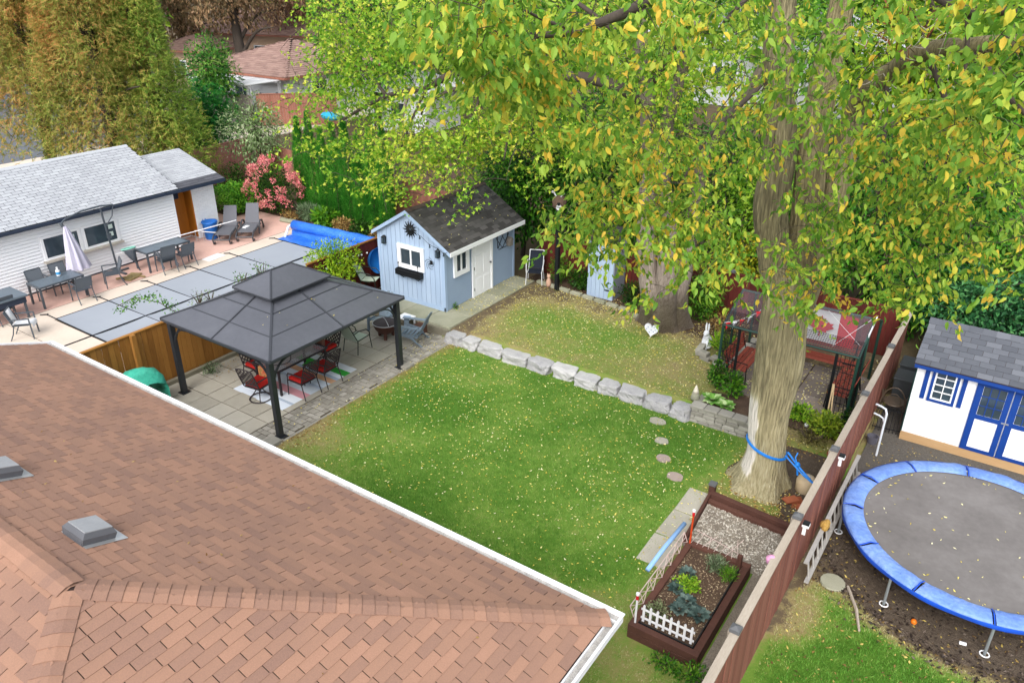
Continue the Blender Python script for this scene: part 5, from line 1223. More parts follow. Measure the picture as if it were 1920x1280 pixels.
for k in range(13): a = wx0 - .09 + k * .27; obj('ridge_cap', MB().add([(a, ryy - .17, rz - .03), (a, ryy, rz + .055), (a, ryy + .17, rz - .03), (a + .29, ryy - .17, rz - .038), (a + .29, ryy, rz + .047), (a + .29, ryy + .17, rz - .038)], [(0, 3, 4, 1), (1, 4, 5, 2), (0, 1, 2)]), m_gsh, rw)

# ---- trampoline
m_pad = M('blue_pad', ['#4868b4', '#6a8bcc', '#93addc'], n1=(2.2, .45), n2=(16, .4), rough=.55, spec=.4, bump=(11, .8, .03))
m_skirt = M('blue_skirt', ['#1743b0', '#2459c8'], n1=(6, .4), rough=.4)
m_mat = M('trampoline_mat', ['#575452', '#706c6a', '#8a8785'], n1=(1.1, .5), n2=(9, .2), rough=.85)
m_galv = M('galvanised_tube', ['#8b9296', '#a4abae'], n1=(6, .3), rough=.35, metal=.5)
tc = Vector((.75, 13.87, 0)); Ro, Ri = 2.25, 1.93
tp = thing('trampoline', 'large round trampoline with blue pad beside the brown fence', 'trampoline', tc); T = local(tp)
V = [(0, 0, .66)]; n = 48
for r in (.5, 1.0, 1.5, 1.96):
    for j in range(n): a = 2 * PI * j / n; V.append((r * math.cos(a), r * math.sin(a), .66 + .02 * (r / 1.96) ** 2))
F = [(0, 1 + j, 1 + (j + 1) % n) for j in range(n)] + [(1 + k * n + j, 1 + (k + 1) * n + j, 1 + (k + 1) * n + (j + 1) % n, 1 + k * n + (j + 1) % n) for k in range(3) for j in range(n)]
obj('jumping_mat', MB().add(V, F).xf(T), m_mat, tp, True)
segs = 12
for s in range(segs):
    a0, a1 = 2 * PI * s / segs + .012 + .2, 2 * PI * (s + 1) / segs - .012 + .2; V = []; m = 10; rows = [(Ro + .03, .66), (Ro + .045, .70), (Ro, .735), ((Ro + Ri) / 2, .745), (Ri + .03, .725), (Ri, .70)]
    for r, z in rows:
        for j in range(m + 1):
            a = a0 + (a1 - a0) * j / m; q = .012 * math.sin(17 * a + 9 * r) + .01 * math.sin(31 * a)
            V.append((r * math.cos(a), r * math.sin(a), z + (q if z > .7 else 0) - .025 * (1 if j in (0, m) else 0) * (z > .7)))
    k = len(rows); F = [(i * (m + 1) + j + 1, i * (m + 1) + j, (i + 1) * (m + 1) + j, (i + 1) * (m + 1) + j + 1) for i in range(k - 1) for j in range(m)]
    pd_ = obj('pad_segment', MB().add(V, F).xf(T), m_pad, tp, True)
    obj('seam', MB().tube([((Ro + .04) * math.cos(a1 + .012), (Ro + .04) * math.sin(a1 + .012), .71), ((Ro + Ri) / 2 * math.cos(a1 + .012), (Ro + Ri) / 2 * math.sin(a1 + .012), .755), (Ri * math.cos(a1 + .012), Ri * math.sin(a1 + .012), .705)], .012, 5).xf(T), m_skirt, pd_)
sk = MB(); V = []
for z, r in ((.705, Ro + .05), (.66, Ro + .055), (.615, Ro + .035)):
    for j in range(96): a = 2 * PI * j / 96; V.append(((r + .012 * math.sin(13 * a) * (z < .7)) * math.cos(a), (r + .012 * math.sin(13 * a) * (z < .7)) * math.sin(a), z + .012 * math.sin(7 * a) * (z < .6)))
obj('skirt', sk.add(V, [(k * 96 + j, (k + 1) * 96 + j, (k + 1) * 96 + (j + 1) % 96, k * 96 + (j + 1) % 96) for k in range(2) for j in range(96)]).xf(T), m_skirt, tp, True)
obj('frame_ring', MB().tube([((Ro - .02) * math.cos(2 * PI * j / 48), (Ro - .02) * math.sin(2 * PI * j / 48), .62) for j in range(48)], .03, 6, closed=True).xf(T), m_galv, tp, True)
for k in range(4):
    ac = 3.779 + k * PI / 2
    for da in (-.43, .43):
        a = ac + da; rr_ = 2.26
        lg = obj('leg', MB().tube([(rr_ * math.cos(a), rr_ * math.sin(a), .62), (rr_ * math.cos(a), rr_ * math.sin(a), .02)], .024, 8).xf(T), m_galv, tp)
        obj('ground_clip', MB().tube([(rr_ * math.cos(a) + .07 * math.cos(b), rr_ * math.sin(a) + .07 * math.sin(b), .05) for b in np.linspace(0, 2 * PI, 10, endpoint=False)], .012, 5, closed=True).xf(T), m_white, lg)

# ---- ladder along the fence
ld = thing('ladder', 'aluminium ladder lying on its side along the brown fence', 'ladder', (-1.55, 13.1, 0)); m_lad = M('weathered_aluminium', ['#8d8b86', '#a9a7a2', '#b9b7b2'], n1=(9, .5), rough=.5, metal=.2)
ya, yb = 11.45, 15.4
obj('side_rail', MB().bar((-1.63, ya, .62), (-1.63, yb, .62), .075, .03), m_lad, ld); obj('side_rail', MB().bar((-1.56, ya, .22), (-1.56, yb, .22), .075, .03), m_lad, ld)
for k in range(13): y = ya + .15 + .3 * k; obj('rung', MB().tube([(-1.56, y, .22), (-1.63, y, .62)], .018, 6), m_lad, ld)
def solar_light(label, y):
    t = thing('solar_light', label, 'solar light', (-1.7, y, 1.6), 0, 'white solar lights on the brown fence posts')
    obj('panel', MB().box(-1.70, y, 1.70, .10, .10, .035), m_black, t); obj('housing', MB().box(-1.70, y, 1.66, .11, .11, .045), m_white, t); obj('drop', MB().box(-1.715, y, 1.55, .055, .03, .18), m_white, t)
solar_light('white solar light on the fence post above the ladder middle', 13.45); solar_light('white solar light on the fence post nearest the raised bed', 11.1)
solo('pink_pot', MB().lathe([(.05, 0), (.08, .05), (.085, .12), (.07, .13), (.03, .12)], 12, (-1.9, 9.9, 1.62)).ball((-1.9, 9.9, 1.72), .075), M('pink_plastic', ['#c98fb0', '#dcaac4'], rough=.5), 'small pink pot hooked on the fence cap beside the gravel bed', 'pot', smooth=True)
solo('dry_flower_head', MB().ball((-1.62, 12.6, .68), .09, 8).ball((-1.60, 12.68, .70), .06, 8).ball((-1.60, 12.53, .66), .06, 8), M('dry_tan', ['#9c7a3a', '#c09a55'], n1=(50, .7), rough=.95, bump=(70, 1, .03)), 'tan dried leaf clump caught on the ladder top rail', 'leaf clump')
solo('fallen_branch', MB().tube([(-.95, 12.0, .03), (-.7, 11.5, .05), (-.55, 11.05, .03)], [.025, .03, .02], 6), m_cap, 'bare grey branch lying on the mulch by the trampoline', 'branch')
solo('stone_disc', MB().lathe([(.22, 0), (.21, .03), (.01, .035)], 14, (-1.2, 11.95, .02)), m_mslab, 'round flat stone on the mulch near the ladder end', 'stone')
solo('orange_ball', MB().ball((.16, 11.75, .05), .05), M('orange_plastic', ['#d06a12'], rough=.5), 'small orange ball under the trampoline edge', 'ball', smooth=True)
solo('grey_bottle', MB().tube([(.85, 11.7, .04), (.95, 11.72, .04)], .03, 8), m_white, 'small white litter piece on the mulch under the trampoline', 'litter')
# ---- behind the fence
m_bing = M('grey_box', ['#45494c', '#54595c'], n1=(4, .3), rough=.5)
for i, (y, z, lb) in enumerate(((19.85, .55, 'dark grey storage box beside the white shed, nearer one'), (20.55, .62, 'dark grey storage box beside the white shed, farther one'))):
    b = thing('storage_box', lb, 'storage box', (-1.5, y, 0)); obj('body', MB().prism([(-1.68, y - .32, .02), (-1.22, y - .32, .02), (-1.20, y - .32, z), (-1.70, y - .32, z)], (0, .62, 0)), m_bing, b, bevel=.01); obj('lid', MB().span(-1.72, -1.18, y - .34, y + .31, z, z + .05), m_bing, b, bevel=.015)
ch = thing('hoop_chair', 'bronze hoop back metal chair between the fence and the white shed', 'chair', (-1.5, 18.6, 0)); m_brz = M('bronze_tube', ['#5c4f42', '#7a6a5a'], rough=.45, spec=.4)
T = local(ch)
hp = [(.27 * math.cos(a), -.22, .42 + .48 * math.sin(a)) for a in np.linspace(0, PI, 12)]
obj('back_hoop', MB().tube(hp, .014, 6).tube([(.18 * math.cos(a), -.2, .42 + .3 * math.sin(a)) for a in np.linspace(0, PI, 10)], .01, 5).xf(T), m_brz, ch)
obj('seat', MB().lathe([(.25, .40), (.26, .42), (.25, .44), (.02, .445)], 16).xf(T), m_brz, ch)
for s in (-1, 1):
    obj('armrest', MB().tube([(s * .26, -.2, .62), (s * .30, .05, .64), (s * .28, .24, .55), (s * .26, .24, .0)], .014, 6).xf(T), m_brz, ch); obj('leg', MB().tube([(s * .22, -.2, .42), (s * .26, -.28, 0)], .013, 6).xf(T), m_brz, ch)
fl = thing('iron_railing', 'low black wrought iron railing closing the gap by the white shed', 'railing', (-1.45, 17.7, 0))
for z in (.12, .62): obj('rail', MB().bar((-1.76, 17.70, z), (-1.14, 17.78, z), .02, .02), m_black, fl)
for k in range(9): obj('bar', MB().box(-1.74 + .073 * k, 17.70 + .0095 * k, .36, .012, .012, .68), m_black, fl)
pr = thing('pool_rail', 'white bent tube rail standing between fence and shed', 'rail', (-1.45, 16.6, 0)); m_wt = M('white_tube2', ['#cfd6de', '#e2e6ea'], rough=.35)
obj('tube', MB().tube([(-1.42, 16.6, .0), (-1.42, 16.62, 1.1), (-1.46, 16.66, 1.18), (-1.56, 16.7, 1.20), (-1.68, 16.74, 1.2)], .024, 8), m_wt, pr); obj('tube', MB().tube([(-1.42, 16.62, .86), (-1.47, 16.66, .95), (-1.56, 16.7, .97), (-1.68, 16.74, .97)], .02, 8), m_wt, pr)
solo('grey_bucket', MB().lathe([(.10, 0), (.13, .2), (.11, .2), (.09, .03)], 12, (-1.62, 17.1, .0)), M('grey_pail', ['#5d5c66'], rough=.5), 'small grey pail at the fence foot by the iron railing', 'bucket')
# ================================================================== foliage tools
T_ELM = (np.array([(0, 0, 0), (.25, .23, .05), (.25, -.23, .05), (.30, 0, 0), (.62, .21, .03), (.62, -.21, .03), (.66, 0, -.02), (1, 0, -.12)], float),
         np.array([(0, 3, 1), (0, 2, 3), (1, 3, 6), (1, 6, 4), (2, 6, 3), (2, 5, 6), (4, 6, 7), (5, 7, 6)]))
T_LEAF = (np.array([(0, 0, 0), (.45, .24, .05), (.45, -.24, .05), (1, 0, -.06)], float), np.array([(0, 3, 1), (0, 2, 3)]))
T_LOBE = (np.array([(0, 0, 0), (.35, .14, .03), (.2, .5, 0), (.55, .25, .03), (1, 0, -.08), (.55, -.25, .03), (.2, -.5, 0), (.35, -.14, .03)], float),
          np.array([(0, 1, 7), (1, 2, 3), (7, 5, 6), (1, 3, 5), (1, 5, 7), (3, 4, 5)]))
T_SPRAY = (np.array([(0, 0, 0), (.9, .5, -.06), (.55, .16, 0), (1.1, .14, -.1), (.62, 0, .02), (1.05, -.16, -.1), (.55, -.18, 0), (.85, -.52, -.06), (.45, .62, -.05), (.3, .12, 0), (.42, -.6, -.05), (.3, -.14, 0)], float),
           np.array([(0, 9, 11), (9, 8, 2), (9, 2, 4), (9, 4, 11), (11, 4, 6), (11, 6, 10), (2, 1, 4), (2, 3, 4), (4, 5, 6), (6, 7, 4)]))
T_PLUME = (np.array([(0, -.05, 0), (0, .05, 0), (1.1, 0, -.12), (.15, .03, 0), (.5, .34, -.04), (.3, .02, 0), (.18, -.03, 0), (.55, -.32, -.05), (.34, -.02, 0), (.45, .02, 0), (.85, .24, -.08), (.58, .02, 0), (.48, -.02, 0), (.9, -.22, -.09), (.6, -.02, 0)], float),
           np.array([(0, 2, 1), (3, 5, 4), (6, 7, 8), (9, 11, 10), (12, 13, 14)]))
T_BLADE = (np.array([(0, .04, 0), (0, -.04, 0), (.55, .06, .12), (.55, -.06, .12), (1, 0, -.05)], float), np.array([(0, 1, 3), (0, 3, 2), (2, 3, 4)]))
def nrm(a): return a / np.maximum(np.linalg.norm(a, axis=-1, keepdims=True), 1e-9)
def rdir(n): return nrm(rng.normal(size=(n, 3)))
def cloud(P, D, U, S, tmpl):
    tv, tf = tmpl; X = nrm(D); Y = nrm(np.cross(U, X)); Z = np.cross(X, Y); n = len(P)
    cz = rng.uniform(.2, 3.2, n)[:, None, None] * np.where(rng.random(n) < .5, 1, -1)[:, None, None]; cy = rng.uniform(.7, 1.15, n)[:, None, None]
    V = P[:, None] + S[:, None, None] * (tv[None, :, 0:1] * X[:, None] + tv[None, :, 1:2] * cy * Y[:, None] + tv[None, :, 2:3] * cz * Z[:, None])
    F = tf[None] + (np.arange(n) * len(tv))[:, None, None]
    return V.reshape(-1, 3), F.reshape(-1, 3)
def inview(P, pad=60):
    x, y, z = proj(P); return (x > -pad) & (x < 1920 + pad) & (y > -pad) & (y < 1280 + pad)
def foliage(parent, P, D, U, S, tmpl, mat, name='foliage'):
    V, F = cloud(P, D, U, S, tmpl); return np_obj(name, V, F, mat, parent, kind='stuff')
def bush(name, label, cat, c, r, n, S, mat, tmpl=T_LEAF, group=None, stems=5, up=.5, hollow=.55, gap=.42, m_stem=None, ns=2.2, parent=None):
    """A shrub standing at c (ground), radii r: leaves through a dome with gaps and clumps."""
    t = thing(name, label, cat, c, 0, group) if parent is None else parent
    c = np.array(c, float); r = np.array(r, float); m = int(n * 2.4)
    d = rdir(m); rad = rng.random(m) ** (1 - hollow * .8); nz = vnoise(d * 2 + c * .7, ns) ; lump = .72 + .5 * nz
    P = d * rad[:, None] * lump[:, None]; P[:, 2] = P[:, 2] * .5 + .5
    Q = c + P * r
    k = (vnoise(Q * ns / max(r) * 1.3 + 5, 1.4) > gap * (.55 + .45 * rng.random(m))) & (Q[:, 2] > c[2] + .01); Q = Q[k][:n]; d = d[k][:n]; n = len(Q)
    D = nrm(d * .7 + rdir(n) * .7 + np.array([0, 0, -.25 + up * .5])); U = nrm(np.array([0, 0, 1.0]) + d * .6 + rdir(n) * .5)
    foliage(t, Q, D, U, S * rng.uniform(.6, 1.3, n), tmpl, mat)
    if stems:
        mb = MB()
        for k in range(stems):
            a = 2 * PI * k / stems + rng.random(); q = .55 * r[:2] * np.array([math.cos(a), math.sin(a)])
            mb.tube([tuple(c + [0, 0, 0]), tuple(c + [q[0] * .4, q[1] * .4, r[2] * .4]), tuple(c + [q[0], q[1], r[2] * .8])], [.02 + .006 * r[2], .014, .006], 5)
        obj('stem', mb, m_stem or m_twig, t)
    return t
m_twig = M('twig_bark', ['#3d342b', '#5d5246'], n1=(6, .5), rough=.9)
L_dark = leafM('dark_leaf', ['#142a0c', '#20420f', '#2f5a14', '#47761c'], 1.2, .3)
L_mid = leafM('mid_leaf', ['#23480f', '#356616', '#4f8a1e', '#79a82c'], 1.2, .3)
L_bright = leafM('bright_leaf', ['#3f6f14', '#5f921d', '#86b22a', '#a9c53c'], 1.2, .3)
L_yel = leafM('yellow_leaf', ['#7a8c1c', '#9fac24', '#c3bd2c', '#d9c233'], 1.0, .3)
L_grey = leafM('grey_leaf', ['#3d5236', '#566d4a', '#768a66', '#96a886'], 1.5, .3)
L_kale = leafM('kale_leaf', ['#2c3d3a', '#3c4f4b', '#51655f', '#6b7d76'], 4, .2, .2)
L_herb = leafM('herb_leaf', ['#5f7048', '#7f8c62', '#a0a680'], 5, .3)
L_dry = leafM('dry_leaf', ['#6b4a28', '#8e6a3a', '#a58a52', '#c0a768'], 4, .3)
L_fall = leafM('fallen_leaf', ['#a8963c', '#cbb84e', '#e0d270', '#ece4a4', '#e6e0bc'], 3, .15, .15)

# ---- fallen leaves
def litter(name, x, y, z, S, mat, kind='stuff'):
    n = len(x); P = np.stack([x, y, z], -1); a = rng.uniform(0, 2 * PI, n); D = np.stack([np.cos(a), np.sin(a), rng.normal(.05, .15, n)], -1); U = nrm(np.stack([rng.normal(0, .25, n), rng.normal(0, .25, n), np.ones(n)], -1))
    V, F = cloud(P, D, U, S, T_LEAF); return np_obj(name, V, F, mat, None, kind=kind)
def scat(n, x0, x1, y0, y1): return rng.uniform(x0, x1, n), rng.uniform(y0, y1, n)
x1_, y1_ = scat(4400, -12.9, -3.9, 6.5, 15.6); k = rng.random(len(x1_)) < (.32 + .68 * sstep(8.5, 13.5, y1_)) * (.4 + 1.1 * vn2(x1_, y1_, .7)); x1_, y1_ = x1_[k], y1_[k]
x2_, y2_ = scat(5600, -13.2, -5.2, 16.0, 20.6); k = rng.random(len(x2_)) < .35 + .65 * sstep(16.8, 20, y2_); x2_, y2_ = x2_[k], y2_[k]
x3_, y3_ = scat(420, -13.7, -12.8, 9.5, 15.8); k = rng.random(420) < .25 + .75 * sstep(13.6, 15.6, y3_); x3_, y3_ = x3_[k], y3_[k]
x4_, y4_ = scat(900, -3.95, -1.95, 12.9, 16); x5_, y5_ = scat(420, -5.3, -2, 16.2, 20.8); x6_, y6_ = scat(300, -14.1, -13.05, 17, 20.5)
X = np.concatenate([x1_, x2_, x3_, x4_, x5_, x6_]); Y = np.concatenate([y1_, y2_, y3_, y4_, y5_, y6_])
Z = np.where(X < -12.86, .012, yard_h(X, Y) + .03); Z = np.where((X < -13.04) & (Y > 16.9), .315, Z); Z = np.where((X > -5.3) & (Y > 17), .37, Z); Z = np.where((X > -3.95) & (Y < 15), yard_h(X, Y) + .05, Z)
litter('fallen_leaves', X, Y, Z, rng.uniform(.035, .068, len(X)), L_fall)
x, y = scat(2400, -1.7, 2.8, 6, 17.4); litter('fallen_leaves', x, y, 0 * x + .035, rng.uniform(.03, .08, len(x)), leafM('brown_fallen_leaf', ['#4d3a26', '#7a6138', '#a8934f', '#c9b668'], 3, .15, .1))
a = rng.uniform(0, 2 * PI, 130); r = 1.9 * np.sqrt(rng.random(130)); r[70:] = rng.uniform(1.75, 1.95, 60); litter('fallen_leaves', .75 + r * np.cos(a), 13.87 + r * np.sin(a), .672 + .02 * (r / 1.96) ** 2, rng.uniform(.03, .075, 130), L_fall)
x = rng.uniform(-15.1, -13.6, 46); y = rng.uniform(16.8, 20.5, 46); litter('fallen_leaves', x, y, szR + .085 - dz * np.abs(x - sxR), rng.uniform(.04, .08, 46), L_fall)
x, y = scat(900, -3.9, -2.0, 13.0, 15.8); litter('dry_litter', x, y, yard_h(x, y) + .06, rng.uniform(.04, .09, len(x)), L_dry)
x = -17.25 + np.abs(rng.normal(0, .35, 420)); y = rng.uniform(10.5, 15.8, 420); litter('dry_litter', x, y, 0 * x + .015, rng.uniform(.03, .07, 420), L_dry)
x = -12.78 + np.abs(rng.normal(0, .3, 900)); y = rng.uniform(9.2, 15.6, 900); litter('dry_litter', x, y, yard_h(x, y) + .025, rng.uniform(.025, .06, 900), L_dry)
x, y = scat(500, -5.3, -2.1, 17.05, 19.6); litter('fallen_leaves', x, y, 0 * x + .37, rng.uniform(.04, .08, len(x)), L_fall)
x, y = scat(2400, -3.85, -2.0, 11.4, 12.82); litter('wood_chips', x, y, 0 * x + .03, rng.uniform(.03, .08, len(x)), leafM('pale_chip', ['#7d7468', '#a49b8d', '#c4bdb0', '#d8d3c8'], 3, .2, .05))
x, y = scat(1300, -3.55, -2.6, 9.0, 11.1); litter('wood_chips', x, y, 0 * x + .245, rng.uniform(.015, .05, len(x)), leafM('soil_chip', ['#4a3a2c', '#7a6450', '#a08b70', '#c0b090'], 3, .2, .05))
a = rng.uniform(0, 2 * PI, 5200); r = np.where(rng.random(5200) < .5, 2.5 * np.sqrt(rng.random(5200)), 2.5 + np.abs(rng.normal(0, .22, 5200))); mx_, my_ = .75 + r * np.cos(a), 13.87 + r * np.sin(a); kk = (mx_ > -1.72) & (my_ < 17.5); mx_, my_ = mx_[kk], my_[kk]; litter('bark_mulch', mx_, my_, .03 + 0 * mx_, rng.uniform(.03, .10, len(mx_)), leafM('bark_chip', ['#1f1915', '#352b25', '#50443b', '#6e6258'], 3, .2, .02))

x = rng.uniform(-15.5, -3.6, 46); y = rng.uniform(2.7, 6.4, 46); litter('fallen_leaves', x, y, 2.7 + hs * np.minimum(HY - y, np.maximum(HX - x, 0)) + .03, rng.uniform(.03, .06, 46), L_dry)
x = rng.uniform(-14.1, -13.1, 9); y = rng.uniform(10, 13.6, 9); litter('fallen_leaves', x, y, ge + (x - gx1) * (iz - ge) / (ix1 - gx1) + .03, rng.uniform(.04, .06, 9), L_fall)
# ================================================================== wire arbour with benches and flag
m_grn = M('dark_green_metal', ['#16332c', '#1f4439'], n1=(5, .4), rough=.4, spec=.5)
m_net = M('smoky_sheet', ['#77717a', '#8b858c'], n1=(3, .4), rough=.25, alpha=.14, spec=.5)
ab = thing('arbour', 'dark green metal arbour with wire mesh and smoky roof by the fence', 'arbour', (-3.85, 18.3, .3))
ax0, ax1, ay0, ayr, ay1, aze, azr = -5.42, -2.28, 17.12, 18.32, 19.55, 2.0, 2.5
for (x, y) in ((ax0, ay0), (ax0 + .42, ay0), (ax1 - .46, ay0), (ax1, ay0), (ax0, ay1), (ax1, ay1), (ax0, ay0 + .75), (ax1, ay0 + .75)):
    obj('post', MB().tube([(x, y, .3), (x, y, aze + (.3 if y == ay0 + .75 else 0))], .035, 8), m_grn if y != ay0 or x in (ax0, ax1) else m_black, ab)
for a, b in (((ax0, ay0, aze), (ax1, ay0, aze)), ((ax0, ay1, aze), (ax1, ay1, aze)), ((ax0, ayr, azr), (ax1, ayr, azr)), ((ax0, ay0, aze), (ax0, ayr, azr)), ((ax1, ay0, aze), (ax1, ayr, azr)), ((ax0, ay1, aze), (ax0, ayr, azr)), ((ax1, ay1, aze), (ax1, ayr, azr)), ((-3.85, ay0, aze), (-3.85, ayr, azr))):
    obj('roof_tube', MB().tube([a, b], .03, 8), m_grn, ab)
for q in (((ax0, ay0, aze + .03), (ax1, ay0, aze + .03), (ax1, ayr, azr + .03), (ax0, ayr, azr + .03)), ((ax1, ay1, aze + .03), (ax0, ay1, aze + .03), (ax0, ayr, azr + .031), (ax1, ayr, azr + .031))):
    obj('roof_sheet', MB().plate(*q, .004), m_net, ab)
wm = MB(); sl2 = (azr - aze) / (ayr - ay0)
for k in range(9): y = ay0 + .05 * k; wm.bar((ax0, y, aze + .045 + sl2 * (y - ay0)), (ax1, y, aze + .045 + sl2 * (y - ay0)), .007, .007)
for k in range(60): x = ax0 + (ax1 - ax0) * k / 59; wm.bar((x, ay0, aze + .046), (x, ay0 + .42, aze + .046 + sl2 * .42), .007, .007)
obj('wire_mesh', wm, m_black, ab, kind='stuff')
for (xa, xb) in ((ax0, ax0 + .42), (ax1 - .46, ax1)):
    pm = MB()
    for k in range(1, 5): x = xa + (xb - xa) * k / 5; pm.bar((x, ay0, .35), (x, ay0, aze), .012, .012)
    for z in (.75, 1.05, 1.15, 1.55, 1.8): pm.bar((xa, ay0, z), (xb, ay0, z), .014, .014)
    for k in range(9): z = 1.16 + .09 * k; pm.bar((xa, ay0 - .004, z), (xb, ay0 - .004, z + .25 * (1 if k % 2 else -1)), .006, .006)
    obj('trellis_panel', pm, m_black, ab)
    sd = MB(); X = ax0 if xa == ax0 else ax1
    for k in range(1, 8): y = ay0 + .75 * k / 8; sd.bar((X, y, .35), (X, y, 2.0 + sl2 * (y - ay0)), .010, .010)
    for z in (.7, 1.2, 1.7): sd.bar((X, ay0, z), (X, ay0 + .75, z), .012, .012)
    obj('side_panel', sd, m_black, ab)
for p, q in (((-2.9, ay0 + .1, 2.08), (-2.35, ayr - .1, 2.5)), ((-2.35, ay0 + .3, 2.16), (-3.3, ayr - .1, 2.5))): obj('white_cord', MB().tube([p, q], .004, 4), m_white, ab)
obj('gable_strip', MB().bar((ax1 + .02, ayr - .6, azr - .2), (ax1 + .02, ayr + .1, azr + .02), .02, .09), m_white, ab)
m_bw = M('red_bench_wood', ['#6e2f22', '#8a4030', '#9c5040'], piece=.6, n1=(3, .35), n2=(40, .25), rough=.75)
def bench(label, loc, rz, L_, back=True):
    t = thing('slat_bench', label, 'bench', loc, rz, 'red slatted benches inside the arbour'); T = local(t)
    for k in range(4): obj('seat_slat', MB().box(0, -.17 + .115 * k, .44, L_, .095, .028).xf(T), m_bw, t)
    if back:
        for k in range(3): obj('back_slat', MB().bar((-L_ / 2, .28 + .035 * k, .55 + .125 * k), (L_ / 2, .28 + .035 * k, .55 + .125 * k), .022, .10, 0, (0, .27, 1)).xf(T), m_bw, t)
    for s in (-1, 1):
        x = s * (L_ / 2 - .08)
        obj('iron_side', MB().tube([(x, -.24, 0), (x, -.22, .42), (x, .22, .42), (x, .36, .84)], .018, 6).tube([(x, .22, .42), (x, .30, 0)], .018, 6).tube([(x, -.22, .42), (x, -.23, .60), (x, .29, .62)], .014, 6).xf(T), m_black, t)
    return t
bench('red slatted bench along the back of the arbour, under the flag', (-3.55, 19.2, .36), 0, 1.9)
bench('red slatted bench on the fence side of the arbour', (-2.62, 18.15, .36), -PI / 2, 1.5)
bench('red slatted bench at the left end of the arbour, half behind the elm', (-5.0, 18.0, .36), PI / 2, 1.4)
fg = thing('flag', 'red and white maple leaf flag hung under the arbour ridge', 'flag', (-3.45, 18.42, 1.55)); fz0, fz1, fx0, fx1, fy = 1.58, 2.40, -4.27, -2.63, 18.40
m_fr_ = M('flag_red', ['#b5121c', '#c81e24'], n1=(3, .3), rough=.7); m_fw = M('flag_white', ['#d5d6da', '#e6e7ea'], n1=(3, .3), rough=.7)
def cloth(x0, x1, y):
    n = 8; V = [(x0 + (x1 - x0) * i / n, y + .02 * math.sin(5 * (x0 + (x1 - x0) * i / n)) + .03 * (1 - j / 6), fz0 + (fz1 - fz0) * j / 6) for j in range(7) for i in range(n + 1)]
    return MB().add(V, [(j * (n + 1) + i, j * (n + 1) + i + 1, (j + 1) * (n + 1) + i + 1, (j + 1) * (n + 1) + i) for j in range(6) for i in range(n)])
obj('white_field', cloth(-3.86, -3.04, fy), m_fw, fg, True); obj('red_band', cloth(fx0, -3.86, fy), m_fr_, fg, True); obj('red_band', cloth(-3.04, fx1, fy), m_fr_, fg, True)
half = [(0, 1), (.08, .80), (.20, .86), (.16, .52), (.34, .70), (.40, .62), (.58, .66), (.50, .50), (.62, .42), (.28, .16), (.32, .06), (.03, .10), (.03, -.22)]
lf = [(x, z) for x, z in half] + [(-x, z) for x, z in half[::-1][:-1]]
P = [(-3.45 + x * .52, fy - .045 + .02 * math.sin(5 * (-3.45 + x * .52)) + .03 * (1 - (.24 + z * .46) / .82), fz0 + .24 + z * .46) for x, z in lf]
obj('maple_leaf', MB().prism(P, (0, .006, 0)), m_fr_, fg)
pn = thing('pennant_string', 'string of small red and white pennants along the left arbour roof edge', 'pennants', (-5.2, 17.3, 2.0))
obj('cord', MB().tube([(-5.40, 17.1, 2.06), (-5.1, 17.3, 2.12), (-4.8, 17.7, 2.26), (-4.6, 18.2, 2.5)], .006, 4), m_white, pn)
for k in range(6):
    t_ = k / 6 + .05; p = Vector((-5.40 + .8 * t_, 17.1 + .2 * t_ + .8 * t_ * t_, 2.06 + .1 * t_ + .32 * t_ * t_))
    obj('pennant', MB().add([p, p + Vector((.10, .05, .01)), p + Vector((.03, -.05, -.16))], [(0, 1, 2)]), m_fr_ if k % 2 == 0 else m_fw, pn)

# ================================================================== vegetable bed, rabbit, small garden things
m_bedw = M('brown_stained_timber', ['#3c2620', '#52352c', '#674438'], piece=.5, n1=(3, .4), n2=(40, .3), rough=.8, bump=(40, .3))
rb_ = thing('raised_bed', 'brown timber raised vegetable bed beside the fence', 'raised bed', (-3.08, 10.0, 0))
bx0, bx1, by0, by1 = -3.68, -2.48, 8.78, 11.28
for a, b, w in (((bx0, by0 + .06, 0), (bx1, by0 + .06, 0), 1), ((bx0, by1 - .06, 0), (bx1, by1 - .06, 0), 1), ((bx0 + .06, by0 + .121, 0), (bx0 + .06, by1 - .121, 0), 0), ((bx1 - .06, by0 + .121, 0), (bx1 - .06, by1 - .121, 0), 0)):
    for z in (.07, .215): obj('timber', MB().bar((a[0], a[1], z), (b[0], b[1], z), .12 - .003 * (z > .1), .138), m_bedw, rb_, bevel=.006)
obj('corner_stake', MB().span(bx1 - .22, bx1 - .14, by1 - .20, by1 - .125, .1, .52), m_bedw, rb_); obj('liner', MB().span(bx0 + .125, bx1 - .12, by0 + .122, by0 + .14, .2, .30).span(bx1 - .14, bx1 - .122, by0 + .14, by1 - .3, .2, .33), m_black, rb_)
tag(obj('soil', MB().span(bx0 + .12, bx1 - .12, by0 + .12, by1 - .12, .05, .235), m_soil, rb_), kind='stuff')
pk = thing('picket_fence', 'low white picket edging on the near end of the vegetable bed', 'picket fence', (-3.1, 8.95, .29))
for k in range(8):
    x = bx0 + .17 + .118 * k; h = .36; obj('picket', MB().prism([(x - .02, 8.985, .26), (x + .02, 8.985, .26), (x + .02, 8.985, .26 + h - .03), (x, 8.985, .26 + h), (x - .02, 8.985, .26 + h - .03)], (0, .016, 0)), m_white, pk)
for z in (.32, .50): obj('rail', MB().span(bx0 + .12, bx0 + 1.04, 9.0015, 9.014, z - .02, z + .02), m_white, pk)
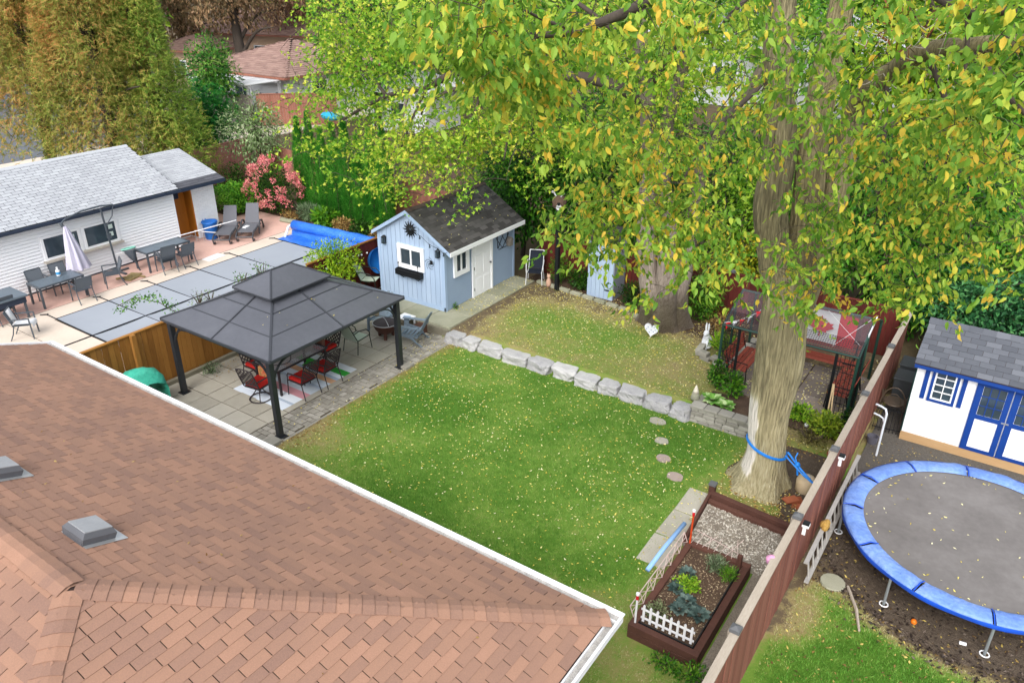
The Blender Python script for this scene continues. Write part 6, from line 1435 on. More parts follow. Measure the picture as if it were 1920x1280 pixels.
def stake(label, x, y, z, cols, h=.62):
    t = thing('marker_stake', label, 'stake', (x, y, z), 0, 'white and red marker stakes on the vegetable bed')
    obj('rod', MB().tube([(x, y, z - .2), (x, y, z + h - .13)], .018, 8), cols, t); obj('red_band', MB().tube([(x, y, z + h - .129), (x, y, z + h - .04)], .026, 8), m_fr_, t); obj('cap', MB().tube([(x, y, z + h - .0395), (x, y, z + h)], .03, 8), m_white, t)
stake('white stake with a red band at the near left corner of the vegetable bed', -3.60, 8.88, .29, m_white)
stake('orange stake with a red band at the far left corner of the vegetable bed', -3.62, 11.2, .29, M('orange_rod', ['#c4471c'], rough=.6), .75)
lt = thing('lattice_screen', 'white plastic lattice leaning along the lawn side of the vegetable bed', 'lattice', (-3.72, 10.0, .3)); m_lat = M('pink_white_plastic', ['#c9b3ac', '#dccbc5'], rough=.7); mb = MB()
for k in range(7):
    y = 8.95 + .37 * k; mb.bar((-3.66, y, .30), (-3.74, y, .50), .012, .012)
    if k < 6: mb.bar((-3.66, y, .30), (-3.74, y + .37, .50), .009, .009).bar((-3.74, y, .50), (-3.66, y + .37, .30), .009, .009)
mb.bar((-3.74, 8.95, .50), (-3.74, 11.17, .50), .013, .013).bar((-3.70, 8.95, .40), (-3.70, 11.17, .40), .010, .010); obj('lath', mb, m_lat, lt)
l2 = thing('lattice_screen', 'tangled white plastic lattice across the far end of the vegetable bed', 'lattice', (-3.1, 11.3, .3)); mb = MB()
for k in range(9):
    x = -3.6 + .11 * k; mb.bar((x, 11.20, .30), (x + random.uniform(-.15, .25), 11.36 + random.uniform(0, .25), random.uniform(.32, .52)), .007, .007)
mb.bar((-3.6, 11.38, .48), (-2.6, 11.30, .36), .008, .008); obj('lath', mb, m_lat, l2)
solo('foam_noodle', MB().tube([(-3.86, 9.85, .52), (-3.84, 10.5, .56), (-3.80, 11.30, .58)], .042, 10), M('pale_blue_foam', ['#7fa9dd', '#96bceb'], n1=(6, .3), rough=.7), 'pale blue foam noodle laid along the vegetable bed lattice', 'foam noodle', smooth=True)
vg = 'vegetables in the raised bed'
def rosette(name, label, cat, c, n, S, mat, tmpl=T_ELM, tilt=.5, group=None, spread=.06):
    t = thing(name, label, cat, c, 0, group); a = np.arange(n) * 2.39996; q = np.sqrt((np.arange(n) + .5) / n); c = np.array(c, float)
    D = np.stack([np.cos(a), np.sin(a), tilt * 1.8 * (1 - q) + .15 + .3 * rng.random(n)], -1); P = c + np.stack([np.cos(a) * spread * q, np.sin(a) * spread * q, .03 + .05 * (1 - q)], -1)
    U = nrm(np.stack([-np.cos(a) * .6, -np.sin(a) * .6, np.ones(n)], -1) + rdir(n) * .25); S_ = S * (.55 + .5 * q) * rng.uniform(.85, 1.15, n)
    me = None; X = nrm(D); Y = nrm(np.cross(U, X)); Zz = np.cross(X, Y); base = (tmpl[0] * np.array([1, 1.5, 1.4])).tolist()
    its = [[[X[i, r] * S_[i] if False else X[i, r] * S_[i], Y[i, r] * S_[i], Zz[i, r] * S_[i], P[i, r]] for r in range(3)] + [[0, 0, 0, 1]] for i in range(n)]
    lay(t, 'leaf', 'leaf_cluster', (base, [list(map(int, f)) for f in tmpl[1]]), its, mat, 40, 6); return t
for i, (x, y, s, lb) in enumerate(((-3.32, 9.98, .15, 'blue green kale plant nearest the lettuce in the vegetable bed'), (-3.08, 9.78, .15, 'blue green kale plant in the middle of the vegetable bed'), (-3.12, 9.55, .14, 'smaller kale plant leaning to the near side of the bed'), (-2.80, 9.62, .17, 'kale plant nearest the fence, with a neat rosette'), (-3.34, 10.42, .13, 'pale kale plant at the far left of the vegetable bed'))):
    rosette('kale', lb, 'kale', (x, y, .24), 26, s, L_kale, group=vg)
bush('lettuce', 'bright green curly parsley clump behind the kale', 'parsley', (-3.22, 10.14, .23), (.22, .2, .2), 420, .06, L_bright, T_LOBE, vg, 0, gap=.2)
bush('herb', 'pale variegated herb by the white picket edging', 'herb', (-3.38, 9.22, .23), (.2, .17, .3), 420, .05, L_herb, T_LEAF, vg, 3, gap=.3)
bush('lavender', 'grey green lavender clump at the far end of the vegetable bed', 'herb', (-2.98, 10.82, .23), (.17, .15, .36), 420, .09, L_grey, T_BLADE, vg, 4, up=1.6, gap=.2)
bush('lavender', 'green rosemary clump near the fence at the far end of the bed', 'herb', (-2.72, 10.72, .23), (.15, .14, .26), 380, .08, L_mid, T_BLADE, vg, 4, up=1.6, gap=.2)
bush('weed_clump', 'low weedy clump at the near fence corner of the vegetable bed', 'weeds', (-2.45, 8.55, .0), (.28, .3, .25), 420, .06, L_mid, T_LEAF, None, 3, gap=.3)
bush('weed_clump', 'tall thin weeds in front of the vegetable bed', 'weeds', (-2.95, 8.55, .0), (.3, .16, .25), 260, .06, L_mid, T_LEAF, None, 3, gap=.4)
gbx = thing('bed_frame', 'brown timber frame of the gravel bed at the elm foot', 'timber frame', (-3.0, 12.9, 0))
obj('timber', MB().bar((-3.92, 13.02, .12), (-2.0, 12.86, .12), .12, .14), m_bedw, gbx, bevel=.006); obj('timber', MB().bar((-3.92, 12.86, .05), (-2.0, 12.72, .05), .10, .12), m_bedw, gbx, bevel=.006)
obj('timber', MB().bar((-3.93, 13.1, .10), (-3.80, 11.42, .10), .06, .14), m_bedw, gbx, bevel=.006); obj('corner_post', MB().span(-3.98, -3.86, 13.06, 13.18, 0, .30), m_bedw, gbx); obj('post_cap', MB().span(-3.995, -3.845, 13.045, 13.195, .30, .34), m_postcap, gbx)
solo('hose_reel', MB().span(-2.16, -2.02, 12.62, 12.80, .0, .30).span(-2.13, -2.05, 12.64, 12.78, .301, .34), m_black, 'small dark stake box at the fence end of the gravel bed', 'box', bevel=.01)
jg = thing('water_jug', 'cream plastic water jug beside the elm and fence', 'jug', tuple(ground(1508, 920, .05))); T = local(jg); m_crm = M('cream_plastic', ['#c3ae8c', '#d3c0a0'], n1=(4, .3), rough=.5)
obj('body', MB().lathe([(.15, 0), (.19, .03), (.20, .25), (.17, .33), (.10, .36), (.02, .362)], 20).xf(T), m_crm, jg, True); obj('ring', MB().lathe([(.08, .355), (.085, .375), (.06, .375), (.055, .36)], 16, cap=False).xf(T), m_debris, jg)
solo('tile_stack', MB().box(-2.45, 13.85, .08, .34, .2, .04, .6).box(-2.5, 13.78, .12, .3, .18, .03, .9).box(-2.32, 13.72, .06, .26, .16, .04, .2), M('terracotta', ['#7a4129', '#955236', '#a96547'], piece=.4, n1=(6, .4), rough=.9), 'loose terracotta tiles heaped behind the cream jug', 'tiles')
solo('flower_pot', MB().lathe([(.08, 0), (.12, .18), (.13, .2), (.1, .2), (.08, .05)], 14, (-2.15, 15.5, .2)), bpy.data.materials['terracotta'], 'small terracotta pot by the fence below the arbour', 'pot', smooth=True)
solo('white_globe', MB().ball((-2.95, 16.35, .40), .05), m_white, 'small white globe ornament among the plants before the arbour', 'ornament', smooth=True)
# white rabbit statue
m_rab = M('white_plaster', ['#b9bcc2', '#d3d5da', '#e2e3e6'], n1=(8, .4), rough=.7)
rbt = thing('rabbit_statue', 'white rabbit garden statue with tall ears by the planter', 'statue', (-6.4, 18.95, .35)); T = local(rbt)
v = MB().ball((0, 0, .17), .16, 12, sc=(.85, 1.1, 1.1)).ball((0, -.07, .33), .10, 12, sc=(.9, .9, 1.25)); obj('body', v.xf(T), m_rab, rbt, True)
obj('head', MB().ball((0, -.12, .47), .085, 12, sc=(.9, 1.15, 1)).ball((0, -.21, .45), .035).xf(T), m_rab, rbt, True)
for s in (-1, 1):
    obj('ear', MB().ball((s * .035, -.08, .64), .10, 8, sc=(.3, .22, 1.2)).xf(T), m_rab, rbt, True); obj('forepaw', MB().tube([(s * .06, -.11, .30), (s * .06, -.17, .05), (s * .06, -.21, .02)], .032, 6).xf(T), m_rab, rbt, True); obj('hind_foot', MB().ball((s * .10, -.04, .05), .10, 8, sc=(.5, 1.3, .5)).xf(T), m_rab, rbt, True)
obj('tail', MB().ball((-.02, .20, .14), .055).xf(T), m_rab, rbt, True)
# heart plaque
ht = thing('heart_plaque', 'white heart plaque with blue dots leaning on the old tree', 'plaque', (-7.95, 18.66, .33)); m_blu = M('blue_dot', ['#2f5f9a'], rough=.6)
H2 = [(16 * math.sin(t) ** 3, 13 * math.cos(t) - 5 * math.cos(2 * t) - 2 * math.cos(3 * t) - math.cos(4 * t)) for t in np.linspace(0, 2 * PI, 28, endpoint=False)]
obj('heart', MB().prism([(-7.95 + x * .0135, 18.68 + y * .001, .56 + y * .0135) for x, y in H2], (0, .03, 0)), m_rab, ht)
for x, z in ((-.1, .06), (.08, .09), (0, 0), (-.05, -.08), (.07, -.04), (.12, .02), (-.14, 0), (.01, .10)): obj('dot', MB().box(-7.95 + x, 18.672 + z * .07, .56 + z, .022, .008, .022), m_blu, ht)
ct = thing('cat_statue', 'pale terracotta cat statue by the navy chair', 'statue', (-12.35, 20.25, .33)); T = local(ct); m_ct = M('pale_terracotta', ['#b58f7a', '#c9a690'], n1=(6, .3), rough=.8)
obj('body', MB().lathe([(.07, 0), (.085, .08), (.08, .18), (.05, .28), (.04, .30)], 12).xf(T), m_ct, ct, True); obj('head', MB().ball((0, 0, .36), .065).xf(T), m_ct, ct, True)
for s in (-1, 1): obj('ear', MB().lathe([(.025, 0), (.002, .07)], 6, (s * .04, 0, .40)).xf(T), m_ct, ct)
gn = thing('garden_gnome', 'small grey stone gnome figure at the planter corner', 'statue', (-5.55, 16.1, .33)); T = local(gn)
obj('body', MB().lathe([(.09, 0), (.11, .05), (.09, .17), (.05, .22)], 12).xf(T), m_mslab, gn, True); obj('hat', MB().lathe([(.08, .20), (.06, .27), (.01, .40)], 12).xf(T), M('pale_hat', ['#cfc8b6', '#dfd9c8'], rough=.8), gn, True)
# birdhouse pole
bh = thing('birdhouse', 'round wooden birdhouse with white antlers on a black pole', 'birdhouse', (-11.98, 20.15, .3))
obj('pole', MB().span(-12.04, -11.92, 20.09, 20.21, .3, 3.05), m_black, bh)
hb = obj('house', MB().lathe([(.13, 0), (.20, .06), (.23, .22), (.19, .36), (.02, .42)], 16, (-11.98, 20.15, 3.05)), M('brown_birdhouse', ['#5a463c', '#735c50'], n1=(8, .5), rough=.85), bh, True)
obj('hole', MB().lathe([(.05, 0), (.05, .02)], 12).xf(Matrix.Translation((-11.88, 19.955, 3.25)) @ Matrix.Rotation(PI / 2, 4, 'X') @ Matrix.Rotation(.5, 4, 'Y')), m_black, hb); obj('face_plate', MB().lathe([(.09, 0), (.09, .012)], 12).xf(Matrix.Translation((-11.88, 19.965, 3.14)) @ Matrix.Rotation(PI / 2, 4, 'X') @ Matrix.Rotation(.5, 4, 'Y')), m_rab, hb)
for s in (-1, 1): obj('antler', MB().tube([(-11.98 + s * .08, 20.1, 3.42), (-11.98 + s * .16, 20.08, 3.55), (-11.98 + s * .13, 20.07, 3.64)], .022, 5).ball((-11.98 + s * .2, 20.07, 3.56), .04), m_rab, bh)
# stone planter of the arbour, shovel handles, blue strap
sp_ = thing('stone_planter', 'curved grey block planter beside the white rabbit', 'planter', (-5.9, 18.6, .3)); its = []
for k in range(2):
    for (xa, ya), (xb, yb) in (((-6.35, 18.35), (-5.55, 18.15)), ((-5.5, 18.2), (-5.35, 20.0)), ((-6.4, 18.4), (-6.45, 19.0))):
        n = max(2, int(math.hypot(xb - xa, yb - ya) / .3)); an = math.atan2(yb - ya, xb - xa)
        for j in range(n): s = (j + .5 - .2 * k) / n; its.append(place((xa + (xb - xa) * s, ya + (yb - ya) * s, .3 + .115 * k), .285, .18, .11, an))
lay(sp_, 'block', 'block_field', chamfer(.07), its, m_wall)
solo('garden_tool', MB().tube([(-2.62, 16.75, .35), (-2.68, 17.05, 1.25)], .018, 6).tube([(-2.52, 16.72, .35), (-2.66, 17.05, 1.25)], .018, 6), M('ash_handle', ['#b39a76', '#c7b08c'], n1=(9, .3), rough=.8), 'pair of pale wooden handles crossed against the arbour trellis', 'handles')
# planting
pg = 'plants in the bed before the arbour'
for j, (x, y, n, s, lb) in enumerate(((-5.15, 16.25, 24, .26, 'white edged hosta at the end of the block planter wall'), (-4.8, 16.15, 20, .24, 'second white edged hosta on the planter, beside the elm'))): rosette('hosta', lb, 'hosta', (x, y, .33), n, s, leafM('hosta_leaf%d' % j, ['#4f8a2c', '#77a94a', '#c5d6a0'], 6, .2, .2), group=pg)
bush('tall_perennial', 'tall leafy green plant at the left arbour post', 'plant', (-5.35, 16.95, .32), (.2, .2, .8), 420, .11, L_mid, T_LEAF, pg, 6, gap=.35)
bush('tall_perennial', 'tall leafy plant between the hostas and the elm', 'plant', (-4.85, 16.75, .32), (.24, .22, .7), 460, .11, L_mid, T_LEAF, pg, 6, gap=.38)
bush('low_shrub', 'yellow green low plant right of the elm before the arbour', 'plant', (-3.25, 16.7, .3), (.42, .3, .38), 620, .10, L_bright, T_LEAF, pg, 4, gap=.35)
bush('fern', 'yellow green feathery plant below the arbour trellis', 'plant', (-2.55, 16.35, .3), (.38, .34, .55), 900, .11, leafM('fern_leaf', ['#55731a', '#7d9826', '#a5b238'], 3, .3), T_LEAF, pg, 5, gap=.35)
bush('dry_shrub', 'dark twiggy dry shrub under the feathery plant', 'plant', (-2.75, 15.95, .22), (.5, .32, .35), 520, .06, leafM('twig_leaf', ['#3c3a22', '#5d5930', '#827a45'], 3, .3), T_LEAF, pg, 12, gap=.4)
bush('low_shrub', 'small dark green plant at the fence by the arbour corner', 'plant', (-2.12, 17.0, .3), (.22, .25, .5), 420, .09, L_dark, T_LEAF, pg, 4, gap=.3)
bush('corner_shrub', 'small round green bush beside the navy chair', 'bush', (-12.25, 20.75, .32), (.42, .36, .95), 1400, .06, L_mid, T_LEAF, None, 5, gap=.25)
bush('corner_shrub', 'leafy dark bush beside the narrow tool shed', 'bush', (-11.35, 20.7, .32), (.5, .4, .7), 1200, .09, L_dark, T_LEAF, None, 5, gap=.25)
bush('corner_shrub', 'dark weedy bush between the tool shed and the old tree', 'bush', (-9.45, 20.5, .32), (.5, .4, .75), 900, .09, L_dark, T_LEAF, None, 7, gap=.35)
bush('corner_shrub', 'dark green ivy bush right of the old tree at the back fence', 'bush', (-7.15, 20.6, .32), (.5, .45, 1.7), 2600, .09, L_mid, T_LEAF, None, 6, gap=.28)
bush('corner_shrub', 'spiky low plant between rabbit and arbour', 'plant', (-5.85, 18.7, .42), (.3, .3, .5), 200, .30, L_bright, T_BLADE, None, 4, up=2.2, gap=.2)
bush('corner_shrub', 'low tangle of dry growth behind the rabbit', 'plant', (-6.3, 20.3, .32), (.7, .5, .5), 700, .08, L_dry, T_LEAF, None, 9, gap=.4)
bush('vine', 'bright green vine mounded over the fence behind the gazebo', 'vine', (-17.5, 15.75, .55), (.72, 1.0, 1.65), 5200, .085, leafM('vine_leaf', ['#4c7a12', '#6c9a18', '#94b825', '#b4cb34'], 1.5, .35), T_LEAF, None, 6, gap=.22)
cr = thing('creeper', 'green creeper spray trailing over the fence top onto the pool cover', 'creeper', (-17.5, 10.1, 1.7))
P = []
for k in range(240):
    t_ = k / 240; P.append((-17.5 - 1.5 * t_ + rng.normal(0, .06), 10.35 - .8 * t_ + rng.normal(0, .10), 1.72 + .42 * math.sin(PI * min(1, t_ * 1.1)) + rng.normal(0, .05)))
P = np.array(P); n = len(P); foliage(cr, P, nrm(rdir(n) + [-.4, -.3, -.5]), nrm(rdir(n) * .5 + [0, 0, 1]), rng.uniform(.06, .11, n), T_LEAF, L_mid); obj('stem', MB().tube([(-17.45, 10.4, 1.6), (-17.9, 10.1, 2.0), (-18.5, 9.8, 2.1), (-19.0, 9.55, 1.8)], .01, 5), m_twig, cr)
for j, (y, n_, h) in enumerate(((11.0, 70, .55), (12.4, 90, .65), (13.1, 110, .75), (11.35, 40, .4))):
    bush('shoot', ('thin twiggy shoot above the fence beside the gazebo roof edge', 'leafy shoot above the fence behind the gazebo roof', 'taller leafy shoot behind the gazebo top tier', 'bare thin shoot beside the twiggy one behind the gazebo')[j], 'shoot', (-17.55, y, 1.6), (.3, .3, h), n_, .07, L_grey if j in (0, 3) else L_mid, T_LEAF, 'plant shoots rising over the fence behind the gazebo', 5, gap=.3)
bush('weed_clump', 'green weeds at the foot of the wooden fence by the left gazebo post', 'weeds', (-16.95, 10.6, .0), (.25, .3, .3), 300, .06, L_grey, T_LEAF, None, 3, gap=.3)
bush('weed_clump', 'small weed tuft at the blue shed near corner', 'weeds', (-13.78, 17.15, .3), (.1, .1, .18), 90, .05, L_mid, T_LEAF, None, 2, gap=.2)
# ================================================================== houses beyond
m_tanw = M('tan_stucco', ['#c09e84', '#d4b49a', '#dfc5ad'], n1=(1, .4), rough=.85)
m_brr = M('brown_far_shingle', ['#7d645d', '#8f746b', '#9d8378'], piece=.7, n1=(1, .3), rough=.9)
m_gry = M('pale_grey_siding', ['#b9bcc0', '#cfd1d4'], n1=(1, .3), rough=.7)
def hip_house(name, label, c, w, d, ez, rz_, wall, roof, rz=0.0, wins=(), rows=True, ov=.5, lim=120):
    t = thing(name, label, 'house', (c[0], c[1], 0), rz); T = local(t)
    obj('wall', MB().span(-w / 2, w / 2, -d / 2, d / 2, 0, ez - .02).xf(T), wall, t)
    A = [(-w / 2 - ov, -d / 2 - ov, ez), (w / 2 + ov, -d / 2 - ov, ez), (w / 2 + ov, d / 2 + ov, ez), (-w / 2 - ov, d / 2 + ov, ez)]; q = d / 2 + ov; R = [(-w / 2 - ov + q, 0, rz_), (w / 2 + ov - q, 0, rz_)]
    rb = MB().add(A + R, [(0, 1, 5, 4), (1, 2, 5), (2, 3, 4, 5), (3, 0, 4), (3, 2, 1, 0)]); r = obj('roof', rb.xf(T), m_felt, t)
    its = []; sl3 = math.hypot(q, rz_ - ez); ct = q / sl3
    for O, U, L_, full in ((A[0], (1, 0, 0), w + 2 * ov, True), (A[1], (0, 1, 0), d + 2 * ov, False), (A[2], (-1, 0, 0), w + 2 * ov, True), (A[3], (0, -1, 0), d + 2 * ov, False)):
        U = Vector(U); Vv = Vector((-U.y, U.x, (rz_ - ez) / q)).normalized(); N = U.cross(Vv); e = .30; k = 0; v = 0
        while v < sl3 - .05:
            u = v * ct + (.3 if k % 2 else 0) * .5
            while u < L_ - v * ct - .1:
                b = min(u + .6, L_ - v * ct); M4 = T @ Matrix(frame4(Vector(O) + U * u + Vv * v + N * .004, U * (b - u - .012), Vv * min(e * 1.1, sl3 - v), N * .03)); its.append([list(x) for x in M4]); u += .6
            v += e; k += 1
    lay(r, 'shingle', 'shingle_courses', SH, its, roof, lim, 7)
    gm = MB()
    for i in range(4): a, b = A[i], A[(i + 1) % 4]; gm.bar(Vector(a) - Vector((0, 0, .08)), Vector(b) - Vector((0, 0, .08)), .12, .14)
    obj('gutter', gm.xf(T), m_white if 'white' in label else m_farf, t)
    for (side, u, z, ww, hh) in wins:
        M4 = T @ (Matrix.Translation((u, -d / 2, z)) if side == 'f' else Matrix.Translation((w / 2, u, z)) @ Matrix.Rotation(PI / 2, 4, 'Z')); window(t, M4, ww, hh, 2, 1, .1, m_whitew, .06)
    return t
hip_house('bungalow', 'brown hip roofed bungalow beyond the garden fences', (-48.6, 41.9), 9.5, 9.8, 2.7, 4.5, m_gry, m_brr, .0, (('f', 0, 1.0, 1.6, 1.1), ('r', -2, 1.0, 1.4, 1.1)))
hip_house('tan_house', 'tan stucco house behind the dark brown trees', (-66.5, 56.5), 16, 10, 3.4, 5.6, m_tanw, m_brr, .25, (('f', -5, 1.0, 1.4, 1.3), ('f', 1, 1.0, 1.8, 1.3), ('r', 0, 1.0, 1.4, 1.2)), lim=60)
hip_house('tan_house', 'small tan gabled outbuilding beside the far pergola', (-62.5, 43.5), 5, 4.5, 3.0, 4.0, m_tanw, m_brr, .2, (('f', 0, .9, 1.2, 1.2),), lim=40)
hip_house('white_house', 'white sided house with pale roof behind the maple and elm', (-20.5, 64.0), 20, 10, 4.4, 7.0, m_gry, M('pale_far_shingle', ['#9b9fa6', '#b4b8bd', '#c7cacf'], piece=.7, rough=.9), -.12, (('f', -5, 1.4, 1.4, 1.4), ('f', 0, 1.4, 1.8, 1.4), ('f', 5, 1.4, 1.4, 1.4)), lim=80)
hip_house('white_shed_house', 'white walled outbuilding glimpsed through the maple crown', (-34.5, 39.5), 4.2, 4.0, 2.6, 3.6, M('bright_wall', ['#d6d7da', '#e4e5e8'], rough=.7), M('pale_roof2', ['#b9b9bd', '#d0d0d4'], piece=.5, rough=.8), .1, (('f', 0, .8, 1.0, 1.0),), lim=40)
pg_ = thing('pergola', 'white slatted pergola roof beside the brown bungalow', 'pergola', (-46.5, 35.4, 0))
for x, y in ((-50, 34.0), (-47, 34.0), (-44.2, 34.0), (-50, 37.0), (-44.2, 36.6)): obj('post', MB().span(x - .07, x + .07, y - .07, y + .07, 0, 2.35), m_gry, pg_)
for y in (34.0, 36.6): obj('beam', MB().span(-50.2, -44.0, y - .06, y + .06, 2.30, 2.45), m_gry, pg_)
for k in range(16): x = -50.1 + .4 * k; obj('roof_slat', MB().box(x, 35.3, 2.50, .22 + .08 * (k % 3 == 0), 3.1, .05), m_white, pg_)
solo('blue_tarpaulin', MB().ball((-38.6, 35.8, .8), .55, 8, sc=(1.6, .7, .5)), M('turquoise_tarp', ['#1f8fb5', '#35b0cf'], n1=(4, .6), rough=.5), 'turquoise tarpaulin beyond the brown panel fence', 'tarpaulin')
solo('blue_bucket', MB().lathe([(.25, 0), (.32, .55), (.3, .55)], 12, (-64.5, 42.0, 1.2)), M('blue_pail', ['#2c86d8'], rough=.5), 'blue tub by the tan outbuilding', 'tub')
# ================================================================== trees
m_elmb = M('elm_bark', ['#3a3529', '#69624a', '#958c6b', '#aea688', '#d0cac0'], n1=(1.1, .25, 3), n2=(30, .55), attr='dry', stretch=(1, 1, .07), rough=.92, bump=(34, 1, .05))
m_stem = M('elm_stem_bark', ['#403a2a', '#675f44', '#897f5e', '#9c9274'], n1=(1.3, .4, 3), n2=(30, .7), stretch=(1, 1, .07), rough=.92, bump=(34, 1, .05))
m_mapb = M('maple_bark', ['#463f37', '#675d53', '#867b70', '#9f958a'], n1=(1.5, .35, 3), n2=(26, .6), stretch=(1, 1, .08), rough=.9, bump=(26, .8, .03))
m_drkb = M('dark_bark', ['#2b2622', '#433b34', '#5a5048'], n1=(2, .4), n2=(20, .3), stretch=(1, 1, .3), rough=.9)
m_bare = M('bare_wood', ['#8e8478', '#b1a9a0', '#c3bdb6'], n1=(3, .5), n2=(20, .4), stretch=(1, 1, .15), rough=.85)
def spline(P, n):
    P = np.array(P, float); k = len(P); t = np.linspace(0, k - 1, n); i = np.clip(t.astype(int), 0, k - 2); f = (t - i)[:, None]
    p0, p1, p2, p3 = P[np.clip(i - 1, 0, k - 1)], P[i], P[i + 1], P[np.clip(i + 2, 0, k - 1)]
    return .5 * (2 * p1 + (p2 - p0) * f + (2 * p0 - 5 * p1 + 4 * p2 - p3) * f ** 2 + (3 * p1 - p0 - 3 * p2 + p3) * f ** 3)
def bark(P, R, n=48, steps=60, flare=0.0, ridge=.06, nr=13, seed=0.0):
    """A trunk with furrowed bark: R radius per key point; flare spreads buttress roots at the foot."""
    C = spline(P, steps); rad = spline(np.array(R, float)[:, None].repeat(3, 1), steps)[:, 0]; a = np.linspace(0, 2 * PI, n, endpoint=False); V = []
    z0 = C[0, 2]
    for k in range(steps):
        h = C[k, 2] - z0; fl = flare * math.exp(-h / .38); zz = C[k, 2]
        w = vnoise(np.stack([np.cos(a) * 1.6 + seed, np.sin(a) * 1.6 + seed, np.full(n, zz * .35)], -1), 1.0) - .5
        fur = np.abs(np.sin(a * nr / 2 + 5 * (vnoise(np.stack([np.cos(a) + seed, np.sin(a), np.full(n, zz * .9)], -1), 1.5) - .5) + .5 * zz)) ** .7
        fine = vnoise(np.stack([np.cos(a) * 9 + seed, np.sin(a) * 9, np.full(n, zz * 1.6)], -1), 1.2) - .5
        r = rad[k] * (1 + .22 * w + ridge * (fur - .6) + .07 * fine) + fl * (.55 + .6 * np.abs(np.cos(a * 2.5 + seed)) ** 2)
        V.append(np.stack([C[k, 0] + r * np.cos(a), C[k, 1] + r * np.sin(a), np.full(n, zz)], -1))
    V = np.concatenate(V); i = np.arange((steps - 1) * n); j = (i // n) * n; q = i % n
    return V, np.stack([i, j + (q + 1) % n, j + n + (q + 1) % n, i + n], -1)
def limb(t, pts, r0, r1, mat, name='limb', n=10):
    C = spline(pts, max(8, len(pts) * 4)); k = len(C); R = np.linspace(r0, r1, k) * (1 + .06 * np.sin(np.arange(k) * 1.7))
    obj(name, MB().tube([tuple(c) for c in C], list(R), n), mat, t, True); return C
def twigs(t, nodes, tips, mat, r=.006, name='branchlet', sag=.12, curl=.3):
    """Join every leaf clump to the nearest wood, nearest first; one joined part."""
    N = [np.asarray(nodes, float)]; d = np.min(np.linalg.norm(tips[:, None] - N[0][None], axis=2), 1) if len(tips) * len(N[0]) < 4e6 else np.linalg.norm(tips - N[0].mean(0), axis=1)
    order = np.argsort(d); pool = np.zeros((len(N[0]) + 4 * len(tips), 3)); pool[:len(N[0])] = N[0]; m = len(N[0]); mb = MB(); VV, FF, off = [], [], 0
    ang = np.array([0, 2.094, 4.189])
    for i in order:
        p = tips[i]; q = np.linalg.norm(pool[:m] - p, axis=1) + .35 * np.maximum(0, pool[:m, 2] - p[2] - 1.0) * 0; b = pool[int(np.argmin(q))]; L_ = np.linalg.norm(p - b)
        if L_ < .03: continue
        s = np.linspace(0, 1, 5)[:, None]; w = rng.normal(0, curl * .22 * L_, 3); C = b + (p - b) * s + w * (s * (1 - s) * 2) + np.array([0, 0, sag * L_]) * (s * (1 - s) * 2)
        pool[m:m + 3] = C[1:4]; pool[m + 3] = p; m += 4
        R = np.linspace(r * (1 + 1.4 * min(L_, 2.5)), r * .6, 5); T_ = nrm(np.gradient(C, axis=0)); X = nrm(np.cross(T_, np.array([.3, .2, .93]))); Y = np.cross(T_, X)
        V = C[:, None] + R[:, None, None] * (np.cos(ang)[None, :, None] * X[:, None] + np.sin(ang)[None, :, None] * Y[:, None])
        VV.append(V.reshape(-1, 3)); f = [[k * 3 + j, k * 3 + (j + 1) % 3, k * 3 + 3 + (j + 1) % 3, k * 3 + 3 + j] for k in range(4) for j in range(3)]
        FF.append(np.array(f) + off); off += 15
    if VV: np_obj(name, np.concatenate(VV), np.concatenate(FF), mat, t, kind='stuff')
def sprigs(tips, nleaf, L_, S, droop=.9, spread=.5):
    """Leafy hanging sprigs at the tips: leaf positions, directions and normals."""
    n = len(tips); h = rng.uniform(0, 2 * PI, n); T_ = nrm(np.stack([np.cos(h), np.sin(h), rng.uniform(-1.2, .4, n) * droop], -1)); P, D, U = [], [], []
    for j in range(nleaf):
        s = (j + rng.random(n)) / nleaf; p = tips + T_ * (s * L_ * rng.uniform(.6, 1.2, n))[:, None] + np.array([0, 0, -.28 * L_ * droop]) * (s ** 2)[:, None]
        side = nrm(np.cross(T_, np.array([0, 0, 1.0]))) * (1 if j % 2 else -1)
        d = nrm(side * spread + T_ * .5 + rdir(n) * .55 + np.array([0, 0, -.75 * droop])); P.append(p + rng.normal(0, .03, (n, 3))); D.append(d); U.append(nrm(np.array([0, 0, .8]) + side * .4 + rdir(n) * .8))
    return np.concatenate(P), np.concatenate(D), np.concatenate(U)
def blob(cx, cy, rx, ry, d0, d1, n):
    """Leaf clump positions through an oval of the view, spread in depth."""
    out = []
    m = max(1, n // 4); r = np.sqrt(rng.random(m)); a = rng.uniform(0, 2 * PI, m)
    for x, y, d in zip(cx + rx * r * np.cos(a), cy + ry * r * np.sin(a), rng.uniform(d0, d1, m)): out.append(at(x, y, d))
    C = np.array(out); return C[rng.integers(0, m, n)] + rng.normal(0, 1, (n, 3)) * .011 * d0 * np.array([1.6, 1.6, 1.2])
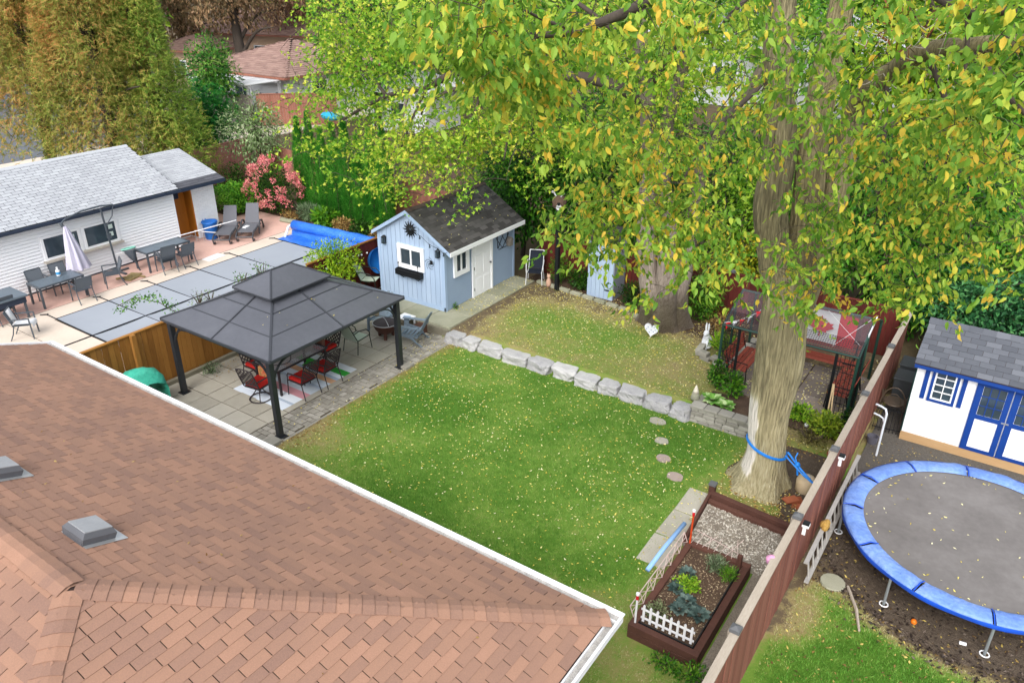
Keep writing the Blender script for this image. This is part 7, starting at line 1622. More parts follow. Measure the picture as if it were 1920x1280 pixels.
def crown(t, P, D, U, S, tmpl, mat, solo=0, name='crown'):
    k = inview(P, 160); out = ~k & (rng.random(len(P)) < 1.0); keep = k | out; P, D, U, S = P[keep], D[keep], U[keep], S[keep]
    sel = np.zeros(len(P), bool)
    if solo:
        x, y, z = proj(P); big = np.where((x > 0) & (x < 1920) & (y > 0) & (y < 1280), S * FPX / z, 0); idx = np.argsort(-big)[:solo]; sel[idx] = True
        X = nrm(D); Y = nrm(np.cross(U, X)); Z = np.cross(X, Y); me = _mesh('leaf', tmpl[0].tolist(), [list(map(int, f)) for f in tmpl[1]], mat); I = WM[t.name][1]
        for i in idx:
            m = Matrix([[X[i, r] * S[i], Y[i, r] * S[i], Z[i, r] * S[i], P[i, r]] for r in range(3)] + [[0, 0, 0, 1]])
            o = bpy.data.objects.new('leaf', me); COL.objects.link(o); o.parent = t; o.matrix_basis = I @ m; WM[o.name] = WM[t.name]
    foliage(t, P[~sel], D[~sel], U[~sel], S[~sel], tmpl, mat, name)

# ---- the elm
L_elm = leafM('elm_leaf', [(.0, '#55842a'), (.38, '#7da63a'), (.70, '#a1be48'), (.87, '#c3ca4c'), (.95, '#e8cc4c'), (1.0, '#dfbc48')], .6, .2, .5, .45)
elm = thing('elm_tree', 'big elm with a thick pale trunk strapped in blue, beside the brown fence', 'tree', (-3.29, 14.05, 0))
tk = [(-3.29, 14.05, -.05)] + [tuple(at(px, py, d)) for px, py, d in ((1434, 850, 17.05), (1440, 775, 16.6), (1457, 690, 16.15), (1466, 620, 15.75), (1474, 560, 15.5), (1458, 490, 15.3), (1446, 390, 15.0), (1462, 290, 14.8), (1462, 190, 14.6), (1460, 90, 14.4), (1468, -20, 14.4), (1462, -130, 14.4))]
V, F = bark(tk, [.43, .36, .375, .435, .42, .40, .33, .29, .27, .25, .24, .20, .17], 96, 200, .32, .085, 27, 2.0)
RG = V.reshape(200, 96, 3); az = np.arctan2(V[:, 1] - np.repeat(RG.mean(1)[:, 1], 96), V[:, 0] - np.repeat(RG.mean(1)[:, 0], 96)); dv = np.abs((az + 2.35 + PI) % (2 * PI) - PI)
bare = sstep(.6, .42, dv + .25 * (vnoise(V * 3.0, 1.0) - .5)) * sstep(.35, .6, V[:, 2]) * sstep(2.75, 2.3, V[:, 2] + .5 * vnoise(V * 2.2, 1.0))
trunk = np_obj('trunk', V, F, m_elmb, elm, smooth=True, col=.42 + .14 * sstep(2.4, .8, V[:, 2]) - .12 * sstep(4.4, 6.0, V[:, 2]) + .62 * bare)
s1 = spline(tk, 60)[28:]
p2 = [tuple(at(*q)) for q in ((1482, 590, 15.6), (1500, 500, 15.35), (1514, 380, 15.1), (1526, 270, 14.9), (1546, 150, 14.8), (1572, 40, 14.8), (1600, -80, 14.8))]; V2, F2 = bark(p2, [.26, .28, .255, .235, .22, .19, .17], 72, 150, 0, .12, 19, 5.0); np_obj('stem', V2, F2, m_stem, elm, smooth=True); s2 = spline(p2, 30)
p3 = [tuple(at(*q)) for q in ((1492, 600, 15.7), (1524, 500, 15.55), (1552, 410, 15.4), (1578, 310, 15.2), (1600, 220, 14.9))]; V2, F2 = bark(p3, [.24, .25, .235, .22, .17], 60, 90, 0, .11, 13, 8.0); np_obj('stem', V2, F2, m_stem, elm, smooth=True)
s3 = limb(elm, [tuple(at(*q)) for q in ((1585, 280, 15.1), (1612, 190, 14.6), (1672, 135, 13.6), (1735, 98, 12.6), (1830, 86, 11.6), (1960, 76, 11.0))], .19, .085, m_stem, 'limb', 16)
Lb = [limb(elm, [tuple(at(*q)) for q in pts], r0, r1, m_drkb) for pts, r0, r1 in (
    (((1460, -110, 14.4), (1330, -90, 12.6), (1205, 6, 10.6), (1142, 36, 9.9), (1086, 57, 9.6), (1008, 67, 9.2), (930, 62, 8.9)), .09, .025),
    (((1086, 57, 9.6), (1030, 42, 9.3), (985, 20, 9.0)), .03, .012),
    (((1462, 110, 14.5), (1420, 165, 14.2), (1370, 215, 13.8), (1318, 270, 13.4), (1280, 340, 13.0)), .06, .02),
    (((1735, 98, 12.6), (1770, 180, 12.4), (1775, 260, 12.2), (1778, 350, 12.0)), .05, .02),
    (((1660, 138, 13.8), (1662, 190, 13.6), (1655, 300, 13.2), (1640, 420, 13.0)), .04, .015),
    (((1810, 86, 11.8), (1850, 130, 11.2), (1880, 170, 10.8), (1930, 220, 10.4)), .06, .03),
    (((1600, -60, 14.8), (1700, -40, 13.0), (1810, 20, 11.4), (1900, 20, 10.2)), .10, .04),
    (((1815, 30, 11.3), (1812, 110, 11.2), (1800, 190, 11.2)), .035, .015),
    (((1470, -60, 14.4), (1420, -20, 12.5), (1360, 40, 11.5), (1320, 110, 11.0)), .05, .015))]
L_elmw = np.concatenate([s1[4:], s2[4:], s3[4:]] + Lb)
E_ = [blob(*b) for b in (
    (900, 60, 95, 70, 7.5, 9.5, 44), (1000, 120, 130, 100, 7.6, 10.5, 84), (1120, 60, 140, 70, 8.5, 11.5, 44), (960, 190, 90, 60, 8.0, 10.0, 34), (880, 120, 70, 50, 8.0, 9.6, 16),
    (1060, 210, 120, 80, 8.6, 11.5, 56), (1270, 60, 130, 70, 9.5, 12.5, 30), (1360, 60, 90, 70, 9.5, 13, 30), (1160, 190, 90, 70, 9.5, 12.5, 26),
    (1190, 330, 130, 60, 10.0, 13, 56), (1100, 360, 80, 50, 10.0, 12.5, 24), (1200, 420, 120, 60, 10.2, 13, 70), (1130, 480, 70, 45, 10.5, 12.5, 26), (1230, 500, 90, 45, 10.5, 13, 36), (1190, 550, 35, 25, 10.5, 12, 7), (1290, 470, 60, 60, 10.5, 13, 26), (1045, 490, 26, 14, 10.8, 12, 3), (1035, 430, 20, 16, 10.8, 12, 3), (1300, 400, 60, 60, 10.5, 13, 22),
    (1390, 300, 40, 120, 11, 13.5, 16), (1370, 470, 30, 60, 11, 13, 8), (1440, 200, 40, 180, 11, 13.4, 24), (1400, 545, 22, 25, 11, 12.5, 5),
    (1560, 60, 90, 70, 10, 13, 22), (1520, 250, 60, 130, 11, 13.5, 26), (1620, 250, 90, 70, 10.5, 13, 34), (1760, 250, 130, 60, 9.5, 12.5, 52), (1870, 200, 70, 80, 8.0, 10.5, 34), (1880, 60, 60, 60, 8.0, 10.5, 22), (1730, 30, 90, 50, 9, 12, 18),
    (1640, 350, 110, 60, 11, 13.5, 50), (1760, 360, 110, 70, 10.5, 13, 46), (1850, 330, 70, 70, 9.5, 12, 22), (1570, 430, 60, 60, 12, 14, 24), (1680, 450, 80, 50, 11.5, 13.5, 30), (1790, 440, 90, 50, 11, 13, 30), (1880, 480, 40, 60, 10.5, 12.5, 8), (1900, 560, 22, 40, 11, 12.5, 4),
    (1515, 545, 45, 40, 12.5, 14, 36), (1510, 470, 45, 50, 12.5, 14, 20), (1480, 390, 35, 70, 12.5, 13.8, 6), (1620, 500, 50, 34, 12, 13.5, 16), (1690, 560, 50, 40, 12, 13.5, 20), (1740, 500, 60, 40, 11.5, 13.5, 16), (1700, 615, 26, 18, 12, 13.4, 5), (1672, 560, 30, 24, 12, 13.5, 6), (1830, 540, 40, 30, 11.5, 13, 5))]
tips = np.concatenate(E_); up_ = tips + rng.normal(0, .05, tips.shape) + np.array([0, 0, .30])
twigs(elm, L_elmw, up_, m_drkb, .0045)
P, D, U = sprigs(up_, 15, .52, .1); S = rng.uniform(.07, .15, len(P))
crown(elm, P, D, U, S, T_ELM, L_elm, 300)
nb = blob(1700, 40, 30, 26, 12.3, 12.8, 90); nd = rdir(len(nb)); V, F = cloud(nb, nd, rdir(len(nb)), rng.uniform(.12, .3, len(nb)), T_BLADE); np_obj('dead_leaf_clump', V, F, leafM('dead_leaf', ['#3d2417', '#6b3f25', '#8a5a38'], 3, .3), elm, kind='stuff')
gt = blob(1690, 90, 110, 90, 11.5, 13, 70); twigs(elm, blob(1700, 30, 30, 20, 12, 12.6, 6), gt, m_bare, .004, 'bare_twigs', .05, .8)
stp = thing('tie_strap', 'blue tie strap wound round the elm trunk and made fast to the fence', 'strap', (-3.29, 14.05, 1.2)); m_stp = M('blue_strap', ['#0f5fb4', '#1f7ad0', '#3b92e2'], n1=(12, .4), rough=.5)
def ring_at(z, tilt):
    k = int(np.argmin(np.abs(RG[:, 0, 2] - z))); R_ = RG[k]; c = R_.mean(0); rr = np.linalg.norm(R_[:, :2] - c[:2], axis=1); rr = np.maximum(rr, np.maximum(np.roll(rr, 3), np.roll(rr, -3))) ; rr = np.convolve(np.r_[rr[-6:], rr, rr[:6]], np.ones(9) / 9, 'same')[6:-6] + .03
    return [(c[0] + rr[i] * math.cos(2 * PI * i / 96), c[1] + rr[i] * math.sin(2 * PI * i / 96), z + tilt * math.cos(2 * PI * i / 96 - 3.73)) for i in range(0, 96, 2)]
for dz_ in (0, .03): obj('wrap', MB().tube(ring_at(1.0 + dz_, .15 + .02 * dz_), .017, 5, closed=True), m_stp, stp)
obj('tail', MB().tube([(-2.80, 14.15, .95), (-2.5, 14.0, .78), (-2.2, 13.9, .62), (-1.92, 13.8, .55)], .022, 5).tube([(-2.82, 14.05, .92), (-2.4, 13.92, .70), (-1.92, 13.7, .60)], .018, 5), m_stp, stp)
obj('knot', MB().ball((-2.55, 14.02, .82), .06, 7).tube([(-2.55, 14.02, .8), (-2.62, 14.05, .95), (-2.6, 14.1, 1.05)], .015, 4).tube([(-2.55, 14.02, .8), (-2.5, 13.95, .62)], .02, 4), m_stp, stp)

# ---- the old maple at the back fence
L_map = leafM('maple_leaf', [(.0, '#568a1e'), (.4, '#80ac2e'), (.68, '#a8c63e'), (.88, '#c8d650'), (1.0, '#ded65a')], .45, .28, .48)
mp_ = thing('maple_tree', 'old three stemmed maple with a wide grey bole at the back fence', 'tree', (-8.12, 19.9, .3))
for (dx, dy), pts, rr_ in (((-.34, -.05), ((1222, 560, 21.9), (1214, 500, 21.7), (1212, 400, 21.3), (1220, 300, 21.0), (1214, 190, 20.6), (1200, 110, 20.3), (1205, 0, 20.2), (1215, -120, 20.2)), (.36, .30, .27, .25, .22, .20, .17, .14, .1)),
                           ((.10, -.28), ((1247, 555, 21.8), (1250, 500, 21.6), (1252, 420, 21.4), (1240, 300, 21.0), (1262, 190, 20.7), (1300, 60, 20.3), (1320, -60, 20.3)), (.38, .30, .27, .24, .2, .17, .12, .08)),
                           ((.42, .10), ((1270, 555, 22.1), (1283, 500, 22.0), (1298, 420, 21.8), (1322, 290, 21.2), (1380, 200, 20.8), (1440, 110, 20.3), (1500, 20, 20.0)), (.34, .28, .25, .2, .17, .13, .10, .06))):
    b = (-8.12 + dx, 19.9 + dy, .26); V, F = bark([b] + [tuple(at(*q)) for q in pts], rr_, 36, 80, .16, .07, 11, dx * 7 + 3); np_obj('stem', V, F, m_mapb, mp_, smooth=True)
lm = [limb(mp_, [tuple(at(*q)) for q in pts], r0, r1, m_drkb) for pts, r0, r1 in (
    (((1214, 190, 20.6), (1120, 150, 21), (1000, 140, 22), (862, 136, 23), (800, 165, 23.6), (725, 180, 24.2), (640, 226, 25)), .17, .04),
    (((858, 137, 23), (838, 85, 23), (830, 20, 23)), .09, .04), (((1000, 140, 22), (905, 165, 22.4), (850, 168, 22.6), (800, 195, 23), (790, 215, 23.2)), .08, .03),
    (((725, 180, 24.2), (690, 140, 24.6), (640, 110, 25)), .06, .02), (((800, 165, 23.6), (770, 230, 23.4), (745, 300, 23.2)), .05, .02), (((905, 165, 22.4), (880, 240, 22.2), (850, 320, 22)), .05, .02),
    (((1205, 100, 20.3), (1130, 40, 20.5), (1060, -10, 21)), .09, .04), (((1000, 140, 22), (960, 230, 21.6), (945, 300, 21.4)), .05, .02), (((1225, 155, 20.5), (1265, 95, 20), (1300, 20, 19.6)), .1, .05))]
L_ = np.concatenate(lm)
Bm = [blob(*b) for b in (
    (650, 50, 50, 60, 24, 27, 84), (632, 130, 40, 60, 24, 27, 70), (700, 110, 80, 80, 23.5, 26.5, 130), (800, 80, 90, 80, 22.5, 26, 140), (880, 150, 90, 80, 22, 25, 120), (615, 195, 42, 36, 24, 26, 44), (590, 245, 36, 20, 24, 25.5, 20), (590, 290, 34, 18, 23.5, 25, 18), (560, 195, 18, 10, 24.5, 25.5, 8),
    (665, 280, 60, 36, 23, 25.5, 36), (640, 340, 30, 16, 22, 23, 7), (720, 240, 40, 60, 23, 25, 56), (770, 290, 60, 45, 22, 24.5, 84), (735, 355, 42, 20, 21, 23.0, 26), (770, 380, 24, 16, 20.5, 22, 14), (820, 300, 60, 45, 21.5, 24, 120), (852, 352, 22, 20, 19.6, 21, 14), (870, 270, 60, 45, 21.5, 24.5, 130), (930, 240, 60, 60, 21.5, 24, 130), (800, 240, 60, 40, 22.5, 25, 60), (690, 200, 60, 50, 23.5, 26, 80),
    (1000, 60, 90, 70, 21.5, 25, 140), (980, 160, 70, 60, 21.5, 24.5, 120), (1120, 130, 100, 80, 21, 25, 130), (1080, 260, 90, 70, 21, 24, 150), (1000, 290, 60, 45, 21, 23.5, 60), (1300, 160, 90, 60, 20.5, 24, 60), (1370, 260, 60, 70, 20.5, 23, 60), (1360, 60, 90, 60, 20.5, 24, 70), (1180, 240, 60, 60, 21.2, 24, 60), (1290, 300, 70, 70, 20.4, 23, 70), (1340, 400, 60, 60, 20.5, 23, 50), (1180, 60, 100, 60, 21, 24, 80), (1205, 90, 75, 80, 19.0, 20.0, 70), (1225, 220, 70, 80, 19.4, 20.4, 70), (1300, 110, 60, 70, 18.8, 19.8, 40), (1240, 340, 60, 60, 20, 20.8, 36), (1355, 150, 50, 60, 18.6, 20.0, 60), (1390, 90, 40, 40, 18.6, 20.0, 24))]
tips = np.concatenate(Bm) + np.array([0, 0, .3]); twigs(mp_, L_, tips, m_drkb, .007)
P, D, U = sprigs(tips, 12, .75, .1, .6); S = rng.uniform(.085, .15, len(P)); crown(mp_, P, D, U, S, T_LOBE, L_map)
nbm = thing('bare_tree', 'slim grey bare trunked tree behind the blue shed roof', 'tree', (-19.3, 22.3, 0))
limb(nbm, [tuple(ground(745, 398)), tuple(at(748, 350, 33)), tuple(at(744, 300, 32.4)), tuple(at(752, 230, 32)), tuple(at(770, 160, 32))], .16, .05, m_mapb, 'trunk'); limb(nbm, [tuple(at(744, 310, 32.5)), tuple(at(720, 270, 32.3)), tuple(at(700, 215, 32))], .05, .02, m_mapb)

# ---- generic crown: a tapered trunk, limbs and leaf clumps round them
def tree(name, label, base, h, r, n, S, mat, tmpl=T_LEAF, group=None, trunk_h=.35, tr=.18, m_b=None, gap=.42, z0=.25, lean=(0, 0), nt_=60, droop=.4, zsq=1.0, cone=False, clump=1.0, top=None):
    t = thing(name, label, 'tree', base, 0, group); b = np.array(base, float); m_b = m_b or m_drkb; T_ = b + np.array([lean[0], lean[1], h * .92])
    C = limb(t, [tuple(b), tuple(b * .6 + T_ * .4 + [.2, 0, 0]), tuple(T_)], tr, tr * .2, m_b, 'trunk')
    ctr = b + np.array([lean[0] * .6, lean[1] * .6, h * (z0 + (1 - z0) / 2)]); hz = h * (1 - z0) / 2
    m = int(n * 1.9); d = rdir(m); rad = rng.random(m) ** .42; lump = .68 + .6 * vnoise(d * 1.7 + b * .37, 1.6)
    if cone:
        u = rng.random(m) ** .8; a = rng.uniform(0, 2 * PI, m); q = (1 - u) ** .8 * (.55 + .6 * vnoise(np.stack([np.cos(a) * 1.5 + b[0], np.sin(a) * 1.5 + b[1], u * h * .45], -1), 1.3)) * rng.random(m) ** .3
        P = np.stack([b[0] + lean[0] * u + r * q * np.cos(a), b[1] + lean[1] * u + r * q * np.sin(a), b[2] + h * (z0 + (1 - z0) * u)], -1); d = nrm(np.stack([np.cos(a), np.sin(a), .35 + 0 * a], -1))
    else: P = ctr + d * (rad * lump)[:, None] * np.array([r, r, hz])
    k = vnoise(P / clump + 11, 1.0) > gap * (.6 + .4 * rng.random(m)); P, d = P[k][:n], d[k][:n]; n = len(P)
    lims = [C[3:]]
    for k in range(9):
        a = 2 * PI * k / 9 + rng.random(); f = .3 + .6 * k / 9; p = C[int(f * (len(C) - 1))]; e = p + np.array([math.cos(a) * r * .75 * (1 - f * .4), math.sin(a) * r * .75 * (1 - f * .4), h * .16]); lims.append(limb(t, [tuple(p), tuple((p + e) / 2 + [0, 0, h * .05]), tuple(e)], tr * .35, tr * .08, m_b, 'limb', 6))
    if nt_: twigs(t, np.concatenate(lims), P[rng.choice(len(P), min(nt_, len(P)), False)], m_b, .008)
    D = nrm(d * .6 + rdir(n) * .6 + np.array([0, 0, -droop])); U = nrm(np.array([0, 0, 1.0]) + d * .7 + rdir(n) * .5); foliage(t, P, D, U, S * rng.uniform(.6, 1.35, n), tmpl, mat, 'crown'); return t
L_ced = leafM('cedar_spray', [(.0, '#62752a'), (.35, '#8c9a42'), (.58, '#a9a656'), (.78, '#bb9f5c'), (1.0, '#c68c54')], .30, .40, .35, .7)
L_ced2 = leafM('green_cedar_spray', [(.0, '#557a28'), (.4, '#7da03a'), (.7, '#a0b04c'), (1.0, '#bda658')], .4, .3, .3, .7)
cg = 'old cedars behind the garage'
def base_at(px, py, d): p = at(px, py, d); return (float(p[0]), float(p[1]), 0.0)
tree('cedar_tree', 'tall browning cedar at the corner of the picture behind the garage roof', base_at(60, 160, 43), 15, 3.4, 36000, .30, L_ced, T_PLUME, cg, cone=True, gap=.30, z0=.13, nt_=80, droop=.25, clump=.8, tr=.3)
tree('cedar_tree', 'broad olive and orange cedar in the middle of the cedar group', base_at(190, 180, 40), 15.5, 3.6, 38000, .30, L_ced, T_PLUME, cg, cone=True, gap=.34, z0=.02, nt_=80, droop=.25, clump=.8, tr=.3)
tree('cedar_tree', 'greener cedar with yellow foot nearest the brown roofed house', base_at(282, 190, 40), 13.0, 2.9, 32000, .28, L_ced2, T_PLUME, cg, cone=True, gap=.34, z0=.0, nt_=80, droop=.25, clump=.8, tr=.28)
bush('yellow_shrub', 'bright yellow shrub glowing at the cedar foot', 'shrub', base_at(318, 200, 44), (1.0, 1.0, 3.0), 1600, .2, L_yel, T_LEAF, None, 4, gap=.3)
L_brn = leafM('brown_needle', ['#5a5038', '#786746', '#97795a', '#ab8a66'], .4, .3, .25)
L_brn2 = leafM('purple_brown_leaf', ['#5f4d3c', '#846850', '#a37f60', '#b98f6c'], .4, .3, .25)
bg_ = 'dark brown trees among the far houses'
tree('dark_tree', 'dark brown leaning tree before the tan house', base_at(455, 118, 72), 15, 5.2, 16000, .30, L_brn, T_LEAF, bg_, lean=(-2.5, 1), tr=.55, gap=.47, z0=.30, nt_=160)
tree('dark_tree', 'dark brown tree over the brown hip roof', base_at(560, 88, 84), 15, 6, 16000, .32, L_brn2, T_LEAF, bg_, tr=.45, gap=.47, z0=.28, nt_=160)
tree('dark_tree', 'dark green brown tree between the cedars and the tan house', base_at(335, 60, 82), 14, 4.5, 12000, .32, L_brn, T_LEAF, bg_, tr=.4, gap=.45, z0=.1, nt_=120)
tree('dark_tree', 'orange tinged brown tree at the top edge behind the hip roof', base_at(640, 40, 96), 16, 6.5, 14000, .36, L_brn2, T_LEAF, bg_, tr=.45, gap=.45, z0=.2, nt_=120)
tree('young_tree', 'young bright green tree before the far pergola', base_at(408, 205, 56), 5.6, 1.75, 4200, .24, leafM('young_leaf', ['#24501a', '#397526', '#5c9434', '#88ab48'], .9, .35), T_LEAF, None, tr=.1, gap=.36, z0=.12, nt_=60)
tree('willow_shrub', 'grey green many stemmed shrub tree behind the hydrangea', (-31.6, 24.3, 0), 4.3, 1.5, 3400, .16, leafM('willow_leaf', ['#4c6636', '#6d8750', '#8fa570', '#adbd92'], 1.5, .3), T_LEAF, None, tr=.09, gap=.40, z0=.22, nt_=160, m_b=m_twig)
bush('garden_shrub', 'dark emerald conifer shrub behind the garage annex', 'shrub', (-37.2, 25.6, 0), (2.0, 2.0, 4.2), 4200, .22, leafM('emerald', ['#124a1a', '#1d6a28', '#2f8a35', '#4a9a3c'], .9, .3), T_SPRAY, None, 5, gap=.28)
bush('garden_shrub', 'round clipped dark green shrub beside the rose fence', 'shrub', (-31.7, 23.0, 0), (.75, .75, 1.3), 1700, .09, L_dark, T_LEAF, None, 4, gap=.15)
bush('garden_shrub', 'second round dark shrub under the grey green tree', 'shrub', (-30.5, 23.6, 0), (.7, .7, 1.2), 1700, .09, L_dark, T_LEAF, None, 4, gap=.15)
bush('garden_shrub', 'broad bright green shrub behind the sun loungers', 'shrub', (-28.6, 20.7, 0), (1.35, 1.1, 1.25), 5200, .12, leafM('fresh_leaf', ['#2c6414', '#468a1e', '#6aa92c', '#8fc040'], 1.4, .3), T_LEAF, None, 5, gap=.28)
hy = bush('hydrangea', 'hydrangea bush covered in pink flower heads by the pool', 'hydrangea', (-26.95, 21.4, 0), (1.15, .9, 2.1), 2600, .13, L_dark, T_LEAF, None, 7, gap=.3)
m_hyd = leafM('pink_petal', ['#d2606e', '#e67f88', '#f09a9a', '#e8ab94'], 1.0, .25, .25)
fn = 0; hd = []
while fn < 62:
    d = rdir(1)[0]
    if d[2] < -.5 or d @ np.array([.75, -.6, .2]) < -.45: continue
    p = np.array([-26.95, 21.4, 1.08]) + d * np.array([1.12, .9, 1.05]) * rng.uniform(1.08, 1.28)
    k = 46; q = rdir(k); hd_P = p + q * np.array([.115, .115, .13]) * rng.uniform(.8, 1.2); V, F = cloud(hd_P, nrm(rdir(k) + q * .3), q, np.full(k, .085), T_LEAF); np_obj('flower_head', V, F, m_hyd, hy); fn += 1
thg = 'column cedars along the pool garden'
names = ('first column cedar, beside the hydrangea', 'second column cedar from the hydrangea', 'third column cedar from the hydrangea', 'column cedar left of the middle of the row', 'column cedar right of the middle of the row', 'third column cedar from the shed end', 'second column cedar from the shed end', 'last column cedar, nearest the blue shed')
L_thu = leafM('thuja_spray', ['#1f5a16', '#2e7820', '#449630', '#68ae3c'], 1.2, .3, .3)
for k in range(8):
    x = -26.2 + .72 * k; hgt = 3.9 + .35 * math.sin(k * 2.1)
    t = thing('column_cedar', 'narrow green ' + names[k], 'cedar', (x, 22.35 - .03 * k, 0), 0, thg); n = 5200; u = rng.random(n); a = rng.uniform(0, 2 * PI, n); q = .29 * np.minimum(1, (1 - u) * 2.2 + .06) * (.75 + .25 * np.minimum(1, u * 5 + .4)) * (.8 + .35 * vnoise(np.stack([np.cos(a) * 2 + k, np.sin(a) * 2, u * 6], -1), 1.0))
    P = np.stack([x + q * np.cos(a), 22.35 - .03 * k + q * np.sin(a), .05 + hgt * u], -1); D = nrm(np.stack([np.cos(a) * .5, np.sin(a) * .5, 1 + 0 * a], -1) + rdir(n) * .3); U = nrm(np.stack([np.cos(a), np.sin(a), 0 * a], -1) + rdir(n) * .3)
    foliage(t, P, D, U, rng.uniform(.10, .19, n), T_PLUME, L_thu); obj('trunk', MB().tube([(x, 22.35 - .03 * k, 0), (x, 22.35 - .03 * k, hgt * .8)], .025, 6), m_twig, t)
pgx = 'low planting along the pool garden'
for (x, y, r_, n, m_, lb, tm, S) in ((-24.9, 21.35, (.6, .35, .7), 900, L_grey, 'grey green grassy clump before the column cedars', T_BLADE, .22), (-23.7, 21.15, (.5, .4, .75), 900, L_mid, 'leafy hosta clump behind the blue reel', T_ELM, .26), (-22.6, 21.1, (.6, .4, .6), 800, L_dry, 'dry brown flowered clump behind the blue reel', T_LEAF, .1), (-21.5, 21.0, (.6, .4, .7), 900, L_dark, 'dark leafy clump near the fence end of the reel', T_LEAF, .12), (-20.2, 20.9, (.8, .5, .7), 900, L_dry, 'dry tan growth at the shed end of the pool garden', T_LEAF, .1), (-18.8, 21.2, (.9, .6, .9), 1100, L_mid, 'rough green growth behind the dark fence corner', T_LEAF, .12), (-25.7, 21.0, (.5, .35, .4), 500, L_dry, 'low brown growth under the hydrangea', T_LEAF, .08)):
    bush('border_plant', lb, 'plant', (x, y, .03), r_, n, S, m_, tm, pgx, 5, gap=.3)
solo('stone_edging', MB().tube([(-25.9, 20.7, .05), (-25.2, 20.75, .06), (-24.4, 20.6, .05), (-23.2, 20.5, .05), (-21.5, 20.45, .05)], .12, 6), m_mslab, 'curved grey stone edging between the pool garden and the terrace', 'edging')

# ---- greenery behind the back fence
bgp = 'shrubs and trees behind the back fence'
L_deep = leafM('deep_leaf', ['#173a0c', '#265612', '#3c7a1a', '#5f9a26'], .9, .3, .35)
for i, (x, y, r, h, n, m_, lb) in enumerate(((-15.2, 23.0, 1.5, 5.2, 7000, L_deep, 'deep green tree directly behind the blue shed'), (-12.8, 23.6, 1.7, 5.6, 8000, L_deep, 'dense dark green tree behind the birdhouse'), (-10.4, 23.4, 1.5, 5.0, 7000, L_deep, 'dark green tree behind the narrow tool shed'), (-7.2, 24.4, 1.6, 4.6, 3600, L_bright, 'yellow green leafy tree behind the old maple'), (-5.2, 23.6, 1.5, 3.6, 6000, L_deep, 'bushy green tree behind the red fence beside the elm'), (-6.8, 23.0, .9, 2.3, 1600, L_yel, 'low yellow shrub showing over the red fence'), (-17.6, 24.8, 1.5, 4.6, 3000, L_mid, 'mid green tree behind the bare grey trunk'))):
    tree('back_tree', lb, (x, y, 0), h, r, n, .17, m_, T_LEAF, bgp, tr=.09, gap=.33, z0=.12, nt_=50)
L_vib = leafM('viburnum_leaf', ['#173d22', '#265a30', '#3e7a42', '#5f9658'], .8, .3, .3)
for (x, y, r, h, n, m_, lb) in ((-2.3, 24.0, 1.5, 3.2, 3200, L_deep, 'dark green shrub behind the arbour corner'), (-.2, 22.6, 1.5, 2.9, 5200, L_vib, 'blue green shrub directly behind the white shed'), (1.6, 23.2, 1.6, 3.2, 5200, L_vib, 'blue green shrub at the picture edge behind the white shed'), (.6, 25.8, 1.7, 4.2, 4200, L_mid, 'taller green shrub beyond the white shed'), (-1.2, 28.5, 1.9, 5.0, 3200, L_bright, 'light green tree farther behind the white shed'), (2.6, 29.5, 2.2, 5.4, 3800, leafM('pale_leaf', ['#4f7d34', '#74a050', '#9bbd74', '#bcd39a'], .8, .3, .35), 'pale green tree at the far right edge')):
    tree('back_shrub', lb, (x, y, 0), h, r, n, .16, m_, T_LEAF, bgp, tr=.08, gap=.3, z0=.04, nt_=40)
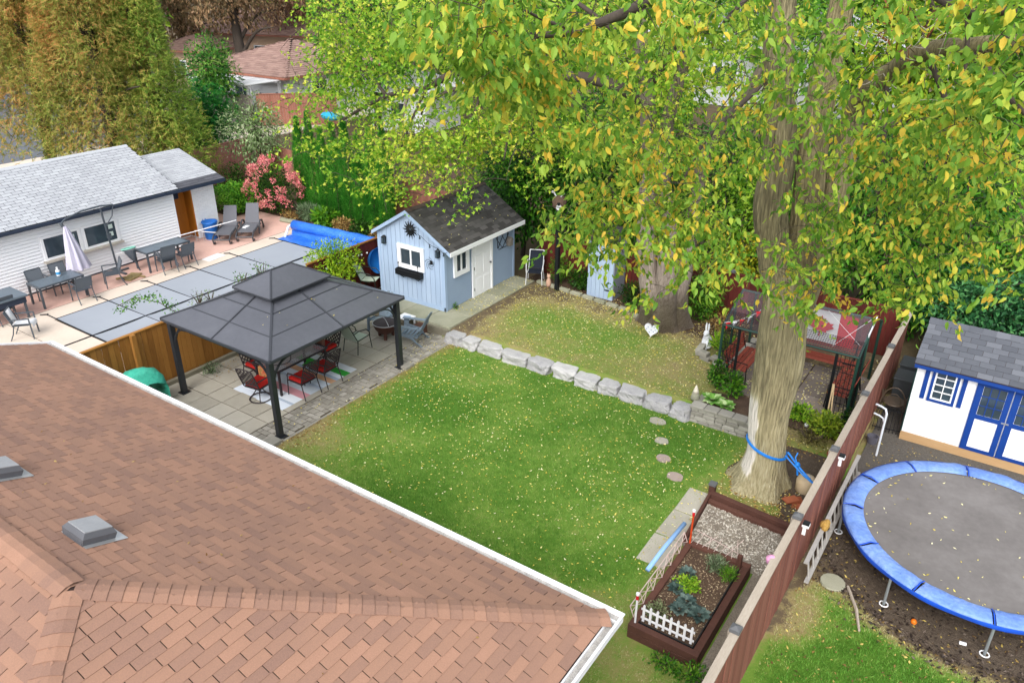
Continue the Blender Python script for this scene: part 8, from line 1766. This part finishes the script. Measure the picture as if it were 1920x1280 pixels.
for (x, y, r, h, n, m_, lb) in ((-14.0, 25.6, 1.7, 6.6, 6000, L_deep, 'tall deep green tree second row behind the blue shed'), (-11.4, 25.8, 1.8, 6.4, 6000, L_deep, 'tall dark tree second row behind the birdhouse'), (-8.8, 26.2, 1.8, 5.6, 6000, L_deep, 'dark tree second row behind the maple'), (-3.6, 25.6, 1.7, 5.6, 6000, L_deep, 'dark green tree behind the elm trunk'), (-1.6, 25.2, 1.6, 5.2, 6000, L_deep, 'dark green tree above the storage boxes'), (-5.8, 26.6, 1.8, 5.4, 5000, L_mid, 'mid green tree between maple and elm')):
    tree('back_tree', lb, (x, y, 0), h, r, n, .17, m_, T_LEAF, bgp, tr=.09, gap=.28, z0=.06, nt_=40)
fb_ = 'tall trees closing the view'
L_f1 = leafM('far_green', ['#2c5a12', '#477e1c', '#6da02c', '#9bbb3c'], .3, .3, .35); L_f2 = leafM('far_yellow_green', ['#55801c', '#7fa626', '#a9c136', '#cfc83e'], .3, .3, .35)
for px, d, h, r, m_, lb in ((700, 52, 11, 4.2, L_f1, 'tall green tree beyond the white shed roofed lot, leftmost of the far row'), (830, 60, 13, 5, L_f1, 'tall green tree behind the maple crown'), (985, 50, 12, 4.2, L_f1, 'far green tree over the garden beyond the birdhouse'), (1130, 56, 13, 4.6, L_f2, 'yellow green far tree behind the maple stems'), (1235, 46, 7, 2.4, L_f2, 'bright yellow green small tree before the white house'), (1470, 62, 13, 4.5, L_f1, 'far green tree behind the elm trunk'), (1600, 50, 11, 4, L_f1, 'far green tree right of the elm'), (1720, 44, 10, 3.6, L_f2, 'yellow green far tree behind the elm limb'), (1850, 50, 12, 4.4, L_f1, 'far green tree toward the right edge'), (1960, 40, 10, 3.6, L_f1, 'far green tree at the right edge of the view'), (1350, 70, 15, 5, L_f1, 'tall green tree behind the white house'), (560, 105, 18, 8, L_f1, 'distant green tree above the hip roof'), (180, 75, 16, 6, L_f1, 'green tree behind the cedars'), (20, 70, 15, 6, L_brn, 'brown tree behind the cedars at the corner')):
    p = at(px, 120, d); tree('far_tree', lb, (float(p[0]), float(p[1]), 0), h, r, 3800, .42 if d < 70 else .6, m_, T_LEAF, fb_, tr=.25, gap=.36, z0=.1, nt_=60)
for i, (x0, y0, x1, y1, n) in enumerate(((-120, 95, 40, 140, 26000),)):
    x = rng.uniform(x0, x1, n); y = rng.uniform(y0, y1, n); h = 15 * (.6 + .5 * vn2(x, y, .06)); P = np.stack([x, y, rng.random(n) ** .6 * h], -1)
    V, F = cloud(P, rdir(n), nrm(rdir(n) + [0, 0, 1.0]), rng.uniform(1.0, 1.9, n), T_LEAF); tag(np_obj('far_wood', V, F, L_f1), kind='stuff')
